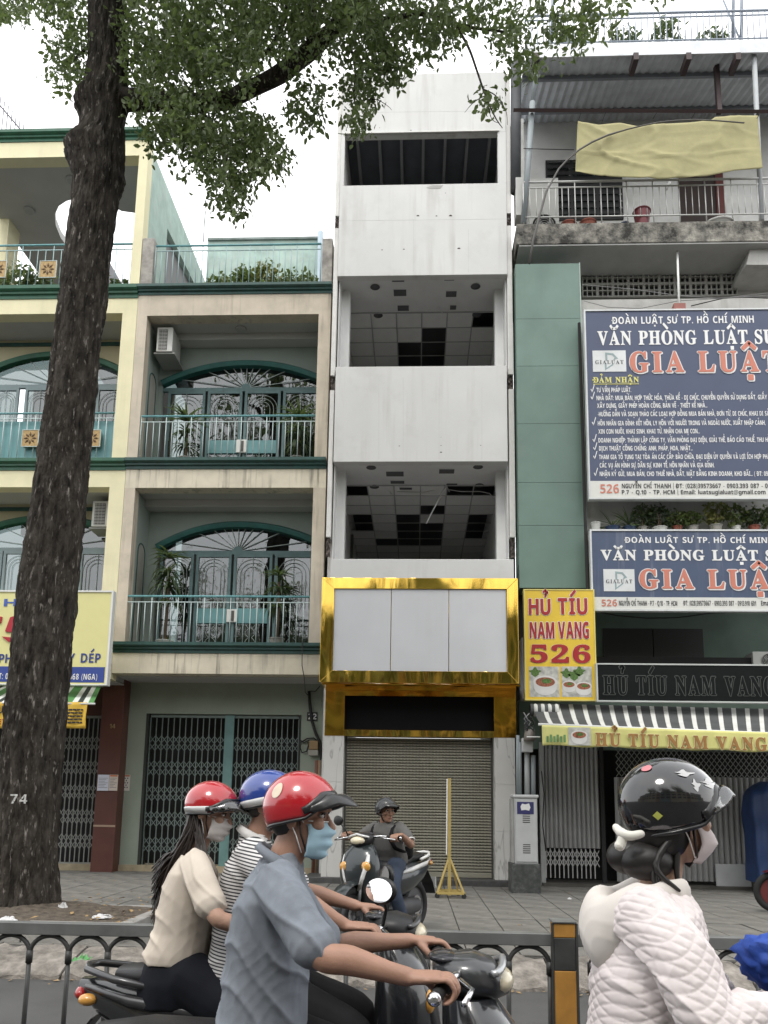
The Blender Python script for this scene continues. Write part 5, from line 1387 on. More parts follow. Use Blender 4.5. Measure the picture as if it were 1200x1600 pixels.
# crown: leaves in twig sized clumps through the crown's volume
blobs = [ # px, py, rx, ry, depth centre, depth spread, clumps
 (40,5,70,24,9.2,.7,60), (12,0,40,30,9.3,.5,24), (105,100,30,55,9.1,.5,55), (115,40,35,40,9.0,.5,40), (110,0,45,30,9.1,.6,40),
 (250,40,75,70,8.9,1.1,230), (340,40,90,75,8.8,1.2,300), (430,40,70,60,8.6,1.0,190), (300,110,110,60,8.8,1.0,250), (260,175,60,45,8.8,.8,95), (330,195,80,40,8.7,.8,130),
 (370,240,70,45,8.5,.6,110), (360,300,35,38,8.4,.4,55), (400,220,50,30,8.5,.5,45), (310,250,28,38,8.6,.4,30), (250,215,35,30,8.8,.5,34), (425,245,28,28,8.4,.4,22),
 (480,165,30,42,8.4,.4,45), (500,60,40,70,8.5,.6,50), (520,10,60,30,8.4,.7,90), (600,20,80,38,8.3,.8,125), (575,75,45,50,8.3,.5,85), (640,70,40,40,8.2,.5,45), (690,20,60,32,8.1,.6,50), (690,55,30,25,8.1,.4,20),
 (565,140,35,30,8.2,.4,34), (558,185,20,22,8.1,.3,16), (600,110,40,18,8.2,.3,28), (762,158,13,10,7.9,.12,5), (775,165,8,8,7.87,.1,3),
 (770,20,50,30,8.0,.5,28), (800,60,28,40,8.0,.4,24), (850,30,45,35,7.9,.4,26), (895,60,35,28,7.9,.3,20), (930,20,40,25,7.9,.4,22), (820,100,20,30,8.0,.3,16),
 (1000,-20,80,20,7.8,.5,26), (850,-40,120,36,7.8,.8,40)]
off_frame = [(300,-160,260,90,8.4,1.4,200), (120,-140,160,70,9.0,1.2,100), (500,-190,200,90,7.6,1.4,150), (350,-360,300,120,7.4,1.8,150), (700,-210,160,80,7.2,1.2,80)]
LV, LF = [], []
rt_ = np.random.default_rng(4)
def leaves_at(c, n, spread, L0):
    ax = rt_.normal(size=3); ax /= np.linalg.norm(ax)
    for _ in range(n):
        p = c+rt_.normal(size=3)*spread
        d = rt_.normal(size=3)*.75+np.array((0,0,-.55))+ax*.5; d /= np.linalg.norm(d)
        s_ = np.cross(d, rt_.normal(size=3)); s_ /= np.linalg.norm(s_); nn = np.cross(d, s_)
        L_ = L0*rt_.uniform(.55, 1.4); W = L_*.26
        k = len(LV)
        LV.extend((p, p+d*L_*.35+s_*W+nn*W*.35, p+d*L_*.75+s_*W*.7+nn*W*.2, p+d*L_, p+d*L_*.75-s_*W*.7+nn*W*.2, p+d*L_*.35-s_*W+nn*W*.35))
        LF.extend(((k, k+1, k+2, k+3), (k, k+3, k+4, k+5)))
for px, py, rx_, ry_, yc, ysp, n_ in blobs+off_frame:
    big = py < -60
    for i in range(n_):
        while True:
            u_, v_ = rt_.uniform(-1, 1, 2)
            if u_*u_+v_*v_ < 1: break
        yy = float(np.clip(yc+rt_.normal()*ysp*.6, 6.2, 10.5))
        c = np.array(P(px+u_*rx_, py+v_*ry_, yy))
        leaves_at(c, 11 if not big else 11, .064 if not big else .16, .074 if not big else .15)
leafm = bpy.data.materials.new('leaf'); leafm.use_nodes = True
nt = leafm.node_tree; n = nt.nodes; l = nt.links.new; b = n['Principled BSDF']
b.inputs['Roughness'].default_value = .45; b.inputs['Specular IOR Level'].default_value = .35
tcn = n.new('ShaderNodeTexCoord'); z = n.new('ShaderNodeTexNoise'); z.inputs['Scale'].default_value = 5; z.inputs['Detail'].default_value = 6; l(tcn.outputs['Object'], z.inputs['Vector'])
rmp = n.new('ShaderNodeValToRGB'); rmp.color_ramp.elements[0].position = .3; rmp.color_ramp.elements[1].position = .72
rmp.color_ramp.elements[0].color = (.040,.060,.026,1); rmp.color_ramp.elements[1].color = (.16,.20,.085,1); l(z.outputs['Fac'], rmp.inputs[0]); l(rmp.outputs[0], b.inputs['Base Color'])
trn = n.new('ShaderNodeBsdfTranslucent'); trn.inputs[0].default_value = (.20,.28,.08,1); ms_ = n.new('ShaderNodeMixShader'); ms_.inputs[0].default_value = .30
outn = [q for q in n if q.type == 'OUTPUT_MATERIAL'][0]; l(b.outputs[0], ms_.inputs[1]); l(trn.outputs[0], ms_.inputs[2]); l(ms_.outputs[0], outn.inputs[0])
MATS['leaf'] = leafm
crown = obj('crown', MB().add(LV, LF), leafm, tree, recalc=False, kind='stuff')
for dx, dy in ((-6, -18), (1.5, -20), (8, -18.5)):     # trees of the far side, met only in reflections
    o = bpy.data.objects.new('opposite_foliage', crown.data); link(o); o.parent = op; o['kind'] = 'stuff'; o.location = (dx, dy, -2.2)

# ---------------------------------------------------------------- plants
def mk_leaf(name, c1, c2, sc=8, tr=.15):
    m = leafm.copy(); m.name = name; r_ = [q for q in m.node_tree.nodes if q.type == 'VALTORGB'][0]
    r_.color_ramp.elements[0].color = (*c1, 1); r_.color_ramp.elements[1].color = (*c2, 1)
    MATS[name] = m; return m
strapm = mk_leaf('strap_leaf', (.03,.05,.03), (.08,.11,.06)); bushm = mk_leaf('bush_leaf', (.045,.07,.02), (.14,.17,.05)); darkbush = mk_leaf('dark_bush', (.012,.02,.012), (.04,.06,.03)); yelm = mk_leaf('yellow_leaf', (.12,.13,.03), (.26,.24,.08))
pot_white = M('pot_white', (.60,.60,.57), .5, var=.1); pot_terra = M('pot_terracotta', (.24,.07,.045), .7, var=.15); pot_blue = M('pot_blue', (.03,.06,.13), .4); pot_stone = M('pot_stone', (.30,.29,.26), .8, var=.2)
rp_ = random.Random(9)
def pot(root, c, r, h, mat):
    obj('pot', MB().lathe([(0, 0), (r*.72, 0), (r*.95, h*.9), (r*1.05, h*.92), (r*1.05, h), (r*.9, h), (r*.85, h*.85), (0, h*.85)], c, n=18), mat, root, smooth=True, auto=35)
def strap_leaves(c, n, L_, W, droop=1.0, up=.6):
    mb = MB(); c = Vector(c)
    for i in range(n):
        a = rp_.uniform(0, 6.283); e = rp_.uniform(-.1, 1.2)*up; d = Vector((math.cos(a)*math.cos(e), math.sin(a)*math.cos(e), math.sin(e)))
        s_ = Vector((-math.sin(a), math.cos(a), 0)); l_ = L_*rp_.uniform(.65, 1.1); p = c+Vector((0, 0, rp_.uniform(-.12, .1)*L_)); pts = []
        for k in range(6):
            t = k/5; pts.append((p.copy(), W*(.55+1.3*t-1.85*t*t) if t < 1 else .002)); p = p+d*(l_/5); d = (d+Vector((0, 0, -.34*droop*(.6+t)))).normalized()
        vs = []
        for q, w_ in pts: vs += [q-s_*w_, q+Vector((0,0,-w_*.3)), q+s_*w_]
        fs = []
        for k in range(5): fs += [(3*k, 3*k+1, 3*k+4, 3*k+3), (3*k+1, 3*k+2, 3*k+5, 3*k+4)]
        mb.add(vs, fs)
    return mb
def dracaena(label, c, h, pr, ph, pm, heads, group=None, n=60, L_=.5):
    t = thing('dracaena', label, 'plant', c, group); c = Vector(c)
    pot(t, c, pr, ph, pm)
    obj('stem', MB().tube([c+Vector((0,0,ph*.8)), c+Vector((.02,0,h*.5)), c+Vector((0,0,h*.93))], [.035,.03,.025], 8), M('stem', (.12,.09,.06), .9), t, smooth=True)
    mb = MB()
    for (dx, dz, nn, sc, dr) in heads: q = strap_leaves(c+Vector((dx, -.02, h+dz)), nn, L_*sc, .028, dr); mb.add(q.v, q.f)
    obj('foliage', mb, strapm, t, smooth=True, recalc=False, kind='stuff')
fl2, fl1 = z_d2t, z_d1t
q = P(254, 1000, 15.2); dracaena('tall shaggy dracaena in a white bowl at the left of the lower loggia', (q.x+.02, 15.25, fl1), 1.75, .17, .13, pot_white, [(0, .1, 40, 1.0, .7), (0, -.25, 40, 1.15, 1.9), (0, -.5, 36, 1.2, 2.4), (.05, -.85, 24, .9, 2.4)])
q = P(432, 1000, 15.3); dracaena('dracaena behind the railing at the right of the lower loggia', (q.x, 15.3, fl1), 1.45, .16, .2, pot_stone, [(0, .05, 30, .9, .7), (0, -.25, 30, 1.0, 2.0), (.0, -.6, 22, 1.0, 2.4)])
q = P(288, 715, 15.2); dracaena('dark dracaena behind the railing at the left of the upper loggia', (q.x, 15.25, fl2), .98, .16, .22, pot_stone, [(0, .1, 38, 1.1, .5), (0, -.2, 30, .9, 1.8), (0, -.5, 20, .9, 2.2)])
q = P(464, 715, 15.2); dracaena('dark dracaena behind the railing at the right of the upper loggia', (q.x, 15.25, fl2), 1.02, .16, .22, pot_stone, [(0, .1, 36, 1.1, .5), (0, -.2, 34, .9, 1.8), (0, -.5, 24, .9, 2.2)])
def bush_mesh(c, rx_, ry_, rz_, n, L0):
    global LV, LF
    sv, sf_ = LV, LF; LV, LF = [], []
    for i in range(n):
        d = rt_.normal(size=3); d /= np.linalg.norm(d); r_ = rt_.uniform(.35, 1)**.6
        leaves_at(np.array(c)+d*np.array((rx_, ry_, rz_))*r_, 5, L0*.45, L0)
    mb = MB().add(LV, LF); LV, LF = sv, sf_; return mb
def bush(name, label, base, rx_, rz_, n, L0, mat, group=None, potspec=None, ry_=None):
    t = thing(name, label, 'plant', base, group); base = Vector(base); h0 = 0
    if potspec: pot(t, base, *potspec); h0 = potspec[1]
    c = base+Vector((0, 0, h0+rz_))
    st = MB()
    for k in range(4): st.tube([base+Vector((0,0,h0*.8)), c+Vector((rp_.uniform(-.5,.5)*rx_, rp_.uniform(-.3,.3)*rx_, rp_.uniform(-.3,.6)*rz_))], [.012, .005], 5)
    obj('stems', st, M('stem', (.12,.09,.06)), t, kind='stuff')
    obj('foliage', bush_mesh(c, rx_, ry_ or rx_*.7, rz_, n, L0), mat, t, recalc=False, kind='stuff')
    return t
# terrace shrubs of the beige house
for px, rx_, rz_, mt, lab in ((345, .30, .32, bushm, 'leftmost green shrub behind the beige terrace railing'), (382, .34, .40, bushm, 'second green shrub from the left behind the beige terrace railing'), (415, .28, .50, yelm, 'tall yellowish shrub in the middle of the beige terrace'), (445, .34, .34, bushm, 'fourth green shrub behind the beige terrace railing'), (478, .28, .30, bushm, 'rightmost shrub behind the beige terrace railing')):
    q = P(px, 440, 15.6); bush('terrace_shrub', lab, (q.x, 15.6, z_c3t-.03), rx_, rz_, 85, .11, mt, 'shrubs on the beige terrace', (.18, .22, pot_stone))
for px, rx_, rz_, mt, lab in ((22, .4, .42, bushm, 'leafy shrub behind the yellow terrace railing left of the trunk'), (60, .34, .36, darkbush, 'darker shrub behind the ornamental rail tile left of the trunk'), (185, .22, .18, darkbush, 'small dark plant on the yellow terrace right of the trunk')):
    q = P(px, 440, 15.4); bush('terrace_shrub', lab, (q.x, 15.4, zc3t-.02), rx_, rz_, 80, .12, mt, 'shrubs on the yellow terrace', (.16, .2, pot_stone))
# pots on the ledge between the law office signs
zl_ = Z(1000, 828.5, YR-.5)
specs = [(931, 'white tub without a plant at the left end of the sign ledge', None, .09, .20, pot_white, 0, 0), (957, 'spiky plant in the first dark blue pot on the sign ledge', 'spike', .13, .12, pot_blue, .2, .25), (983, 'spiky plant in the second dark blue pot on the sign ledge', 'spike', .12, .12, pot_blue, .2, .3),
 (1004, 'dark bushy plant in a grey pot beside the white trough', darkbush, .10, .11, pot_stone, .22, .22), (1030, 'low plant in a white trough on the sign ledge', darkbush, .14, .10, pot_white, .24, .24), (1058, 'small leafy plant in a terracotta pot on the sign ledge', bushm, .09, .13, pot_terra, .2, .15),
 (1082, 'round leafy plant in a stone pot next to the yellow green plant', bushm, .10, .13, pot_stone, .16, .14), (1118, 'taller yellow green plant in a stone pot on the sign ledge', yelm, .12, .15, pot_stone, .20, .28), (1150, 'broad leaved plant right of the yellow green plant', bushm, .08, .13, pot_white, .24, .22), (1178, 'plant in a tan pot near the right edge of the sign ledge', darkbush, .10, .14, pot_terra, .2, .18), (1203, 'plant cut by the right edge of the photo on the sign ledge', bushm, .1, .14, pot_stone, .2, .2)]
for px, lab, kd, pr_, ph_, pm_, rx_, rz_ in specs:
    yq = YR-.33; q = P(px, 820, yq); base = (q.x, yq, zl_)
    if kd is None:
        t = thing('planter_tub', lab, 'pot', base); pot(t, base, pr_, ph_, pm_)
    elif kd == 'spike':
        t = thing('potted_plant', lab, 'plant', base, 'potted plants on the sign ledge'); pot(t, base, pr_, ph_, pm_)
        obj('foliage', strap_leaves(Vector(base)+Vector((0,0,ph_)), 26, .42, .018, .5, 1.0), strapm, t, smooth=True, recalc=False, kind='stuff')
    else: bush('potted_plant', lab, base, rx_, rz_, 55, .075, kd, 'potted plants on the sign ledge', (pr_, ph_, pm_), ry_=.12)
# greenery on the top roof terrace
for px, lab, rz_ in ((900, 'roof terrace plant near the left of the top railing', .3), (975, 'roof terrace plant behind the wrapped bundle', .28), (1040, 'roof terrace plant right of the middle of the top railing', .35), (1110, 'roof terrace plant below the poles', .25)):
    q = P(px, 66, YRF+.6); bush('terrace_plant', lab, (q.x, YRF+.6, zrf_t), .36, rz_*1.5, 90, .10, darkbush, 'plants on the top terrace', (.16, .2, pot_stone))

# ---------------------------------------------------------------- air conditioners
def aircon(label, x0, x1, y0, y1, z0, z1, fan=False, group=None):
    t = thing('air_conditioner', label, 'air conditioner', ((x0+x1)/2, (y0+y1)/2, z0))
    cas = obj('casing', MB().box(x0, x1, y0, y1, z0, z1), M('ac_casing', (.42,.42,.40), .5, var=.1), t, bevel=.012)
    obj('front_panel', MB().box(x0-.005, x1+.005, y0-.03, y0-.001, z0-.005, z1+.005), M('ac_front', (.56,.56,.53), .5, var=.06), t, bevel=.01)
    if fan:
        c = Vector(((x0+x1)/2, y0-.032, (z0+z1)/2)); r_ = min(x1-x0, z1-z0)*.4
        obj('fan_recess', MB().lathe([(0, 0), (r_, 0), (r_, .01), (0, .01)], c, (0,-1,0), 24), dark, t)
        for k in range(5): obj('fan_guard', MB().ring(c+Vector((0,-.016,0)), (0,1,0), r_*(k+1)/5, .004, 24, 5), M('ac_front', (.56,.56,.53)), t, smooth=True)
        for k in range(3):
            q = 2.09*k; obj('fan_blade', MB().add([c+Vector((0,-.012,0)), c+Vector((math.cos(q)*r_*.85, -.012, math.sin(q)*r_*.85)), c+Vector((math.cos(q+.8)*r_*.8, -.014, math.sin(q+.8)*r_*.8))], [(0,1,2)]), M('ac_blade', (.12,.12,.12), .6), t)
    else:
        w_ = x1-x0; obj('louvre_recess', MB().box(x0+w_*.12, x0+w_*.68, y0-.034, y0-.031, z0+.03, z1-.05), dark, t)
        n_ = 14
        for k in range(n_):
            zz = z0+.035+(z1-z0-.09)*k/n_; obj('louvre', MB().box(x0+w_*.13, x0+w_*.67, y0-.044, y0-.035, zz, zz+.010), M('ac_front', (.56,.56,.53)), t)
        for k in range(3): obj('vent_rib', MB().box(x0+w_*(.18+.16*k), x0+w_*(.19+.16*k), y0-.046, y0-.0445, z0+.03, z1-.05), M('ac_front', (.56,.56,.53)), t)
    obj('bracket', MB().box(x0-.06, x1+.05, y0, y1+.1, z0-.04, z0-.006), M('ac_bracket', (.30,.31,.29), .6), t)
    return t
a, b, z0, z1 = rect(246, 513, 270, 550, YF+.3)
aircon('boxy air conditioner high on the left wall of the upper loggia', a, b, YF+.3, YF+.85, z0, z1)
a, b, z0, z1 = rect(145, 784, 175, 823, YF+.5)
aircon('white air conditioner on the yellow house beside the trunk', a, b, YF+.5, YF+.9, z0, z1)
a, b, z0, z1 = rect(1176, 1019, 1225, 1046, YR+.5)
aircon('air conditioner with a round fan above the black neon sign', a, b, YR+.5, YR+.85, z0, z1, True)
a, b, z0, z1 = rect(826, 280, 872, 335, YR+1.2)
aircon('outdoor unit with a fan behind the grey balcony railing', a, b, YR+1.2, YR+1.55, zslabT+.05, z1, True)

# ---------------------------------------------------------------- tarpaulin and other balcony things on the grey building
YTP = 14.02
tarp = thing('tarpaulin', 'wrinkled khaki tarpaulin hung across the upper balcony', 'tarpaulin', P(1045, 278, YTP))
vs, fs = [], []; nu, nv = 90, 30
for i in range(nu+1):
    u_ = i/nu
    xt = np.interp(u_, [0,.35,.6,1], [902, 1000, 1075, 1184]); yt = np.interp(u_, [0,.12,.24,.35,.42,.6,.74,.75,1], [193,196,193,199,194,191,187,183,181])
    xb = np.interp(u_, [0,.35,.6,1], [899, 995, 1075, 1191]); yb_ = np.interp(u_, [0,.15,.3,.45,.7,.85,1], [269,275,278,280,275,267,264])
    for j in range(nv+1):
        v_ = j/nv; p = P(xt+(xb-xt)*v_, yt+(yb_-yt)*v_, YTP)
        w_ = .012*math.sin(9*u_+5*v_)+.028*(1-abs(math.sin(9*u_-3.2*v_+2*mnoise.noise((u_*4, v_*3, 1)))))**3*math.exp(-3*abs(u_-.2))*2+.016*(1-abs(math.sin(7*u_+2.4*v_+1.2*mnoise.noise((u_*4, v_*2, 8)))))**9+.014*(1-abs(math.sin(4*u_-2.6*v_+mnoise.noise((u_*3, v_*2, 4)))))**12+.012*mnoise.noise((u_*5-v_*2, v_*2+u_*2, 2))+.002*mnoise.noise((u_*30+v_*9, v_*12, 5))+.02*math.exp(-((v_-.55-.1*u_)/.015)**2)
        vs.append(p+Vector((0, -w_, 0)))
for i in range(nu):
    for j in range(nv):
        q = i*(nv+1)+j; fs.append((q, q+1, q+nv+2, q+nv+1))
o = obj('cloth', MB().add(vs, fs), M('tarp_khaki', (.36,.33,.17), .8, var=.12, scale=3, bump=.15, bscale=20, dirt=.15, dcol=(.3,.28,.15)), tarp, smooth=True); o.modifiers.new('s', 'SOLIDIFY').thickness = .004
for u_ in (902, 940, 1020, 1080, 1182):
    obj('tie_cord', MB().tube([P(u_, 193 if u_ < 1000 else 186, YTP), P(u_+6, 176, YTP-.1)], .005, 5), dark, tarp)
cn = tag(obj('bent_cane', MB().tube([P(px, py, 13.9) for px, py in ((827,412),(833,375),(845,330),(853,300),(862,284),(873,264),(886,250),(905,234),(925,222),(950,211),(980,202),(1005,196),(1030,191),(1055,188.5),(1085,187),(1120,188.5),(1163,192))], [.022]*4+[.018]*6+[.013]*7, 8), M('cane', (.10,.095,.09), .6), smooth=True), 'long thin bent pole arching in front of the khaki tarpaulin', 'pole')
def bucket(name, label, cat, px, py, r, h, mat, Y=YR+.0, z=None):
    q = P(px, py, Y); t = thing(name, label, cat, (q.x, Y, zslabT))
    obj('body', MB().lathe([(0, .0), (r*.75, 0), (r, h), (r*1.06, h), (r*1.06, h+.02), (r*.95, h+.02), (r*.7, .02), (0, .02)], (q.x, Y, zslabT+.001), n=20), mat, t, smooth=True, auto=35)
    obj('rim', MB().ring((q.x, Y, zslabT+h+.02), (0,0,1), r*1.05, .012, 24, 6), mat, t, smooth=True)
bucket('bucket', 'dark red plastic bucket behind the grey balcony railing', 'bucket', 1003, 340, .16, .36, M('bucket_red', (.13,.010,.016), .4), YR-.2)
bucket('flower_pot', 'left terracotta bowl on the grey balcony slab', 'pot', 888, 343, .15, .09, pot_terra, YR-.2)
bucket('flower_pot', 'right terracotta bowl on the grey balcony slab', 'pot', 918, 343, .16, .11, pot_terra, YR-.2)
bucket('basin', 'wide white basin on the right of the grey balcony', 'basin', 1120, 343, .30, .07, pot_white, YR-.1)
bucket('flower_pot', 'small dark pot beside the red bucket', 'pot', 975, 343, .09, .16, pot_blue, YR-.1)
lt_ = thing('tube_lamp', 'slanted white tube lamp under the tarpaulin', 'lamp', P(1046, 285, YR+1))
obj('tube', MB().tube([P(1050, 276, YR+1), P(1041, 296, YR+1)], .03, 8), whitep, lt_, smooth=True); obj('cap', MB().tube([P(1051, 273, YR+1), P(1050, 277, YR+1)], .034, 8), dark, lt_)
wb = thing('wrapped_bundle', 'pale wrapped bundle lying behind the top terrace railing', 'bundle', P(1080, 66, YRF+.4))
for k, (px, w_, h_) in enumerate(((960, .45, .22), (1070, .5, .26), (1100, .3, .18))):
    q = P(px, 62, YRF+.5); obj('wrapping', MB().ball((q.x, YRF+.5, zrf_t+h_*.9), (w_, .22, h_), 16, 10), M('wrap_white', (.6,.62,.66), .6, var=.2, scale=6, bump=.6, bscale=7), wb, smooth=True)
# ---------------------------------------------------------------- barrier fence in the roadway
YFN = 4.3
steel = M('galvanised', (.20,.205,.20), .5, metal=.55, var=.25, scale=6, dirt=.3, dcol=(.07,.07,.065), dscale=3)
fdark = M('fence_dark', (.055,.056,.055), .5, metal=.3, var=.3, scale=8)
fence = thing('barrier_fence', 'low grey steel road barrier with arched bars running behind the riders', 'fence', (0, YFN, 0))
zr_t = Z(600, 1452, YFN); zr_b = zr_t-.062
pitch = X(108, 1480, YFN)-X(47, 1480, YFN)
for x0, x1 in ((-3.2, X(864, 1470, YFN)), (X(897, 1470, YFN), 3.0)):
    obj('top_rail', MB().box(x0, x1, YFN-.03, YFN+.03, zr_b, zr_t), steel, fence, bevel=.004)
    obj('bottom_rail', MB().box(x0, x1, YFN-.02, YFN+.02, .10, .14), steel, fence)
xs0 = X(47, 1480, YFN); zj = zr_b-.10
ub = MB().tube([(0, YFN, .14), (0, YFN, zj)], .0125, 10); col_ = MB().tube([(0, YFN, zj-.045), (0, YFN, zj+.02)], .0175, 10)
arch = MB().tube([(pitch/2-pitch/2*math.cos(q), YFN, zj+(zr_b-.006-zj)*math.sin(q)) for q in [math.pi*k/14 for k in range(15)]], .0125, 8)
xpost = X(880, 1480, YFN)
pu = pc_ = pa_ = None
for i in range(-7, 26):
    x = xs0+pitch*i
    if x < -3 or x > 2.9: continue
    if abs(x-xpost) < .05: continue
    if pu is None: pu = obj('upright', ub, fdark, fence, smooth=True); pc_ = obj('collar', col_, fdark, fence, smooth=True); a_, b_ = pu, pc_
    else: a_, b_ = pu.copy(), pc_.copy(); link(a_); link(b_)
    a_.location = b_.location = (x, 0, 0)
    if abs(x+pitch/2-xpost) < .12: continue
    if pa_ is None: pa_ = obj('arch', arch, fdark, fence, smooth=True); c_ = pa_
    else: c_ = pa_.copy(); link(c_)
    c_.location = (x, 0, 0)
post = thing('barrier_post', 'square barrier post painted in orange and grey bands', 'post', (xpost, YFN, 0))
pxa, pxb = X(863, 1500, YFN), X(897, 1500, YFN)
orange = M('post_orange', (.38,.185,.035), .55, var=.2, scale=10, dirt=.2, dcol=(.3,.12,.03), dscale=6)
zt = Z(880, 1437, YFN); z1 = Z(880, 1463, YFN); z2 = Z(880, 1514, YFN)
obj('lower_band', MB().box(pxa, pxb, YFN-.055, YFN+.055, 0, z2), orange, post, bevel=.004)
obj('grey_band', MB().box(pxa, pxb, YFN-.055, YFN+.055, z2+.001, z1), fdark, post, bevel=.004)
obj('upper_band', MB().box(pxa, pxb, YFN-.055, YFN+.055, z1+.001, zt-.012), orange, post, bevel=.004)
obj('cap', MB().box(pxa-.006, pxb+.006, YFN-.062, YFN+.062, zt-.011, zt), steel, post, bevel=.003)
obj('edge_strip', MB().box(pxb+.0005, pxb+.012, YFN-.057, YFN-.045, 0, zt-.012).box(pxa-.012, pxa-.0005, YFN-.057, YFN-.045, 0, zt-.012), fdark, post)

# ---------------------------------------------------------------- electrical cabinet on its plinth
cab_m = M('cabinet_grey', (.46,.47,.465), .55, var=.08, scale=4, dirt=.15, dcol=(.3,.29,.27), dscale=4)
q = G(820, 1396, SW); YCB = q.y
cab = thing('electrical_cabinet', 'grey roadside electrical cabinet on a dark stone plinth beside the marble pillar', 'cabinet', (q.x, YCB, SW))
a, b, z0, z1 = rect(799, 1350, 845, 1396, YCB)
gran = M('dark_stone', (.06,.065,.062), .5, var=.5, scale=12, dirt=.4, dcol=(.2,.2,.19), dscale=6)
obj('plinth', MB().box(a, b, YCB, YCB+.45, SW-.01, z1), gran, cab, bevel=.008)
a2, b2, zc0, zc1 = rect(804, 1247, 840, 1350, YCB+.06)
obj('body', MB().box(a2, b2, YCB+.06, YCB+.38, z1, zc1), cab_m, cab, bevel=.006)
obj('roof', MB().box(a2-.025, b2+.025, YCB+.03, YCB+.41, zc1, zc1+.055), cab_m, cab, bevel=.02)
dr = obj('door', MB().box(a2+.02, b2-.015, YCB+.045, YCB+.059, z1+.03, zc1-.02), cab_m, cab, bevel=.004)
for c_ in (1278, 1326):
    for k in range(5):
        zz = Z(822, c_-6+k*3.2, YCB); obj('vent_slot', MB().box(a2+.13, b2-.12, YCB+.041, YCB+.0445, zz-.006, zz+.006), dark, dr)
a3, b3, z3, z4 = rect(808, 1253, 834, 1272, YCB+.04)
obj('notice_plate', MB().box(a3, b3, YCB+.038, YCB+.0445, z3, z4), M('plate_blue', (.03,.03,.12), .5), dr)
obj('notice_patch', MB().prism([(a3+(b3-a3)*u, z3+(z4-z3)*v) for u, v in ((.25,.3),(.2,.62),(.3,.85),(.5,.8),(.72,.88),(.8,.55),(.72,.28),(.5,.35))], YCB+.035, YCB+.0375), whitep, dr)
letter('lettering', '-- ---- ---', swhite, dr, 810, 832, 1267, 1269, YCB+.036) if False else None
obj('side_wall', MB().box(a2-.045, a2-.003, YCB+.09, YCB+.36, z1+.01, zc1-.01), M('cab_side', (.34,.335,.32), .6, var=.15), cab)
# conduits behind it
for k, (px, r_, py0_, py1_) in enumerate(((812, .035, 1160, 1245), (823.5, .045, 1175, 1247), (833, .04, 1180, 1247), (809, .03, 1149, 1247))):
    obj('conduit', MB().tube([P(px, py1_, YCB+.45), P(px, py0_, YCB+.45)], r_, 10), pipe_m if k != 1 else M('conduit_pale', (.36,.38,.38), .5), cab, smooth=True)
mt_ = thing('junction_box', 'grey junction box with tangled cables beside the noodle banner', 'box', P(825, 1172, YCB+.3))
a, b, z0, z1 = rect(816, 1153, 833, 1175, YCB+.3); obj('box', MB().box(a, b, YCB+.3, YCB+.45, z0, z1), cab_m, mt_, bevel=.01)
a, b, z0, z1 = rect(820, 1136, 835, 1158, YCB+.25); obj('meter', MB().lathe([(0, 0), (.09, 0), (.095, .05), (.08, .16), (.03, .2), (0, .2)], ((a+b)/2, YCB+.27, z0), n=14), M('meter_brown', (.16,.14,.12), .5), mt_, smooth=True)
obj('arm', MB().tube([P(823, 1151.5, YCB+.1), P(844, 1151.5, YCB+.1)], .012, 6), whitep, mt_)
rc_ = random.Random(31)
blackc = M('cable_black', (.012,.012,.013), .6); greycb = M('cable_grey', (.22,.22,.22), .6)
for k in range(8):
    pts = [P(818+rc_.uniform(0, 14), 1118+rc_.uniform(-6, 6), YCB+.25)]
    for j in range(4): pts.append(P(818+rc_.uniform(0, 18), 1124+j*7+rc_.uniform(-3, 3), YCB+.2+rc_.uniform(0, .1)))
    obj('cable', MB().tube(pts, .008, 6), blackc if k % 3 else greycb, mt_, smooth=True)
def wire(label, pts, r, mat=None, Y=None, name='cable'):
    return tag(obj(name, MB().tube([P(*p) if len(p) == 3 else P(p[0], p[1], Y) for p in pts], r, 6), mat or blackc, smooth=True), label, 'cable')
wire('black cable bundle running down the grey green wall beside the gold pier', [(483,1080),(484,1100),(487,1125),(493,1145),(500,1160),(502,1185),(500,1215),(499,1260)], .03, Y=YG-.06)
wire('looped black cable over the meter box', [(468,1156),(475,1160),(483,1157),(482,1165),(479,1174),(472,1176),(469,1168),(470,1160),(480,1154),(490,1153),(497,1158)], .014, Y=YG-.05)
wire('thin black cable from the beige balcony down to the cable bundle', [(472,1000),(472,1040),(476,1062),(477,1082),(483,1088)], .008, Y=YF-.13)
wire('thin cable swinging from the gold frame to the wall', [(484,1080),(493,1080),(500,1072)], .010, Y=YG-.4)
wire('sagging cables under the lower navy sign', [(930,955),(965,962),(1010,966),(1060,965),(1110,958),(1200,955)], .012, Y=14.3)
wire('grey wire drooping below the breeze block vents', [(910,445),(990,452),(1060,462),(1120,466),(1200,462)], .007, greycb, Y=14.2)
wire('second wire drooping across the breeze block vents', [(912,470),(950,480),(1000,482),(1060,470),(1130,466),(1200,458)], .007, greycb, Y=14.3)
wire('thin wire strung left of the tarpaulin', [(818,232),(850,233),(897,234)], .008, Y=14.2)
wire('dark cable along the ledge at the right edge', [(1080,478),(1130,466),(1160,464),(1200,466)], .010, Y=14.25)
wire('wire hanging at the right shop gate post', [(846,1205),(850,1240),(848,1290),(853,1330)], .010, Y=14.4)
wire('thin rod lightning conductor beside the beige terrace wall', [(318,378),(319,352),(321,330)], .012, Y=18.2, name='rod')
wire('bent thin antenna on top of the white building', [(775,113),(776,92),(764,101)], .01, greycb, Y=15.0, name='antenna')
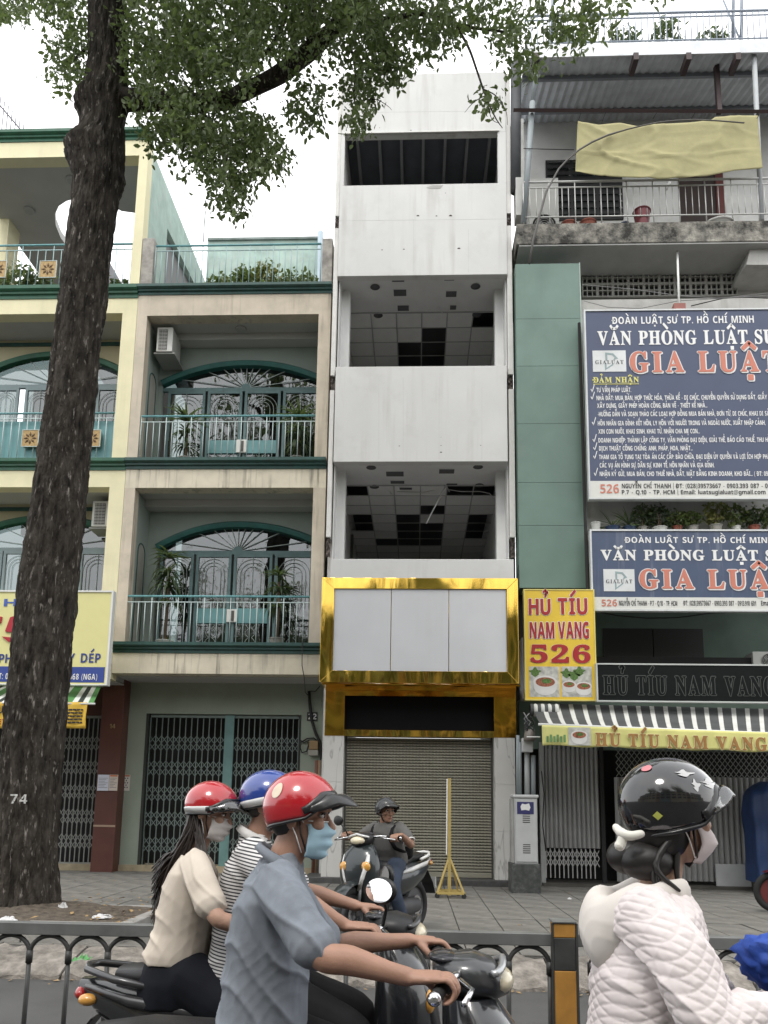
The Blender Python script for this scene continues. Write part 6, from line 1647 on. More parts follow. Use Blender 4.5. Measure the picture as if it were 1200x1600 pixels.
# meter box and pipes on the beige house
mb_ = thing('meter_box', 'small brown electricity meter box left of the marble pillar', 'meter', P(491, 1181, YG))
a, b, z0, z1 = rect(484, 1158, 498, 1172, YG); obj('upper_case', MB().box(a, b, YG-.14, YG-.002, z0, z1), M('meter_tan', (.26,.17,.08), .5, var=.15), mb_, bevel=.012)
a, b, z0, z1 = rect(483, 1172.5, 498, 1181, YG); obj('lower_case', MB().box(a, b, YG-.13, YG-.002, z0, z1), M('meter_pale', (.33,.32,.28), .5), mb_, bevel=.01)
for k, (px, c_) in enumerate(((493, (.22,.10,.07)), (497.5, (.30,.20,.13)), (502, (.20,.21,.2)))):
    tag(obj('wall_pipe', MB().tube([P(px+2, 1188, YG-.08), P(px-4, 1366, YG-.08)], .035, 8), M('wall_pipe%d' % k, c_, .6, var=.2), smooth=True), ('brown drain pipe left of the left marble pillar', 'tan drain pipe next to the brown one by the marble pillar', 'grey drain pipe touching the left marble pillar')[k], 'pipe')
# ---------------------------------------------------------------- yellow wheeled stand
yst = M('stand_yellow', (.44,.33,.11), .5, var=.15, scale=8, dirt=.15, dcol=(.3,.2,.08))
q = G(704, 1404, SW); YSD = q.y
st_ = thing('wheeled_stand', 'tall thin yellow steel stand on a triangular base before the roller shutter', 'stand', (q.x, YSD, SW))
sp = lambda px, py, dy=0: P(px, py, YSD+dy)
c0 = sp(702, 1399, .1); top = sp(702, 1216, .1)
obj('mast', MB()._bar(c0, top, .05, .05), yst, st_)
obj('white_edge', MB()._bar(sp(697.6, 1335, .06), sp(698.6, 1217, .06), .018, .02), whitep, st_)
zb_ = SW+.075
fl_, fr_, bl_, br_ = sp(683, 1405), sp(725, 1405), sp(687, 1396, .42), sp(716, 1396, .42)
for v in (fl_, fr_, bl_, br_): v.z = zb_
for a_, b_ in ((fl_, fr_), (bl_, br_), (fl_, bl_), (fr_, br_), ((fl_+bl_)/2, (fr_+br_)/2)): obj('base_bar', MB()._bar(a_, b_, .035, .035), yst, st_)
hub = c0.lerp(top, .33)
for v in (fl_, fr_, bl_, br_): obj('brace', MB()._bar(v, hub, .028, .028), yst, st_)
hub2 = c0.lerp(top, .22)
for v, s_ in ((fl_, -1), (fr_, 1), (bl_, -1), (br_, 1)):
    w_ = obj('castor', MB().lathe([(.0, -.012), (.035, -.012), (.038, 0), (.035, .012), (0, .012)], (v.x, v.y, SW+.036), (.3,1,0), 16), M('castor', (.02,.02,.02), .5), st_, smooth=True, auto=40)
# ---------------------------------------------------------------- litter worth naming
def crumple(name, label, cat, p, r, h, mat, seed):
    rr = random.Random(seed); vs = []; fs = []; n_, k_ = 14, 8
    for i in range(k_+1):
        th = math.pi/2*i/k_
        for j in range(n_):
            ph = 2*math.pi*j/n_; e = 1+.45*mnoise.noise((math.cos(ph)*2+seed, math.sin(ph)*2, th*2))
            vs.append((p[0]+r*math.sin(th)*math.cos(ph)*e, p[1]+r*.6*math.sin(th)*math.sin(ph)*e, p[2]+h*math.cos(th)*e*(1+.5*mnoise.noise((ph*2, th*4, seed)))))
    for i in range(k_):
        for j in range(n_): fs.append((i*n_+j, (i+1)*n_+j, (i+1)*n_+(j+1) % n_, i*n_+(j+1) % n_))
    return tag(obj(name, MB().add(vs, fs), mat, smooth=False), label, cat)
q = G(130, 1522, .0); crumple('plastic_bag', 'crumpled bright green plastic bag in the gutter', 'litter', (q.x, q.y-.02, 0), .12, .14, M('bag_green', (.10,.34,.10), .4, var=.2, scale=12), 3)
q = G(92, 1520, .0); crumple('paper_scrap', 'crumpled white paper beside the green bag in the gutter', 'litter', (q.x, q.y, 0), .10, .08, M('paper_white', (.6,.6,.6), .7), 5)
q = G(146, 1505, .03); crumple('fruit_peel', 'small orange scrap above the green bag', 'litter', (q.x, q.y, .05), .035, .03, M('peel', (.55,.32,.05), .6), 7)
q = G(98, 1424, .33); crumple('foam_ball', 'round white foam lump at the foot of the tree', 'litter', (q.x, q.y, .32), .065, .09, M('foam', (.55,.55,.54), .8), 9)
q = G(160, 1432, .34); crumple('paper_scrap', 'flat white paper scrap on the tree pit soil', 'litter', (q.x, q.y, .33), .11, .03, M('paper_white', (.6,.6,.6), .7), 12)
q = G(12, 1440, .35); crumple('paper_scrap', 'white wrapper on the pit edging at the left edge', 'litter', (q.x, q.y, .35), .10, .04, M('paper_white', (.6,.6,.6), .7), 14)
q = G(820, 1533, 0); crumple('dry_leaf', 'pale yellow leaf lying at the kerb right of the arched bars', 'litter', (q.x, q.y, 0), .05, .015, M('leaf_pale', (.5,.42,.2), .7), 15)
q = G(890, 1405, SW); crumple('paper_scrap', 'tiny white scrap on the pavement by the hooded rider', 'litter', (q.x, q.y, SW), .03, .02, M('paper_white', (.6,.6,.6), .7), 17)
# blue cover at the right edge
cv = thing('covered_cart', 'cart under a dark blue cover at the right edge by the steel gates', 'cart', (X(1195, 1380, 13.9), 13.9, SW))
bl = M('cover_blue', (.015,.04,.12), .5, var=.2, scale=4)
vs, fs = [], []; n_, k_ = 40, 26
xl_ = X(1167, 1300, 13.9)
for j in range(k_+1):
    t = j/k_; zz = SW+.18+(Z(1190, 1222, 13.9)-SW-.18)*t
    sh = .0 if t < .85 else ((t-.85)/.15)**2*.25
    for i in range(n_):
        a_ = 2*math.pi*i/n_; fold = .035*math.sin(a_*9+2*t)*(1-t*.6)+.03*mnoise.noise((a_*2, t*5, 1))
        ex = .55-sh+fold; ey = .42-sh+fold
        cx_, sx_ = math.cos(a_), math.sin(a_)
        vs.append((xl_+.58+math.copysign(abs(cx_)**.6, cx_)*ex, 13.9+math.copysign(abs(sx_)**.6, sx_)*ey, zz+.015*math.sin(a_*5)))
for j in range(k_):
    for i in range(n_): fs.append((j*n_+i, j*n_+(i+1) % n_, (j+1)*n_+(i+1) % n_, (j+1)*n_+i))
fs.append(tuple(k_*n_+i for i in range(n_)))
obj('cover', MB().add(vs, fs), bl, cv, smooth=True)
for dx in (.2, .9):
    obj('cart_wheel', MB().lathe([(0, -.02), (.09, -.02), (.1, 0), (.09, .02), (0, .02)], (xl_+dx, 13.62, SW+.1), (0,1,0), 18), M('castor', (.02,.02,.02), .5), cv, smooth=True, auto=40)
# ---------------------------------------------------------------- scooters (built facing +x, at the origin)
rubber = M('tyre_rubber', (.012,.012,.012), .8, var=.2); blackpl = M('black_plastic', (.014,.014,.015), .42, var=.15, scale=9, spec=.4); chrome = M('chrome', (.62,.62,.63), .16, metal=1, var=.05)
seatm = M('seat_vinyl', (.012,.012,.013), .45, var=.2, bump=.1, bscale=120, spec=.35); lens = M('lamp_lens', (.70,.62,.45), .12, var=.2, scale=18, coat=.6); redlens = M('tail_lens', (.35,.02,.02), .15, coat=.6); amber = M('amber_lens', (.60,.30,.06), .15, var=.2, coat=.6)
mirror_m = M('mirror_glass', (.85,.85,.86), .03, metal=1, var=0)
def ell(c, rx, ry, n=18, p=1.0, z=None):
    out = []
    for k in range(n):
        q = 2*math.pi*k/n; cx, sy = math.cos(q), math.sin(q)
        out.append((c[0]+math.copysign(abs(cx)**p, cx)*rx, c[1]+math.copysign(abs(sy)**p, sy)*ry, c[2]))
    return out
def xring(x, zc, hw, hz, n=18, p=.8, yc=0):
    out = []
    for k in range(n):
        q = 2*math.pi*k/n; cy, sz = math.cos(q), math.sin(q)
        out.append((x, yc+math.copysign(abs(cy)**p, cy)*hw, zc+math.copysign(abs(sz)**p, sz)*hz))
    return out
def scooter(label, body, accent, loc, yaw, lean=0, mirrors=(1, -1), group=None, rail=True, head=None, myaw=None):
    t = thing('scooter', label, 'motorbike', (0, 0, 0), group)
    for x, nm, R_ in ((.64, 'front_wheel', .235), (-.60, 'rear_wheel', .225)):
        c = (x, 0, R_+.045)
        w_ = obj(nm, MB().lathe([(.0, -.03), (.04, -.035), (.05, -.012), (R_-.05, -.010), (R_-.02, -.035), (R_-.01, -.03), (R_-.01, .03), (R_-.02, .035), (R_-.05, .010), (.05, .012), (.04, .035), (0, .03)], c, (0,1,0), 28), M('alloy_wheel', (.10,.10,.105), .4, metal=.6), t, smooth=True, auto=30)
        obj('tyre', MB().ring(c, (0,1,0), R_, .046, 36, 10), rubber, w_, smooth=True)
        obj('brake_disc', MB().lathe([(.05, .042), (.10, .042), (.10, .046), (.05, .046)], c, (0,1,0), 24), chrome, w_)
    for s in (-1, 1): obj('fork', MB().tube([(.64, s*.075, .28), (.52, s*.06, .66)], .02, 10), M('fork', (.12,.12,.125), .35, metal=.5), t, smooth=True)
    rg = []
    for k in range(13):
        q = math.pi*(.02+.80*k/12); cx, cz = .64+.29*math.cos(q), .28+.29*math.sin(q); w_ = .085*(1-.25*abs(k/12-.5))
        rg.append([(cx, -w_, cz), (cx+.02*math.cos(q), -w_*.7, cz+.02*math.sin(q)), (cx+.035*math.cos(q), 0, cz+.035*math.sin(q)), (cx+.02*math.cos(q), w_*.7, cz+.02*math.sin(q)), (cx, w_, cz), (cx-.006*math.cos(q), 0, cz-.006*math.sin(q)+.012)])
    obj('front_fender', MB().loft(rg), body, t, smooth=True, auto=50)
    # front apron and inner leg shield
    rg = [ell((cx, 0, z), rx, hw, 20, .85) for z, cx, rx, hw in ((.34, .42, .05, .12), (.45, .44, .10, .17), (.60, .46, .13, .215), (.75, .46, .125, .225), (.86, .44, .11, .19), (.94, .41, .08, .13))]
    ap = obj('front_apron', MB().loft(rg), body, t, smooth=True, auto=50)
    for s in (-1, 1):
        rg = [[(x+.012, s*y, z) for x, y, z in ((a, b, c), (a+.02, b*.8, c+.015), (a-.03, b*.9, c+.03), (a-.04, b*1.03, c+.01))] for a, b, c in ((.575, .07, .50), (.575, .12, .62), (.55, .16, .74), (.50, .165, .84))]
        obj('apron_trim', MB().loft(rg), accent, ap, smooth=True)
        obj('indicator', MB().ball((.555, s*.125, .735), (.03, .055, .05), 14, 8), amber, ap, smooth=True)
    obj('floorboard', MB().loft([xring(.36, .34, .16, .05), xring(.20, .30, .17, .045), xring(.0, .30, .17, .045), xring(-.12, .36, .15, .06)]), blackpl, t, smooth=True, auto=50)
    # rear body
    rb = obj('rear_body', MB().loft([xring(.06, .56, .10, .17), xring(-.10, .56, .145, .19), xring(-.35, .58, .165, .18), xring(-.60, .63, .155, .13), xring(-.80, .70, .105, .075), xring(-.90, .74, .05, .03)]), body, t, smooth=True, auto=50)
    for s in (-1, 1):
        obj('side_trim', MB().loft([[(x, s*(y+.006), z+h), (x, s*(y+.018), z), (x, s*(y+.006), z-h), (x, s*(y-.02), z)] for x, y, z, h in ((.02, .11, .62, .012), (-.30, .165, .66, .03), (-.65, .15, .71, .025), (-.86, .075, .75, .01))]), accent, rb, smooth=True)
    obj('tail_light', MB().ball((-.885, 0, .715), (.035, .09, .035), 14, 8), redlens, rb, smooth=True)
    for s in (-1, 1): obj('indicator', MB().ball((-.84, s*.095, .70), (.04, .03, .025), 12, 7), amber, rb, smooth=True)
    obj('engine', MB().loft([xring(-.10, .27, .10, .08), xring(-.35, .27, .12, .11), xring(-.62, .27, .09, .08)]), M('engine', (.09,.09,.095), .5, metal=.5, var=.2), t, smooth=True, auto=50)
    obj('exhaust', MB().tube([(-.12, -.12, .20), (-.35, -.17, .22), (-.45, -.18, .27), (-.88, -.19, .38)], [.018, .022, .05, .058], 14), M('exhaust', (.03,.03,.03), .4, metal=.5), t, smooth=True)
    obj('heat_shield', MB().tube([(-.50, -.205, .30), (-.80, -.215, .375)], .045, 10), chrome, t, smooth=True)
    obj('rear_fender', MB().loft([[(x, -.07, z), (x, .07, z), (x-.012, .07, z), (x-.012, -.07, z)] for x, z in ((-.82, .62), (-.93, .48), (-.98, .36))]), blackpl, t)
    obj('number_plate', MB().box(-.975, -.965, -.09, .09, .42, .54), M('plate_white', (.62,.62,.6), .5), t)
    # seat: rider hump and pillion
    obj('seat', MB().loft([xring(.10, .70, .07, .02), xring(.04, .73, .105, .05), xring(-.12, .735, .13, .055), xring(-.28, .745, .14, .058), xring(-.36, .775, .14, .055), xring(-.58, .79, .125, .05), xring(-.74, .79, .08, .03)]), seatm, t, smooth=True)
    if rail: obj('grab_rail', MB().tube([(-.52, .15, .755), (-.72, .14, .79), (-.86, .07, .815), (-.88, 0, .82), (-.86, -.07, .815), (-.72, -.14, .79), (-.52, -.15, .755)], .016, 8), accent, t, smooth=True)
    # steering head
    hs = obj('headset', MB().loft([xring(.30, 1.0, .05, .035), xring(.34, 1.0, .10, .055), xring(.42, .995, .125, .07), xring(.48, .985, .105, .062), xring(.53, .97, .05, .03)]), head or blackpl, t, smooth=True, auto=60)
    obj('headlight', MB().ball((.495, 0, .98), (.055, .085, .045), 18, 10), lens, hs, smooth=True)
    obj('headlight_trim', MB().tube([(.47+.075*math.cos(q)*.6, .115*math.sin(q), 1.045-.03*abs(math.sin(q))) for q in [-1.5+3*k/10 for k in range(11)]], .012, 7), accent, hs, smooth=True)
    obj('dial', MB().ball((.335, 0, 1.045), (.05, .085, .018), 16, 8), M('dial', (.03,.03,.035), .15), hs, smooth=True)
    for s in (-1, 1):
        obj('handlebar', MB().tube([(.38, s*.06, 1.01), (.36, s*.18, 1.02), (.325, s*.25, 1.012)], .014, 8), chrome, hs, smooth=True)
        gp = obj('grip', MB().tube([(.33, s*.24, 1.013), (.30, s*.355, 1.0)], .0185, 12), rubber, hs, smooth=True)
        obj('bar_end', MB().ball((.297, s*.368, .999), .02, 12, 8), chrome, hs, smooth=True)
        obj('brake_lever', MB().tube([(.375, s*.20, 1.012), (.405, s*.26, 1.0), (.375, s*.36, .985)], [.010, .008, .009], 8), chrome, hs, smooth=True)
        if s in mirrors:
            obj('mirror_stem', MB().tube([(.37, s*.20, 1.03), (.385, s*.23, 1.10), (.375, s*.30, 1.155)], .007, 8), blackpl, hs, smooth=True)
            rot = Matrix.Rotation((myaw or {}).get(s, s*R(22)), 3, 'Z') @ Matrix.Rotation(R(4), 3, 'Y')
            mh = obj('mirror', MB().ball((.37, s*.325, 1.18), (.018, .075, .052), 20, 12, rot), blackpl, hs, smooth=True)
    t.location = loc; t.rotation_euler = (lean, 0, yaw)
    # mirror glasses are part of the mirrors' own look
    for s in mirrors:
        rot = Matrix.Rotation((myaw or {}).get(s, s*R(22)), 3, 'Z') @ Matrix.Rotation(R(4), 3, 'Y'); c = Vector((.37, s*.325, 1.18))+rot @ Vector((-.0185, 0, 0))
        vs = [c]+[c+rot @ Vector((0, .066*math.cos(q), .045*math.sin(q))) for q in [2*math.pi*k/24 for k in range(24)]]
        obj('mirror_glass', MB().add(vs, [(0, k+1, (k+1) % 24+1) for k in range(24)]), mirror_m, hs, recalc=False)
    return t
pearl = M('paint_dark', (.014,.015,.017), .25, var=.1, coat=.8); silver = M('paint_silver', (.42,.43,.44), .3, metal=.6, var=.06, coat=.5)
whitebody = M('paint_white', (.62,.62,.61), .3, var=.03, coat=.6); greyteal = M('paint_greyteal', (.022,.028,.030), .3, metal=.3, var=.1, coat=.6); bluebody = M('paint_blue', (.02,.06,.28), .3, coat=.6)
R1 = Vector((X(688, 1540, 2.3)-.315, 2.6, 0)); R2 = Vector((X(574, 1446, 3.2)-.315, 3.5, 0)); R4 = Vector((X(1085, 1600, 2.15)+.10, 2.15, 0)); R5 = Vector((X(604, 1300, 8.45), 8.5, SW)); YAW5 = R(-119)
scooter('dark scooter with silver front ridden by the man in the blue grey shirt', pearl, silver, R1, 0, mirrors=(), group='scooters of the passing riders', rail=False, head=M('paint_grey', (.05,.052,.055), .28, metal=.3, var=.1, coat=.6))
scooter('black scooter carrying the striped shirt man and the long haired woman', pearl, M('trim_dark', (.06,.06,.063), .3, metal=.5, coat=.4), R2, 0, group='scooters of the passing riders', myaw={-1: R(52)})
scooter('blue scooter under the rider in the pink hooded jacket', bluebody, silver, R4, 0, mirrors=(), group='scooters of the passing riders')
scooter('dark scooter with white trim standing on the pavement under the backpack man', greyteal, whitebody, R5, YAW5, lean=R(2), mirrors=(-1,))
# front of a parked motorbike at the right edge
pk = thing('parked_motorbike', 'parked motorbike of which only the front wheel shows at the right edge', 'motorbike', (X(1203, 1450, 11.6), 11.6, SW))
c = P(1213, 1418, 11.2); c.z = SW+.27
w_ = obj('front_wheel', MB().lathe([(0, -.03), (.04, -.03), (.05, -.01), (.19, -.008), (.215, -.03), (.215, .03), (.19, .008), (.05, .01), (.04, .03), (0, .03)], c, (.35,1,0), 28), M('red_hub', (.12,.02,.02), .5), pk, smooth=True, auto=30)
obj('tyre', MB().ring(c, (.35,1,0), .225, .045, 32, 10), rubber, w_, smooth=True)
obj('fork', MB().tube([c+Vector((0,-.07,0)), c+Vector((.22,-.07,.5))], .02, 8), M('fork', (.12,.12,.125)), pk, smooth=True)
obj('front_fender', MB().loft([[(c.x+.29*math.cos(q)+dx, c.y+dy, c.z+.29*math.sin(q)) for dx, dy in ((0,-.07),(.0,.07),(.0,.06),(0,-.06))] for q in [.2+.17*k for k in range(12)]]), M('paint_red', (.25,.02,.02), .3, coat=.6), pk, smooth=True)
obj('apron', MB().loft([ell((c.x+.2+.0*z, c.y, SW+z), .08, w_2, 14) for z, w_2 in ((.4,.1),(.6,.18),(.8,.2),(.95,.1))]), M('paint_red', (.25,.02,.02)), pk, smooth=True)
cl = thing('draped_cloth', 'bright blue cloth bundled at the right edge before the hooded rider', 'cloth', P(1190, 1500, 2.3))
vs, fs = [], []; n_, k_ = 36, 20; cc = P(1216, 1506, 2.35)
for j in range(k_+1):
    th = math.pi*j/k_
    for i in range(n_):
        ph = 2*math.pi*i/n_; d = Vector((math.sin(th)*math.cos(ph), math.sin(th)*math.sin(ph), math.cos(th)))
        e = 1+.28*mnoise.noise((d.x*3, d.y*3, d.z*4))+.12*mnoise.noise((d.x*8, d.y*8, d.z*9))
        vs.append(cc+Vector((d.x*.105*e, d.y*.09*e, d.z*.075*e-.02*d.x)))
for j in range(k_):
    for i in range(n_): fs.append((j*n_+i, (j+1)*n_+i, (j+1)*n_+(i+1) % n_, j*n_+(i+1) % n_))
obj('fabric', MB().add(vs, fs), M('cloth_blue', (.02,.07,.36), .7, var=.2, scale=9), cl, smooth=True)
# ---------------------------------------------------------------- people
JOBS = []
def remesh(name, mb, mat, parent, voxel, iters=6, post=None, label=None):
    me = bpy.data.meshes.new(name); me.from_pydata(mb.v, [], mb.f)
    bm = bmesh.new(); bm.from_mesh(me); bmesh.ops.recalc_face_normals(bm, faces=bm.faces[:]); bm.to_mesh(me); bm.free()
    o = bpy.data.objects.new(name, me); link(o); me.materials.append(mat)
    r = o.modifiers.new('r', 'REMESH'); r.mode = 'VOXEL'; r.voxel_size = voxel; r.use_smooth_shade = True
    s = o.modifiers.new('s', 'SMOOTH'); s.factor = .5; s.iterations = iters
    JOBS.append((o, mat, parent, post, label)); return o
def finish():
    dg = bpy.context.evaluated_depsgraph_get(); dg.update()
    for o, mat, parent, post, label in JOBS:
        me = bpy.data.meshes.new_from_object(o.evaluated_get(dg))
        if post:
            n = len(me.vertices); co = np.empty(n*3); me.vertices.foreach_get('co', co); co = co.reshape(-1, 3)
            nr = np.empty(n*3); me.vertices.foreach_get('normal', nr); nr = nr.reshape(-1, 3)
            d = post(co); me.vertices.foreach_set('co', (co+nr*d[:, None]).ravel()); me.update()
        me.polygons.foreach_set('use_smooth', [True]*len(me.polygons))
        me.materials.clear(); me.materials.append(mat)
        o.modifiers.clear(); o.data = me
        attach(o, parent)
        if label: o['label'] = label
def vnoise(co, f, seed=0, amp=1.0):
    """cheap smooth noise from a few rotated sine waves"""
    rg = np.random.default_rng(seed); out = np.zeros(len(co))
    for k in range(7):
        d = rg.normal(size=3); d /= np.linalg.norm(d); d2 = rg.normal(size=3); d2 /= np.linalg.norm(d2)
        ff = f*rg.uniform(.6, 1.7)
        out += np.sin(co@d*ff+rg.uniform(0, 6)+1.6*np.sin(co@d2*ff*.7+rg.uniform(0, 6)))/7
    return out*amp
def folds(amp=.008, f=26, seed=1, z0=None, dirn=(.5, .2, 1)):
    dirn = np.array(dirn)/np.linalg.norm(dirn); d2 = np.array((dirn[2], -.3, -dirn[0])); d2 /= np.linalg.norm(d2)
    def g(co):
        w = vnoise(co, f*.28, seed+9); ph = co@dirn*f+4.5*w; crease = (1-np.abs(np.sin(ph)))**2.4
        w2 = vnoise(co, f*.5, seed+19); cr2 = (1-np.abs(np.sin(co@d2*f*1.9+5*w2)))**2.2
        m1_ = np.clip(vnoise(co, 9, seed+3)*3+.5, 0, 1); m2_ = np.clip(vnoise(co, 12, seed+33)*3+.4, 0, 1)
        return amp*.8*((crease-.25)*(.25+.75*m1_)+.16*(cr2-.25)*m2_)+.005*vnoise(co, 14, seed+5)
    return g
def chain(mb, pts, rad, n=14, ref=None):
    """tapered limb with rounded ends"""
    ps = [Vector(p) for p in pts]; rr = list(rad)
    if any(isinstance(q, tuple) for q in rr): rr = [q if isinstance(q, tuple) else (q, q) for q in rr]
    out, ro_ = [], []
    for i in range(len(ps)-1):
        p0 = ps[max(0, i-1)]; p1 = ps[i]; p2 = ps[i+1]; p3 = ps[min(len(ps)-1, i+2)]
        for k in range(5):
            t = k/5; out.append(.5*((2*p1)+(p2-p0)*t+(2*p0-5*p1+4*p2-p3)*t*t+(3*p1-p0-3*p2+p3)*t**3))
            a, b = rr[i], rr[i+1]
            ro_.append(tuple(x+(y-x)*t for x, y in zip(a, b)) if isinstance(a, tuple) else a+(b-a)*t)
    out.append(ps[-1]); ro_.append(rr[-1])
    def sc(r, k): return tuple(x*k for x in r) if isinstance(r, tuple) else r*k
    def mr(r): return min(r) if isinstance(r, tuple) else r
    d0 = (out[0]-out[1]).normalized(); d1 = (out[-1]-out[-2]).normalized()
    pre = [(out[0]+d0*mr(ro_[0])*k, sc(ro_[0], q)) for k, q in ((.75, .45), (.45, .8))]; po = [(out[-1]+d1*mr(ro_[-1])*k, sc(ro_[-1], q)) for k, q in ((.45, .8), (.75, .45))]
    pts2 = [p for p, r in pre]+out+[p for p, r in po]; r2 = [r for p, r in pre]+ro_+[r for p, r in po]
    mb.tube(pts2, r2, n, ref=ref)
HEADP = [(-.004,.066,.030,.018),(.006,.084,.012,.036),(.022,.091,-.012,.048),(.04,.090,-.035,.055),(.06,.089,-.06,.061),(.085,.087,-.078,.066),(.105,.083,-.088,.069),(.12,.080,-.092,.0715),(.135,.083,-.095,.073),(.15,.088,-.097,.0745),(.17,.086,-.097,.0745),(.195,.068,-.088,.068),(.215,.04,-.066,.052),(.229,.008,-.032,.026)]
def head_mesh(mb, T, s=1.0):
    rings = []
    for z, xf, xb, hw in HEADP:
        cx, rx = (xf+xb)/2, (xf-xb)/2
        rings.append([T @ (Vector((cx+math.copysign(abs(math.cos(q))**.9, math.cos(q))*rx, math.sin(q)*hw, z))*s) for q in [2*math.pi*k/28 for k in range(28)]])
    mb.loft(rings)
    def pt(x, y, z): return T @ (Vector((x, y, z))*s)
    mb.tube([pt(.082,0,.128), pt(.094,0,.105), pt(.108,0,.086), pt(.098,0,.076), pt(.085,0,.074)], [.008*s, .011*s, .0145*s, .015*s, .008*s], 10)
    for sg in (-1, 1):
        mb.ball(pt(.098, sg*.013, .080), .0095*s, 10, 8)
        mb.ball(pt(.084, sg*.034, .138), (.014*s, .024*s, .008*s), 10, 6, T.to_3x3())       # brow ridge
        mb.ball(pt(.066, sg*.046, .095), (.026*s, .022*s, .022*s), 10, 8, T.to_3x3())       # cheek
        mb.ball(pt(-.012, sg*.076, .105), (.020*s, .010*s, .032*s), 12, 8, T.to_3x3())      # ear
        mb.ball(pt(-.020, sg*.083, .112), (.012*s, .007*s, .020*s), 10, 8, T.to_3x3())
    mb.tube([pt(.084,-.024,.052), pt(.096,0,.054), pt(.084,.024,.052)], [.005*s, .009*s, .005*s], 8)      # upper lip
    mb.tube([pt(.082,-.020,.043), pt(.094,0,.043), pt(.082,.020,.043)], [.005*s, .009*s, .005*s], 8)
    mb.ball(pt(.082, 0, .014), (.014*s, .018*s, .014*s), 10, 8)
def face_parts(body, T, s=1.0, lips=True, brow=(.012,.010,.009)):
    bm_ = M('eye_white', (.62,.60,.57), .25, var=0); dk = M('eye_dark', (.012,.009,.008), .15, var=0); br = M('brow_hair', brow, .8)
    def pt(x, y, z): return T @ (Vector((x, y, z))*s)
    for sg in (-1, 1):
        e = obj('eye', MB().ball(pt(.0755, sg*.032, .1205), (.0105*s, .0155*s, .0068*s), 14, 8, T.to_3x3()), bm_, body, smooth=True)
        obj('iris', MB().ball(pt(.0845, sg*.032, .1205), (.0035*s, .0062*s, .0062*s), 10, 6, T.to_3x3()), dk, e, smooth=True) if body.parent is None else obj('iris', MB().ball(pt(.0845, sg*.032, .1205), (.0035*s, .0062*s, .0062*s), 10, 6, T.to_3x3()), dk, body, smooth=True)
        obj('eyelid', MB().tube([pt(.0800, sg*.0165, .122), pt(.0875, sg*.032, .1295), pt(.0765, sg*.0475, .1235)], [.0022*s, .0035*s, .002*s], 6), dk, body, smooth=True)
        obj('eyebrow', MB().tube([pt(.094, sg*.014, .144), pt(.094, sg*.032, .1515), pt(.080, sg*.052, .146)], [.003*s, .0042*s, .002*s], 7), br, body, smooth=True)
    if lips:
        obj('lips', MB().tube([pt(.090,-.020,.0475), pt(.1015,0,.0485), pt(.090,.020,.0475)], [.002*s, .0035*s, .002*s], 6), M('lips', (.28,.10,.08), .5), body, smooth=True)
def hand(mb, Gp, f, a, u, s=1.0):
    """fist closed round a grip at Gp; f forward, a outwards along the grip, u up. returns the wrist"""
    f, a, u = f.normalized(), a.normalized(), u.normalized()
    W = Gp-f*.088*s+u*.026*s
    rg = []
    for t, hw, th in ((0, .029, .021), (.3, .037, .019), (.65, .043, .018), (1, .043, .015)):
        c = W.lerp(Gp-f*.004*s+u*.036*s, t)
        rg.append([c+a*(math.cos(q)*hw*s)+u*(math.sin(q)*th*s) for q in [2*math.pi*k/14 for k in range(14)]])
    mb.loft(rg)
    for i, (L_, r_) in enumerate(((.88, .0078), (1.0, .0085), (1.04, .0088), (.97, .0085))):      # little finger outermost
        o = a*((1.5-i)*.0225*s)
        chain(mb, [Gp+o-f*.010*s+u*.034*s, Gp+o+f*.022*s*L_+u*.036*s, Gp+o+f*.046*s*L_+u*.012*s, Gp+o+f*.036*s*L_-u*.016*s, Gp+o+f*.014*s-u*.027*s*L_], [r_*s*1.1, r_*s*1.08, r_*s, r_*s*.95, r_*s*.8], 10)
    o = -a*.044*s
    chain(mb, [Gp+o*.7-f*.055*s+u*.020*s, Gp+o*1.15-f*.036*s+u*.004*s, Gp+o*1.25-f*.014*s-u*.016*s, Gp+o*1.15+f*.014*s-u*.025*s], [.014*s, .012*s, .0100*s, .0085*s], 10)
    return W
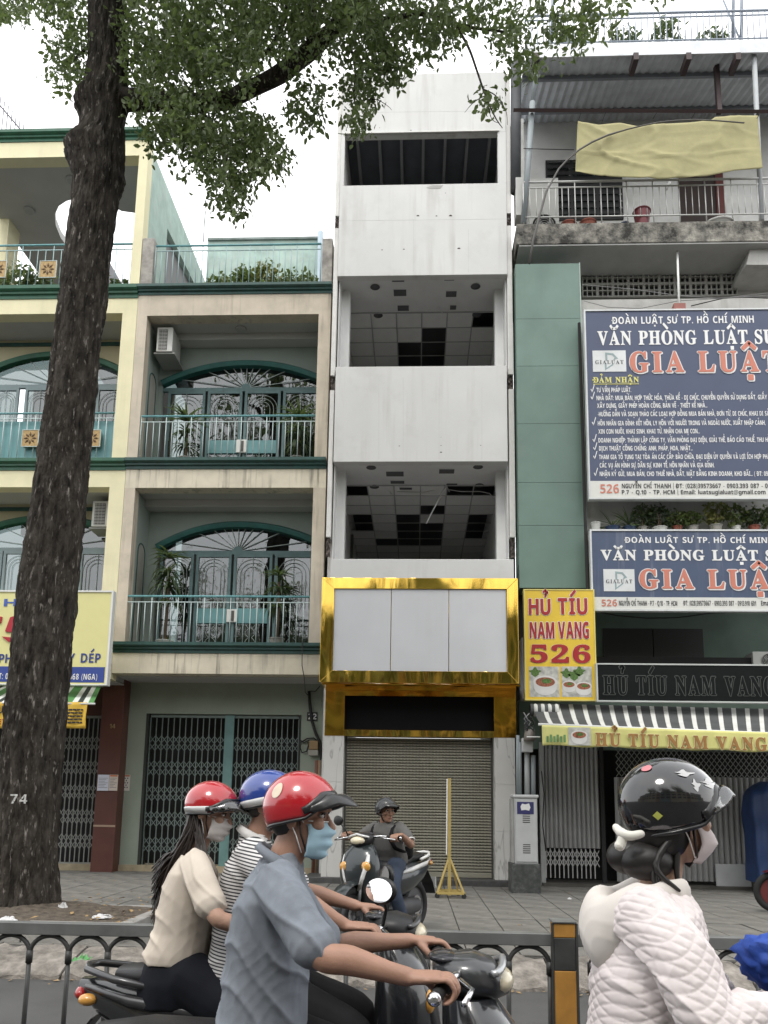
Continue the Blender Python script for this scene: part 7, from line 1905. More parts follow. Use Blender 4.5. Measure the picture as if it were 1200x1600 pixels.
def helmet(root, T, shell, s=1.0, visor='peak', vmat=None, band=None, trim=None, edge=(.170,.108,.072)):
    """open shell with lining rim, peak or visor, band and chin strap"""
    h = None
    def pt(x, y, z): return T @ (Vector((x, y, z))*s)
    C, RX, RY, RZ = (-.004, 0, .148), .134, .113, .118
    def ez(q):
        q = abs((q+math.pi) % (2*math.pi)-math.pi)
        return np.interp(q, [0, .75, 1.25, 1.9, math.pi], [edge[0], edge[0]-.004, edge[1]+.012, edge[1]-.008, edge[2]])
    n, k_ = 56, 16; vs, fs = [], []
    for i in range(n):
        q = 2*math.pi*i/n; th0 = math.asin((ez(q)-C[2])/RZ)
        for j in range(k_+1):
            th = th0+(math.pi/2-th0)*j/k_; e = 1+.012*math.sin(th*6)*abs(math.sin(q))
            vs.append(pt(C[0]+RX*math.cos(th)*math.cos(q)*e, C[1]+RY*math.cos(th)*math.sin(q)*e, C[2]+RZ*math.sin(th)))
    for i in range(n):
        for j in range(k_):
            a = i*(k_+1)+j; b = ((i+1) % n)*(k_+1)+j; fs.append((a, b, b+1, a+1))
    h = obj('helmet', MB().add(vs, fs), shell, root, smooth=True)
    sm = h.modifiers.new('s', 'SOLIDIFY'); sm.thickness = .018*s; sm.offset = -1
    blk = M('helmet_black', (.010,.010,.011), .35, coat=.3)
    rim = [pt(C[0]+RX*.995*math.cos(math.asin((ez(q)-C[2])/RZ))*math.cos(q), RY*.995*math.cos(math.asin((ez(q)-C[2])/RZ))*math.sin(q), ez(q)-.002) for q in [2*math.pi*i/56 for i in range(57)]]
    obj('rim', MB().tube(rim, .006*s, 8, cap=False), trim or blk, h, smooth=True)
    if band:
        for sg in (-1, 1):
            rg = []
            for i in range(15):
                q = (1.35+1.75*i/14)*sg; z0 = ez(q)+.002
                row = []
                for zz in (z0, z0+.018, z0+.034*(1-.4*i/14)):
                    th = math.asin((zz-C[2])/RZ); row.append(pt(C[0]+(RX+.004)*math.cos(th)*math.cos(q), (RY+.004)*math.cos(th)*math.sin(q), zz))
                rg.append(row)
            fs_ = [(i*3+j, i*3+j+1, i*3+j+4, i*3+j+3) for i in range(14) for j in range(2)]
            o = obj('band', MB().add([p for r in rg for p in r], fs_), band, h, smooth=True); o.modifiers.new('s', 'SOLIDIFY').thickness = .004
    if visor:
        ext, drop, lift, span = {'peak': (.084, .030, .004, 1.25), 'short': (.055, .022, .0, 1.25), 'clear': (.075, .030, .0, 1.35)}[visor]
        vs, fs = [], []; n2, k2 = 24, 8
        for i in range(n2+1):
            q = -span+2*span*i/n2; z0 = ez(q)+.016+.010*math.cos(q); th = math.asin((z0-C[2])/RZ)
            b0 = Vector((C[0]+RX*1.005*math.cos(th)*math.cos(q), RY*1.005*math.cos(th)*math.sin(q), z0))
            w_ = max(0, math.cos(q/span*math.pi/2))**.55
            for j in range(k2+1):
                t = j/k2; p = b0+Vector((ext*w_*t*(.75+.25*math.cos(q)), .02*math.sin(q)*w_*t, -drop*w_*t**1.7+.012*math.sin(t*math.pi)))
                vs.append(pt(*p))
        for i in range(n2):
            for j in range(k2):
                a = i*(k2+1)+j; fs.append((a, a+k2+1, a+k2+2, a+1))
        o = obj('visor', MB().add(vs, fs), vmat or blk, h, smooth=True); o.modifiers.new('s', 'SOLIDIFY').thickness = .003
        bnd = []
        for i in range(n2+1):
            q = -span*1.06+2*span*1.06*i/n2; z0 = ez(q)+.020+.010*math.cos(q); th = math.asin((z0-C[2])/RZ)
            bnd.append(pt(C[0]+RX*1.01*math.cos(th)*math.cos(q), RY*1.01*math.cos(th)*math.sin(q), z0))
        obj('visor_band', MB().tube(bnd, [(.005*s, .013*s)]*len(bnd), 8), blk, h, smooth=True)
    strap = [pt(.012, -.079, .125), pt(.02, -.073, .07), pt(.038, -.052, .018), pt(.052, 0, -.010), pt(.038, .052, .018), pt(.02, .073, .07), pt(.012, .079, .125)]
    obj('chin_strap', MB().tube(strap, [(.0025*s, .009*s)]*7, 8), blk, h, smooth=True)
    return h
def mask(root, T, mat, s=1.0, shape='pleated'):
    def pt(x, y, z): return T @ (Vector((x, y, z))*s)
    vs, fs = [], []; n, k_ = 26, 14
    for j in range(k_+1):
        t = j/k_; z = -.008+.110*t
        xf = np.interp(t, [0, .15, .45, .72, .88, 1], [.078, .098, .109, .118, .110, .094]); hw = np.interp(t, [0, .3, .7, 1], [.050, .064, .069, .066])
        if shape == 'beak': xf = np.interp(t, [0, .25, .5, .75, 1], [.078, .108, .132, .118, .094])
        for i in range(n+1):
            q = -1.32+2.64*i/n; p = .006*math.sin(t*18.8)*(math.cos(q)**2) if shape == 'pleated' else 0
            vs.append(pt(.005+(xf-.005+p)*math.copysign(abs(math.cos(q))**.75, math.cos(q)), hw*1.03*math.sin(q), z+.010*(1-math.cos(q))*(.5-t)*2))
    for j in range(k_):
        for i in range(n):
            a = j*(n+1)+i; fs.append((a, a+1, a+n+2, a+n+1))
    o = obj('face_mask', MB().add(vs, fs), mat, root, smooth=True); o.modifiers.new('s', 'SOLIDIFY').thickness = .0015
    for sg in (-1, 1):
        for z0, z1 in ((.098, .118), (.012, .090)):
            obj('ear_loop', MB().tube([pt(.026, sg*.0685, z0), pt(.005, sg*.0775, (z0+z1)/2+.012), pt(-.018, sg*.082, z1+.012)], .0018*s, 6), whitep, o, smooth=True)
    obj('mask_edge', MB().tube([pt(.005+(.094-.003)*abs(math.cos(q))**.75, .066*1.03*math.sin(q), .104) for q in [-1.3+2.6*k/20 for k in range(21)]], .0022*s, 6), whitep, o, smooth=True)
    return o
skin = M('skin', (.36,.205,.145), .5, var=.12, scale=12, bump=.08, bscale=180, spec=.4, dirt=.06, dcol=(.30,.12,.085), dscale=9, rvar=.12); skin2 = M('skin_pale', (.44,.27,.195), .5, var=.18, scale=20, bump=.2, bscale=180, spec=.4, dirt=.1, dcol=(.42,.19,.14), dscale=9); skin3 = M('skin_tan', (.28,.155,.105), .45, var=.2, scale=20, spec=.4)
hairm = M('hair_dark', (.010,.008,.007), .45, var=.4, scale=60, spec=.5, stretch=(1,1,.1))
def Tm(loc, yaw=0, pitch=0, roll=0): return Matrix.Translation(loc) @ Matrix.Rotation(yaw, 4, 'Z') @ Matrix.Rotation(-pitch, 4, 'Y') @ Matrix.Rotation(roll, 4, 'X')
def V3(p): return Vector(p)
def tring(c, dx, wy, lean=0, n=22, p=.9):
    out = []
    for k in range(n):
        q = 2*math.pi*k/n; cx, sy = math.cos(q), math.sin(q)
        ex = math.copysign(abs(cx)**p, cx)*dx
        out.append((c[0]+ex, c[1]+math.copysign(abs(sy)**p, sy)*wy, c[2]-ex*lean))
    return out
def legs(mb, hip, knee, ankle, s=1.0, r=(.088, .078, .062, .052, .042)):
    for sg in (-1, 1):
        h = Vector((hip[0], hip[1]+sg*.085, hip[2])); k = Vector((knee[0], knee[1]+sg*.15, knee[2])); a = Vector((ankle[0], ankle[1]+sg*.14, ankle[2]))
        chain(mb, [h, h.lerp(k, .5), k, k.lerp(a, .4)+Vector((-.02,0,0)), a], [q*s for q in r], 16)
def shoe(root, a, mat, sg, yaw=0):
    c = Vector(a); rg = []
    for x, hw, z0, z1 in ((-.075, .025, 0, .05), (-.05, .036, 0, .085), (0, .038, 0, .085), (.06, .044, 0, .055), (.13, .044, 0, .045), (.175, .03, 0, .03)):
        rg.append([c+Vector((x, hw*math.cos(q), (z0+z1)/2-.085+(z1-z0)/2*math.sin(q))) for q in [2*math.pi*k/12 for k in range(12)]])
    obj('shoe', MB().loft(rg), mat, root, smooth=True)

# ---- man in the blue grey polo shirt, red helmet and pale blue mask
def Q(px, py, Y): return P(px, py, Y)
m1 = thing('person', 'rider in a blue grey polo shirt, red helmet with black peak and pale blue mask', 'person', (R1.x-.2, 2.6, 0), 'passing riders')
T1 = Tm(Q(465, 1336, 2.6), yaw=R(-4), pitch=R(-3)) @ Matrix.Diagonal((.97, .97, 1.07, 1))
hip = Q(408, 1625, 2.6); chest = Q(424, 1440, 2.6); nb_ = Q(440, 1352, 2.6)
gr = R1+Vector((.315, -.300, 1.005)); gl = R1+Vector((.315, .300, 1.005))
sr = Q(440, 1392, 2.41); sl_ = Q(446, 1385, 2.78); er = Q(502, 1492, 2.27); el = Q(515, 1478, 2.90)
mb = MB(); head_mesh(mb, T1)
chain(mb, [nb_+Vector((-.01,0,-.06)), nb_+Vector((.012,0,.02)), T1 @ Vector((-.012, 0, .055))], [.066, .056, .054], 18)
wr = hand(mb, gr, Vector((1, .12, -.12)), Vector((-.1, -1, -.05)), Vector((.1, 0, 1))); wl = hand(mb, gl, Vector((1, -.12, -.1)), Vector((-.1, 1, -.05)), Vector((.1, 0, 1)))
for s_, e_, w_ in ((sr, er, wr), (sl_, el, wl)):
    chain(mb, [s_, s_.lerp(e_, .5)+Vector((-.012,0,0)), e_, e_.lerp(w_, .32)+Vector((0,0,.004)), e_.lerp(w_, .75), w_], [.050, .045, .041, .041, .029, .0255], 16)
mb.loft([tring(Vector(hip)+Vector((0,0,-.06)), .09, .14), tring(hip, .10, .15), tring(hip.lerp(chest, .5), .095, .135), tring(chest, .10, .155), tring(nb_+Vector((-.015,0,-.09)), .075, .14), tring(nb_+Vector((-.01,0,-.03)), .05, .07)])
knee = R1+Vector((.28, 0, .60)); ank = R1+Vector((.10, 0, .40))
legs(mb, hip+Vector((.04,0,-.02)), knee, ank, .9)
b1 = remesh('body', mb, skin, m1, .0045, 5)
mb = MB()
mb.loft([tring(hip+Vector((.0,0,-.10)), .135, .185), tring(hip+Vector((0,0,-.02)), .138, .19), tring(hip.lerp(chest, .3), .134, .183), tring(hip.lerp(chest, .65), .130, .182), tring(chest, .126, .190), tring(chest.lerp(nb_, .45)+Vector((-.006,0,0)), .112, .198, -.05), tring(chest.lerp(nb_, .74)+Vector((-.010,0,0)), .088, .170, -.1), tring(nb_+Vector((-.008,0,.008)), .070, .085, -.2), tring(nb_+Vector((-.004,0,.035)), .062, .068, -.3)])
for s_, e_ in ((sr, er), (sl_, el)):
    chain(mb, [s_+Vector((-.03, (2.6-s_.y)*.35, .012)), s_.lerp(e_, .25)+Vector((-.006,0,.0)), s_.lerp(e_, .6)+Vector((-.010,0,0)), s_.lerp(e_, .90)+Vector((-.006,0,0))], [(.072, .080), .069, .066, .069], 20)
shirt1 = M('shirt_bluegrey', (.205,.225,.255), .9, var=.10, scale=30, bump=.25, bscale=400, spec=.15)
remesh('shirt', mb, shirt1, m1, .0065, 6, folds(.013, 42, 4, dirn=(.75,.15,.65)))
# collar
cp = []
for k in range(15):
    q = -math.pi*.86+2*math.pi*.86*k/14; cp.append(k)
rg = []
for k in range(17):
    q = math.pi+(-.80+1.6*k/16)*math.pi; dx, dy = math.cos(q), math.sin(q); c = nb_+Vector((.0, 0, .015))
    rg.append([c+Vector((dx*.070, dy*.076, -.012-.050*dx)), c+Vector((dx*.066, dy*.070, .022-.035*dx)), c+Vector((dx*.074, dy*.080, .020-.036*dx)), c+Vector((dx*.088, dy*.098, -.016-.060*dx))])
obj('collar', MB().loft(rg), shirt1, m1, smooth=True)
mb = MB(); legs(mb, hip+Vector((.05,0,-.03)), knee, ank, 1.05, (.105, .098, .080, .070, .062)); mb.loft([tring(hip+Vector((0,0,-.12)), .11, .16), tring(hip+Vector((0,0,.02)), .115, .165)])
trous = M('trousers_black', (.010,.010,.011), .85, var=.3, scale=8, spec=.2)
remesh('trousers', mb, trous, m1, .009, 5, folds(.008, 20, 8))
for sg in (-1, 1): shoe(m1, R1+Vector((.14, sg*.14, .43)), blackpl, sg)
hr = MB(); hr.ball(T1 @ Vector((-.038, 0, .105)), (.066, .073, .062), 18, 12, T1.to_3x3()); obj('hair', hr, hairm, m1, smooth=True)
redsh = M('helmet_red', (.42,.008,.016), .22, var=.06, scale=8, coat=1)
h1 = helmet(m1, T1, redsh, .94, 'peak')
st = MB(); cst = T1 @ Vector((-.035, -.105, .195))
sticker_or_glint = M('sticker_cream', (.68,.58,.45), .4, var=.1, scale=30)
def decal_or_glint(h, T, q0, z0, w, hgt, mat, off=.0015, s=1.0, n=22, ragged_edge=0):  # patch on the shell
    C, RX, RY, RZ = (-.004, 0, .148), .134+off, .113+off, .118+off
    def at(q, z): th = math.asin(min(.999, (z-C[2])/RZ)); return T @ (Vector((C[0]+RX*math.cos(th)*math.cos(q), RY*math.cos(th)*math.sin(q), z))*s)
    vs = [at(q0, z0)]+[at(q0+w*math.cos(t)*(1+ragged_edge*math.sin(3*t+1)+ragged_edge*.7*math.sin(5*t)), z0+hgt*math.sin(t)*(1+ragged_edge*math.cos(4*t))) for t in [2*math.pi*k/n for k in range(n)]]
    obj('sticker_or_glint', MB().add(vs, [(0, k+1, (k+1) % n+1) for k in range(n)]), mat, h, recalc=False, smooth=True)
decal_or_glint(h1, T1, -2.15, .198, .17, .024, sticker_or_glint, .003, .94)
mask(m1, T1, M('mask_blue', (.36,.54,.64), .8, var=.06, scale=20))
face_parts(m1, T1, 1.0, False)

# ---- man in the striped shirt with the blue helmet
m2 = thing('person', 'driver in a white shirt with thin dark stripes and a blue helmet', 'person', (R2.x-.2, 3.5, 0), 'passing riders')
T2 = Tm(Q(417, 1299, 3.5), yaw=R(-6), pitch=R(-4))
hip = Q(372, 1512, 3.5); chest = Q(390, 1380, 3.5); nb_ = Q(399, 1313, 3.5)
gr = R2+Vector((.315, -.300, 1.005)); gl = R2+Vector((.315, .300, 1.005))
sr = Q(398, 1342, 3.31); sl_ = Q(403, 1338, 3.68); er = Q(462, 1400, 3.16); el = Q(472, 1390, 3.82)
mb = MB(); head_mesh(mb, T2)
chain(mb, [nb_+Vector((-.01,0,-.06)), nb_+Vector((.01,0,.02)), T2 @ Vector((-.012, 0, .055))], [.066, .056, .054], 18)
wr = hand(mb, gr, Vector((1, .1, -.15)), Vector((-.1, -1, -.05)), Vector((.15, 0, 1))); wl = hand(mb, gl, Vector((1, -.1, -.15)), Vector((-.1, 1, -.05)), Vector((.15, 0, 1)))
for s_, e_, w_ in ((sr, er, wr), (sl_, el, wl)):
    chain(mb, [s_, s_.lerp(e_, .5)+Vector((-.01,0,0)), e_, e_.lerp(w_, .32), e_.lerp(w_, .75), w_], [.05, .045, .041, .041, .029, .026], 16)
mb.loft([tring(hip+Vector((0,0,-.06)), .09, .14), tring(hip, .10, .15), tring(hip.lerp(chest, .5), .095, .135), tring(chest, .10, .155), tring(nb_+Vector((-.015,0,-.09)), .075, .14), tring(nb_+Vector((-.01,0,-.03)), .05, .07)])
knee = R2+Vector((.26, 0, .60)); ank = R2+Vector((.12, 0, .40)); legs(mb, hip+Vector((.04,0,-.02)), knee, ank, .9)
remesh('body', mb, skin, m2, .005, 5)
stripe = M('shirt_striped', (.62,.61,.60), .9, var=.05, spec=.15)
def add_stripes(m, freq, col, lo, hi):
    nt = m.node_tree; n = nt.nodes; l = nt.links.new; b = n['Principled BSDF']; src = b.inputs['Base Color'].links[0].from_socket
    tc = n.new('ShaderNodeTexCoord'); sp_ = n.new('ShaderNodeSeparateXYZ'); l(tc.outputs['Object'], sp_.inputs[0])
    ad = n.new('ShaderNodeMath'); ad.operation = 'MULTIPLY_ADD'; l(sp_.outputs['X'], ad.inputs[0]); ad.inputs[1].default_value = .12; l(sp_.outputs['Z'], ad.inputs[2])
    mu = n.new('ShaderNodeMath'); mu.operation = 'MULTIPLY'; l(ad.outputs[0], mu.inputs[0]); mu.inputs[1].default_value = freq
    sn = n.new('ShaderNodeMath'); sn.operation = 'SINE'; l(mu.outputs[0], sn.inputs[0])
    r = n.new('ShaderNodeMapRange'); r.inputs[1].default_value = lo; r.inputs[2].default_value = hi; l(sn.outputs[0], r.inputs[0])
    x = n.new('ShaderNodeMix'); x.data_type = 'RGBA'; l(r.outputs[0], x.inputs[0]); l(src, x.inputs[6]); x.inputs[7].default_value = (*col, 1); l(x.outputs[2], b.inputs['Base Color'])
add_stripes(stripe, 2*math.pi/.0135, (.05,.05,.055), .05, .45)
mb = MB()
mb.loft([tring(hip+Vector((0,0,-.08)), .13, .175), tring(hip, .13, .18), tring(hip.lerp(chest, .4), .122, .17), tring(chest, .122, .18), tring(chest.lerp(nb_, .45), .108, .185), tring(chest.lerp(nb_, .75), .084, .16), tring(nb_+Vector((-.006,0,.01)), .066, .08), tring(nb_+Vector((-.002,0,.03)), .06, .066)])
for s_, e_ in ((sr, er), (sl_, el)):
    chain(mb, [s_+Vector((-.03, (3.5-s_.y)*.35, .01)), s_.lerp(e_, .25), s_.lerp(e_, .6), s_.lerp(e_, .85)], [(.075,.085), .072, .068, .07], 20)
remesh('shirt', mb, stripe, m2, .007, 6, folds(.009, 40, 14))
rg = []
for k in range(17):
    q = math.pi+(-.80+1.6*k/16)*math.pi; dx, dy = math.cos(q), math.sin(q); c = nb_+Vector((0, 0, .012))
    rg.append([c+Vector((dx*.066, dy*.072, -.01-.045*dx)), c+Vector((dx*.062, dy*.068, .028-.03*dx)), c+Vector((dx*.070, dy*.076, .026-.032*dx)), c+Vector((dx*.085, dy*.095, -.018-.058*dx))])
obj('collar', MB().loft(rg), M('collar_white', (.62,.60,.58), .85), m2, smooth=True)
mb = MB(); legs(mb, hip+Vector((.05,0,-.03)), knee, ank, 1.05, (.105, .098, .080, .070, .062)); mb.loft([tring(hip+Vector((0,0,-.12)), .11, .16), tring(hip+Vector((0,0,.02)), .115, .165)])
remesh('trousers', mb, trous, m2, .01, 5, folds(.008, 20, 18))
for sg in (-1, 1): shoe(m2, R2+Vector((.16, sg*.14, .43)), blackpl, sg)
hr = MB(); hr.ball(T2 @ Vector((-.038, 0, .105)), (.066, .073, .062), 18, 12, T2.to_3x3()); obj('hair', hr, hairm, m2, smooth=True)
helmet(m2, T2, M('helmet_blue', (.012,.045,.26), .22, var=.06, coat=1), 1.0, 'short', band=M('helmet_white', (.62,.62,.62), .3, coat=.6))
face_parts(m2, T2, 1.0, True)

# ---- woman in the cream blouse with long hair
m3 = thing('person', 'long haired pillion passenger in a cream blouse and red and white helmet', 'person', (R2.x-.6, 3.5, 0), 'passing riders')
T3 = Tm(Q(319, 1306, 3.5), yaw=R(-8), pitch=R(-14))
hip = Q(280, 1512, 3.5); chest = Q(298, 1396, 3.5); nb_ = Q(305, 1329, 3.5)
sr = Q(306, 1355, 3.34); sl_ = Q(310, 1353, 3.66); er = Q(338, 1432, 3.22); wr = Q(390, 1458, 3.27); el = Q(345, 1428, 3.78); wl = Q(392, 1450, 3.7)
mb = MB(); head_mesh(mb, T3, .93)
chain(mb, [nb_+Vector((-.01,0,-.05)), nb_+Vector((.01,0,.02)), T3 @ Vector((-.012, 0, .05))], [.055, .046, .046], 18)
for s_, e_, w_ in ((sr, er, wr), (sl_, el, wl)):
    chain(mb, [s_, s_.lerp(e_, .5), e_, e_.lerp(w_, .4), w_], [.043, .039, .035, .034, .024], 16)
    d = (w_-e_).normalized(); ax = Vector((0, -1 if w_.y < 3.5 else 1, 0))
    rg = [[w_+d*t+Vector((0,0,1))*(math.sin(q)*hw)+ax*(math.cos(q)*.014) for q in [2*math.pi*k/12 for k in range(12)]] for t, hw in ((-.01, .023), (.03, .034), (.07, .036))]
    mb.loft(rg)
    for i in range(4): chain(mb, [w_+d*.06+Vector((0,0,(i-1.5)*.019)), w_+d*.10+Vector((0,0,(i-1.5)*.020))-ax*.006, w_+d*.13+Vector((0,0,(i-1.5)*.019))-ax*.022], [.0085, .008, .0068], 8)
    chain(mb, [w_+d*.02+Vector((0,0,.03)), w_+d*.055+Vector((0,0,.052)), w_+d*.08+Vector((0,0,.058))], [.010, .009, .0075], 8)
mb.loft([tring(hip+Vector((0,0,-.06)), .09, .14), tring(hip, .10, .15), tring(hip.lerp(chest, .5), .08, .115), tring(chest, .09, .13), tring(nb_+Vector((-.012,0,-.08)), .06, .12), tring(nb_+Vector((-.01,0,-.03)), .04, .06)])
knee = R2+Vector((-.12, 0, .62)); ank = R2+Vector((-.30, 0, .34)); legs(mb, hip+Vector((.03,0,-.02)), knee, ank, .85)
remesh('body', mb, skin2, m3, .0055, 5)
cream = M('blouse_cream', (.60,.53,.45), .85, var=.08, scale=6, spec=.2)
mb = MB()
mb.loft([tring(hip+Vector((-.012,0,.03)), .128, .17), tring(hip+Vector((-.012,0,.07)), .132, .172), tring(hip.lerp(chest, .5)+Vector((-.005,0,0)), .122, .158), tring(chest, .120, .162), tring(chest.lerp(nb_, .5), .095, .162), tring(chest.lerp(nb_, .8), .07, .13), tring(nb_+Vector((-.006,0,.0)), .055, .066), tring(nb_+Vector((0,0,.015)), .05, .056)])
for s_, e_ in ((sr, er), (sl_, el)):
    chain(mb, [s_+Vector((-.02, (3.5-s_.y)*.35, .01)), s_.lerp(e_, .3), s_.lerp(e_, .55), s_.lerp(e_, .78)], [(.064,.070), .064, .064, .067], 20)
remesh('blouse', mb, cream, m3, .0065, 6, folds(.011, 38, 24, dirn=(.7,.1,.6)))
mb = MB(); legs(mb, hip+Vector((.05,0,-.02)), knee, ank, 1.0, (.115, .108, .090, .075, .065))
mb.loft([tring(hip+Vector((-.01,0,-.14)), .15, .19), tring(hip+Vector((-.01,0,-.04)), .152, .19), tring(hip+Vector((-.01,0,.045)), .118, .155), tring(hip+Vector((-.01,0,.07)), .11, .145)])
remesh('trousers', mb, M('trousers_navy', (.007,.008,.012), .85, var=.3, scale=8, spec=.2), m3, .01, 6, folds(.007, 18, 28))
for sg in (-1, 1): shoe(m3, R2+Vector((-.26, sg*.14, .37)), blackpl, sg)
hair3 = MB(); rh = random.Random(77)
for k in range(430):
    a = rh.uniform(-1, 1); y0 = a*.062; st_ = T3 @ Vector((-.06+rh.uniform(-.02,.05)*abs(a), y0, .10+rh.uniform(-.03,.03)))
    sid = rh.random()
    end = Q(240+rh.uniform(-4, 20), 1425+rh.uniform(-70, 22), 3.5+a*.07) if sid < .8 else Q(318+rh.uniform(-10, 22), 1400+rh.uniform(-30, 25), 3.5+math.copysign(.14, a))
    mid = Q(283+rh.uniform(-6, 14), 1325+rh.uniform(-6, 6), 3.5+a*.085) if sid < .8 else Q(312+rh.uniform(-6, 10), 1326, 3.5+math.copysign(.10, a))
    m2_ = mid.lerp(end, .5)+Vector((-.008+rh.uniform(-.004,.004), 0, .012))
    chain(hair3, [st_, mid, m2_, end], [.0058, .0052, .0040, .0012], 4)
hair3.ball(T3 @ Vector((-.038, 0, .09)), (.066, .07, .07), 16, 10, T3.to_3x3())
obj('hair', hair3, M('hair_brown', (.018,.011,.008), .4, var=.5, scale=50, spec=.5), m3, smooth=True)
smoke = glass('visor_smoke', .10, (.30,.30,.32))
h3 = helmet(m3, T3, redsh, .90, 'clear', smoke, band=M('helmet_white', (.62,.62,.62), .3, coat=.6))
mask(m3, T3, M('mask_white', (.62,.58,.56), .85, var=.04), .93)
face_parts(m3, T3, .93, False)

# ---- rider in the pink quilted jacket
m4 = thing('person', 'rider in a pink quilted hooded jacket, black helmet and white mask at the right', 'person', (R4.x-.2, 2.15, 0), 'passing riders')
T4 = Tm(Q(1050, 1345, 2.15), yaw=R(14), pitch=R(0))
hip = Q(1005, 1690, 2.15); chest = Q(1012, 1510, 2.15); nb_ = Q(1026, 1388, 2.15)
sr = Q(1040, 1452, 1.97); sl_ = Q(1040, 1445, 2.33); er = Q(1110, 1600, 1.86); wr = Q(1235, 1590, 1.90); el = Q(1130, 1590, 2.46); wl = Q(1245, 1580, 2.40)
mb = MB(); head_mesh(mb, T4, .96)
chain(mb, [nb_+Vector((-.01,0,-.06)), nb_+Vector((.012,0,.02)), T4 @ Vector((-.012, 0, .05))], [.058, .049, .048], 18)
for s_, e_, w_, g_ in ((sr, er, wr, -1), (sl_, el, wl, 1)):
    wq = hand(mb, w_+Vector((.085, 0, -.02)), Vector((1, 0, -.1)), Vector((0, g_, 0)), Vector((.1, 0, 1)), .92)
    chain(mb, [s_, s_.lerp(e_, .5), e_, e_.lerp(wq, .4), wq], [.043, .039, .035, .034, .024], 16)
mb.loft([tring(hip+Vector((0,0,-.06)), .09, .14), tring(hip, .10, .15), tring(hip.lerp(chest, .5), .08, .115), tring(chest, .09, .13), tring(nb_+Vector((-.012,0,-.08)), .06, .12), tring(nb_+Vector((-.01,0,-.03)), .04, .06)])
knee = R4+Vector((.25, 0, .60)); ank = R4+Vector((.12, 0, .40)); legs(mb, hip+Vector((.04,0,-.02)), knee, ank, .85)
remesh('body', mb, skin2, m4, .006, 5)
pink = M('jacket_pink', (.66,.60,.59), .85, var=.05, scale=9, spec=.2)
mb = MB()
mb.loft([tring(hip+Vector((0,0,-.06)), .140, .19), tring(hip+Vector((0,0,.04)), .140, .19), tring(hip.lerp(chest, .5), .136, .185), tring(chest, .134, .195), tring(chest.lerp(nb_, .42), .126, .198, -.1), tring(chest.lerp(nb_, .70), .105, .175, -.15), tring(chest.lerp(nb_, .9), .078, .12, -.2), tring(nb_+Vector((0,0,.0)), .065, .08, -.3)])
for s_, e_, w_ in ((sr, er, wr), (sl_, el, wl)):
    chain(mb, [s_+Vector((-.035, (2.15-s_.y)*.4, .02)), s_.lerp(e_, .3)+Vector((-.004,0,.006)), s_.lerp(e_, .7), e_+Vector((.012,0,-.004)), e_.lerp(w_, .45)+Vector((0,0,.004)), e_.lerp(w_, .95)], [(.074,.080), .074, .071, .067, .058, .050], 22)
fo4 = folds(.012, 30, 44, dirn=(.9, .1, .35))
def quilt(co):
    # small padded diamonds: two crossed families of stitch lines on the unrolled surface
    ang = (co[:, 0]-nb_.x)*1.0-(co[:, 1]-2.15)*.75*np.sign(co[:, 1]-2.15)
    u = ang/.021; v = co[:, 2]/.0155+.10*u
    a_ = np.abs(np.sin(np.pi*(u+v)/2)); b_ = np.abs(np.sin(np.pi*(u-v)/2))
    return .0040*(np.minimum(a_, b_)**.6)-.0020+fo4(co)*.9
remesh('jacket', mb, pink, m4, .0031, 3, quilt)
# hood lying on the shoulders
rg = []
for k in range(49):
    t = k/48; q = math.pi+(-.78+1.56*t)*math.pi
    back = max(0, -math.cos(q)); c = nb_+Vector((-.010-.025*back, 0, -.006-.062*back)); dx, dy = math.cos(q), math.sin(q); r0_, r1_ = .056, .018+.027*back
    row = []
    for j in range(28):
        w_ = 2*math.pi*j/28; rad = r0_+r1_*1.15+r1_*1.15*math.cos(w_)
        row.append(c+Vector((dx*rad*1.02, dy*rad*1.12, r1_*2.1*math.sin(w_)-.035*back+.012*math.sin(5*q)*back)))
    rg.append(row)
mb = MB().loft(rg)
remesh('hood', mb, M('hood_cream', (.64,.60,.56), .9, var=.05, spec=.15), m4, .0065, 5, folds(.012, 30, 52, dirn=(.8,.1,.5)))
mb = MB(); legs(mb, hip+Vector((.05,0,-.03)), knee, ank, 1.0, (.115, .105, .085, .072, .064)); mb.loft([tring(hip+Vector((0,0,-.14)), .14, .18), tring(hip+Vector((0,0,.0)), .13, .17)])
remesh('trousers', mb, trous, m4, .011, 5)
for sg in (-1, 1): shoe(m4, R4+Vector((.16, sg*.14, .43)), blackpl, sg)
hr = MB(); hr.ball(T4 @ Vector((-.030, 0, .080)), (.078, .079, .085), 20, 14, T4.to_3x3()); hr.ball(Q(985, 1338, 2.15), (.062, .055, .048), 16, 10); hr.ball(Q(1010, 1345, 2.12), (.07, .06, .05), 16, 10)
for k in range(26):
    a = rh.uniform(-1, 1); chain(hr, [T4 @ Vector((.0, a*.075, .10)), Q(1030+rh.uniform(-12, 30), 1350, 2.15+a*.1), Q(1050+rh.uniform(-30, 18), 1385+rh.uniform(0, 16), 2.15+a*.12)], [.010, .009, .004], 6)
obj('hair', hr, hairm, m4, smooth=True)
clip = MB(); cw = M('clip_white', (.66,.64,.58), .5)
chain(clip, [Q(962, 1292, 2.09), Q(972, 1302, 2.06), Q(985, 1306, 2.05), Q(1002, 1303, 2.05)], [.009, .013, .012, .010], 10); chain(clip, [Q(974, 1304, 2.06), Q(971, 1316, 2.06), Q(968, 1322, 2.06)], [.012, .013, .014], 10)
obj('hair_clip', clip, cw, m4, smooth=True)
bsh = M('helmet_gloss_black', (.008,.008,.009), .12, var=.1, coat=1)
h4 = helmet(m4, T4, bsh, 1.0, 'short', glass('visor_clear', .12, (.75,.75,.75)), edge=(.165,.085,.055))
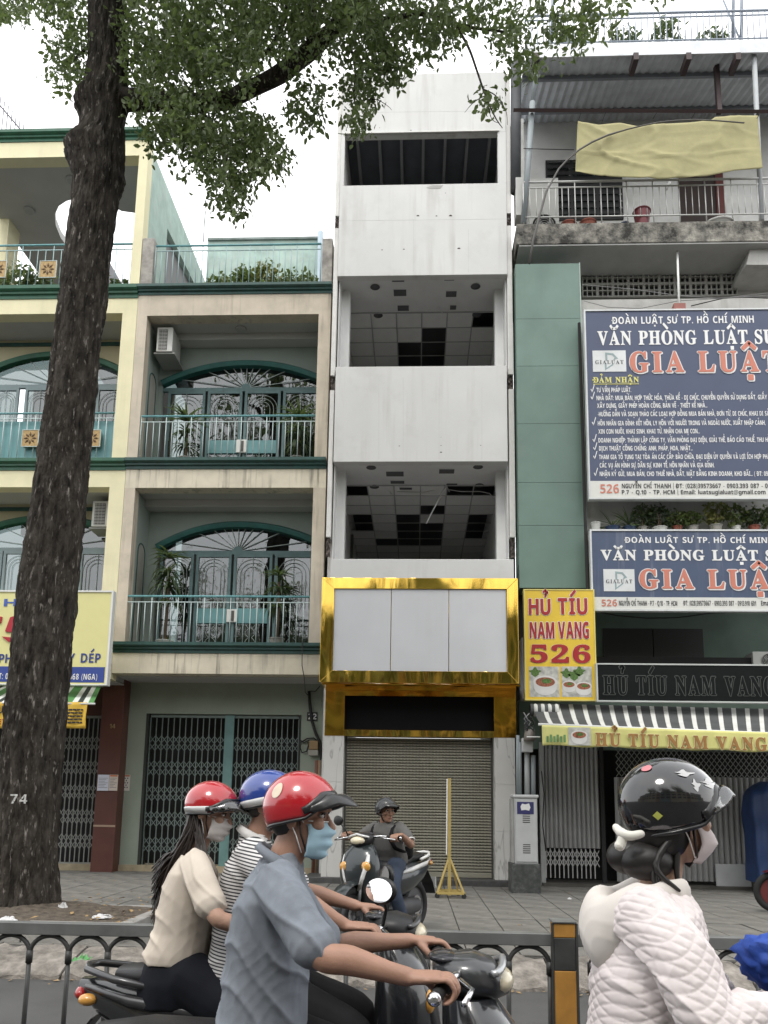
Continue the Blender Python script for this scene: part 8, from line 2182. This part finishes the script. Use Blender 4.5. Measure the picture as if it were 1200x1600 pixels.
for q0, z0, w_, hg in ((-1.0, .198, .26, .010), (-1.62, .222, .20, .007), (-1.45, .192, .08, .012)):
    decal_or_glint(h4, T4, q0, z0, w_, hg, M('painted_glint_white', (.5,.5,.5), .3, coat=.5), .002, 1.0, 30, .38)  # white blotches: sky reflections painted onto the gloss shell
decal_or_glint(h4, T4, -2.25, .115, .10, .011, M('decal_lime', (.45,.48,.10), .4), .002, 1.0, 4); decal_or_glint(h4, T4, -2.62, .235, .16, .008, M('decal_pink', (.60,.22,.24), .4), .002, 1.0)
mask(m4, T4, M('mask_pink', (.64,.56,.55), .85, var=.04), .96, 'beak')
face_parts(m4, T4, .96, False)

# ---- man on the parked scooter, looking to his left
m5 = thing('person', 'man in a dark grey polo shirt with backpack sitting on the standing scooter', 'person', (0, 0, 0))
S5 = Matrix.Translation(R5) @ Matrix.Rotation(YAW5, 4, 'Z')
hip = Vector((-.10, 0, .77)); chest = Vector((-.01, 0, .985)); nb_ = Vector((.03, 0, 1.150))
T5 = Tm(Vector((.045, .01, 1.160)), yaw=R(62), pitch=R(-3))
gl = Vector((.315, .300, 1.005)); gr = Vector((.315, -.300, 1.005))
sl_ = Vector((.0, .185, 1.09)); sr = Vector((.0, -.185, 1.09)); el = Vector((.06, .325, .94)); er = Vector((.08, -.31, .93))
mb = MB(); head_mesh(mb, T5, .98)
chain(mb, [nb_+Vector((-.01,0,-.06)), nb_+Vector((.008,0,.02)), T5 @ Vector((-.012, 0, .05))], [.064, .055, .054], 18)
wl = hand(mb, gl, Vector((1, -.1, -.1)), Vector((-.1, 1, 0)), Vector((.1, 0, 1))); wr = hand(mb, gr, Vector((1, .1, -.1)), Vector((-.1, -1, 0)), Vector((.1, 0, 1)))
for s_, e_, w_ in ((sr, er, wr), (sl_, el, wl)):
    chain(mb, [s_, s_.lerp(e_, .5), e_, e_.lerp(w_, .35), w_], [.048, .045, .040, .040, .027], 16)
mb.loft([tring(hip+Vector((0,0,-.06)), .09, .14), tring(hip, .10, .15), tring(hip.lerp(chest, .5), .10, .14), tring(chest, .10, .15), tring(nb_+Vector((-.012,0,-.08)), .07, .13), tring(nb_+Vector((-.01,0,-.03)), .05, .065)])
for sg in (-1, 1): chain(mb, [hip+Vector((.03, sg*.08, -.03)), Vector((.17, sg*.20, .66)), Vector((.30, sg*.27, .52)), Vector((.22, sg*.30, .30)), Vector((.16, sg*.32, .09))], [.08, .07, .055, .05, .038], 14)
remesh('body', mb, skin3, m5, .007, 4)
sh5 = M('shirt_grey', (.115,.112,.108), .9, var=.12, scale=9, spec=.15)
mb = MB()
mb.loft([tring(hip+Vector((0,0,-.04)), .145, .18), tring(hip+Vector((.01,0,.03)), .15, .185), tring(hip.lerp(chest, .5)+Vector((.01,0,0)), .142, .18), tring(chest, .128, .185), tring(chest.lerp(nb_, .45), .11, .185), tring(chest.lerp(nb_, .75), .085, .15), tring(nb_+Vector((-.004,0,.005)), .066, .075)])
for s_, e_ in ((sr, er), (sl_, el)): chain(mb, [s_+Vector((-.02, -s_.y*.3, .01)), s_.lerp(e_, .3), s_.lerp(e_, .65)], [(.07,.075), .068, .066], 16)
remesh('shirt', mb, sh5, m5, .009, 5, folds(.008, 18, 61))
for s_, e_ in ((sr, er), (sl_, el)):
    d = (e_-s_).normalized(); obj('sleeve_trim', MB().ring(s_.lerp(e_, .80), d, .060, .007, 20, 6), whitep, m5, smooth=True)
rg = []
for k in range(17):
    q = math.pi+(-.85+1.7*k/16)*math.pi; dx, dy = math.cos(q), math.sin(q); c = nb_+Vector((0, 0, .008))
    rg.append([c+Vector((dx*.066, dy*.07, -.01-.04*dx)), c+Vector((dx*.062, dy*.066, .025-.03*dx)), c+Vector((dx*.069, dy*.074, .024-.031*dx)), c+Vector((dx*.084, dy*.092, -.015-.055*dx))])
obj('collar', MB().loft(rg), sh5, m5, smooth=True)
mb = MB()
for sg in (-1, 1): chain(mb, [hip+Vector((.02, sg*.08, -.03)), Vector((.17, sg*.20, .66)), Vector((.30, sg*.27, .52)), Vector((.22, sg*.30, .30)), Vector((.16, sg*.32, .10))], [.10, .088, .07, .065, .058], 16)
mb.loft([tring(hip+Vector((0,0,-.1)), .12, .16), tring(hip+Vector((0,0,.02)), .12, .16)])
remesh('jeans', mb, M('jeans', (.022,.034,.06), .85, var=.25, scale=10), m5, .011, 5, folds(.007, 20, 66))
for sg in (-1, 1): shoe(m5, Vector((.18, sg*.32, .085)), blackpl, sg)
hr = MB(); hr.ball(T5 @ Vector((-.038, 0, .105)), (.066, .073, .062), 18, 12, T5.to_3x3()); obj('hair', hr, hairm, m5, smooth=True)
helmet(m5, T5, M('helmet_matt_black', (.018,.02,.022), .4, coat=.4), .98, 'short', edge=(.168,.095,.06))
face_parts(m5, T5, .98, True)
bk = M('backpack_black', (.008,.008,.009), .8, var=.3, scale=12, spec=.2)
mb = MB(); mb.loft([[(-.155+math.cos(q)*dx-.09+.25*(z-.95), math.sin(q)*hw, z) for q in [2*math.pi*k/20 for k in range(20)]] for z, dx, hw in ((.76, .05, .10), (.80, .10, .15), (.92, .12, .165), (1.05, .10, .155), (1.12, .06, .11), (1.14, .02, .05))])
remesh('backpack', mb, bk, m5, .01, 4)
for sg in (-1, 1):
    chst = [(-.10, sg*.11, 1.12), (-.01, sg*.12, 1.162), (.085, sg*.115, 1.10), (.130, sg*.12, .99), (.10, sg*.165, .90), (-.04, sg*.185, .86), (-.14, sg*.15, .84)]
    obj('backpack_strap', MB().tube(chst, [(.022, .006)]*7, 8), bk, m5, smooth=True)
finish()
m5.location = R5; m5.rotation_euler = (0, 0, YAW5)
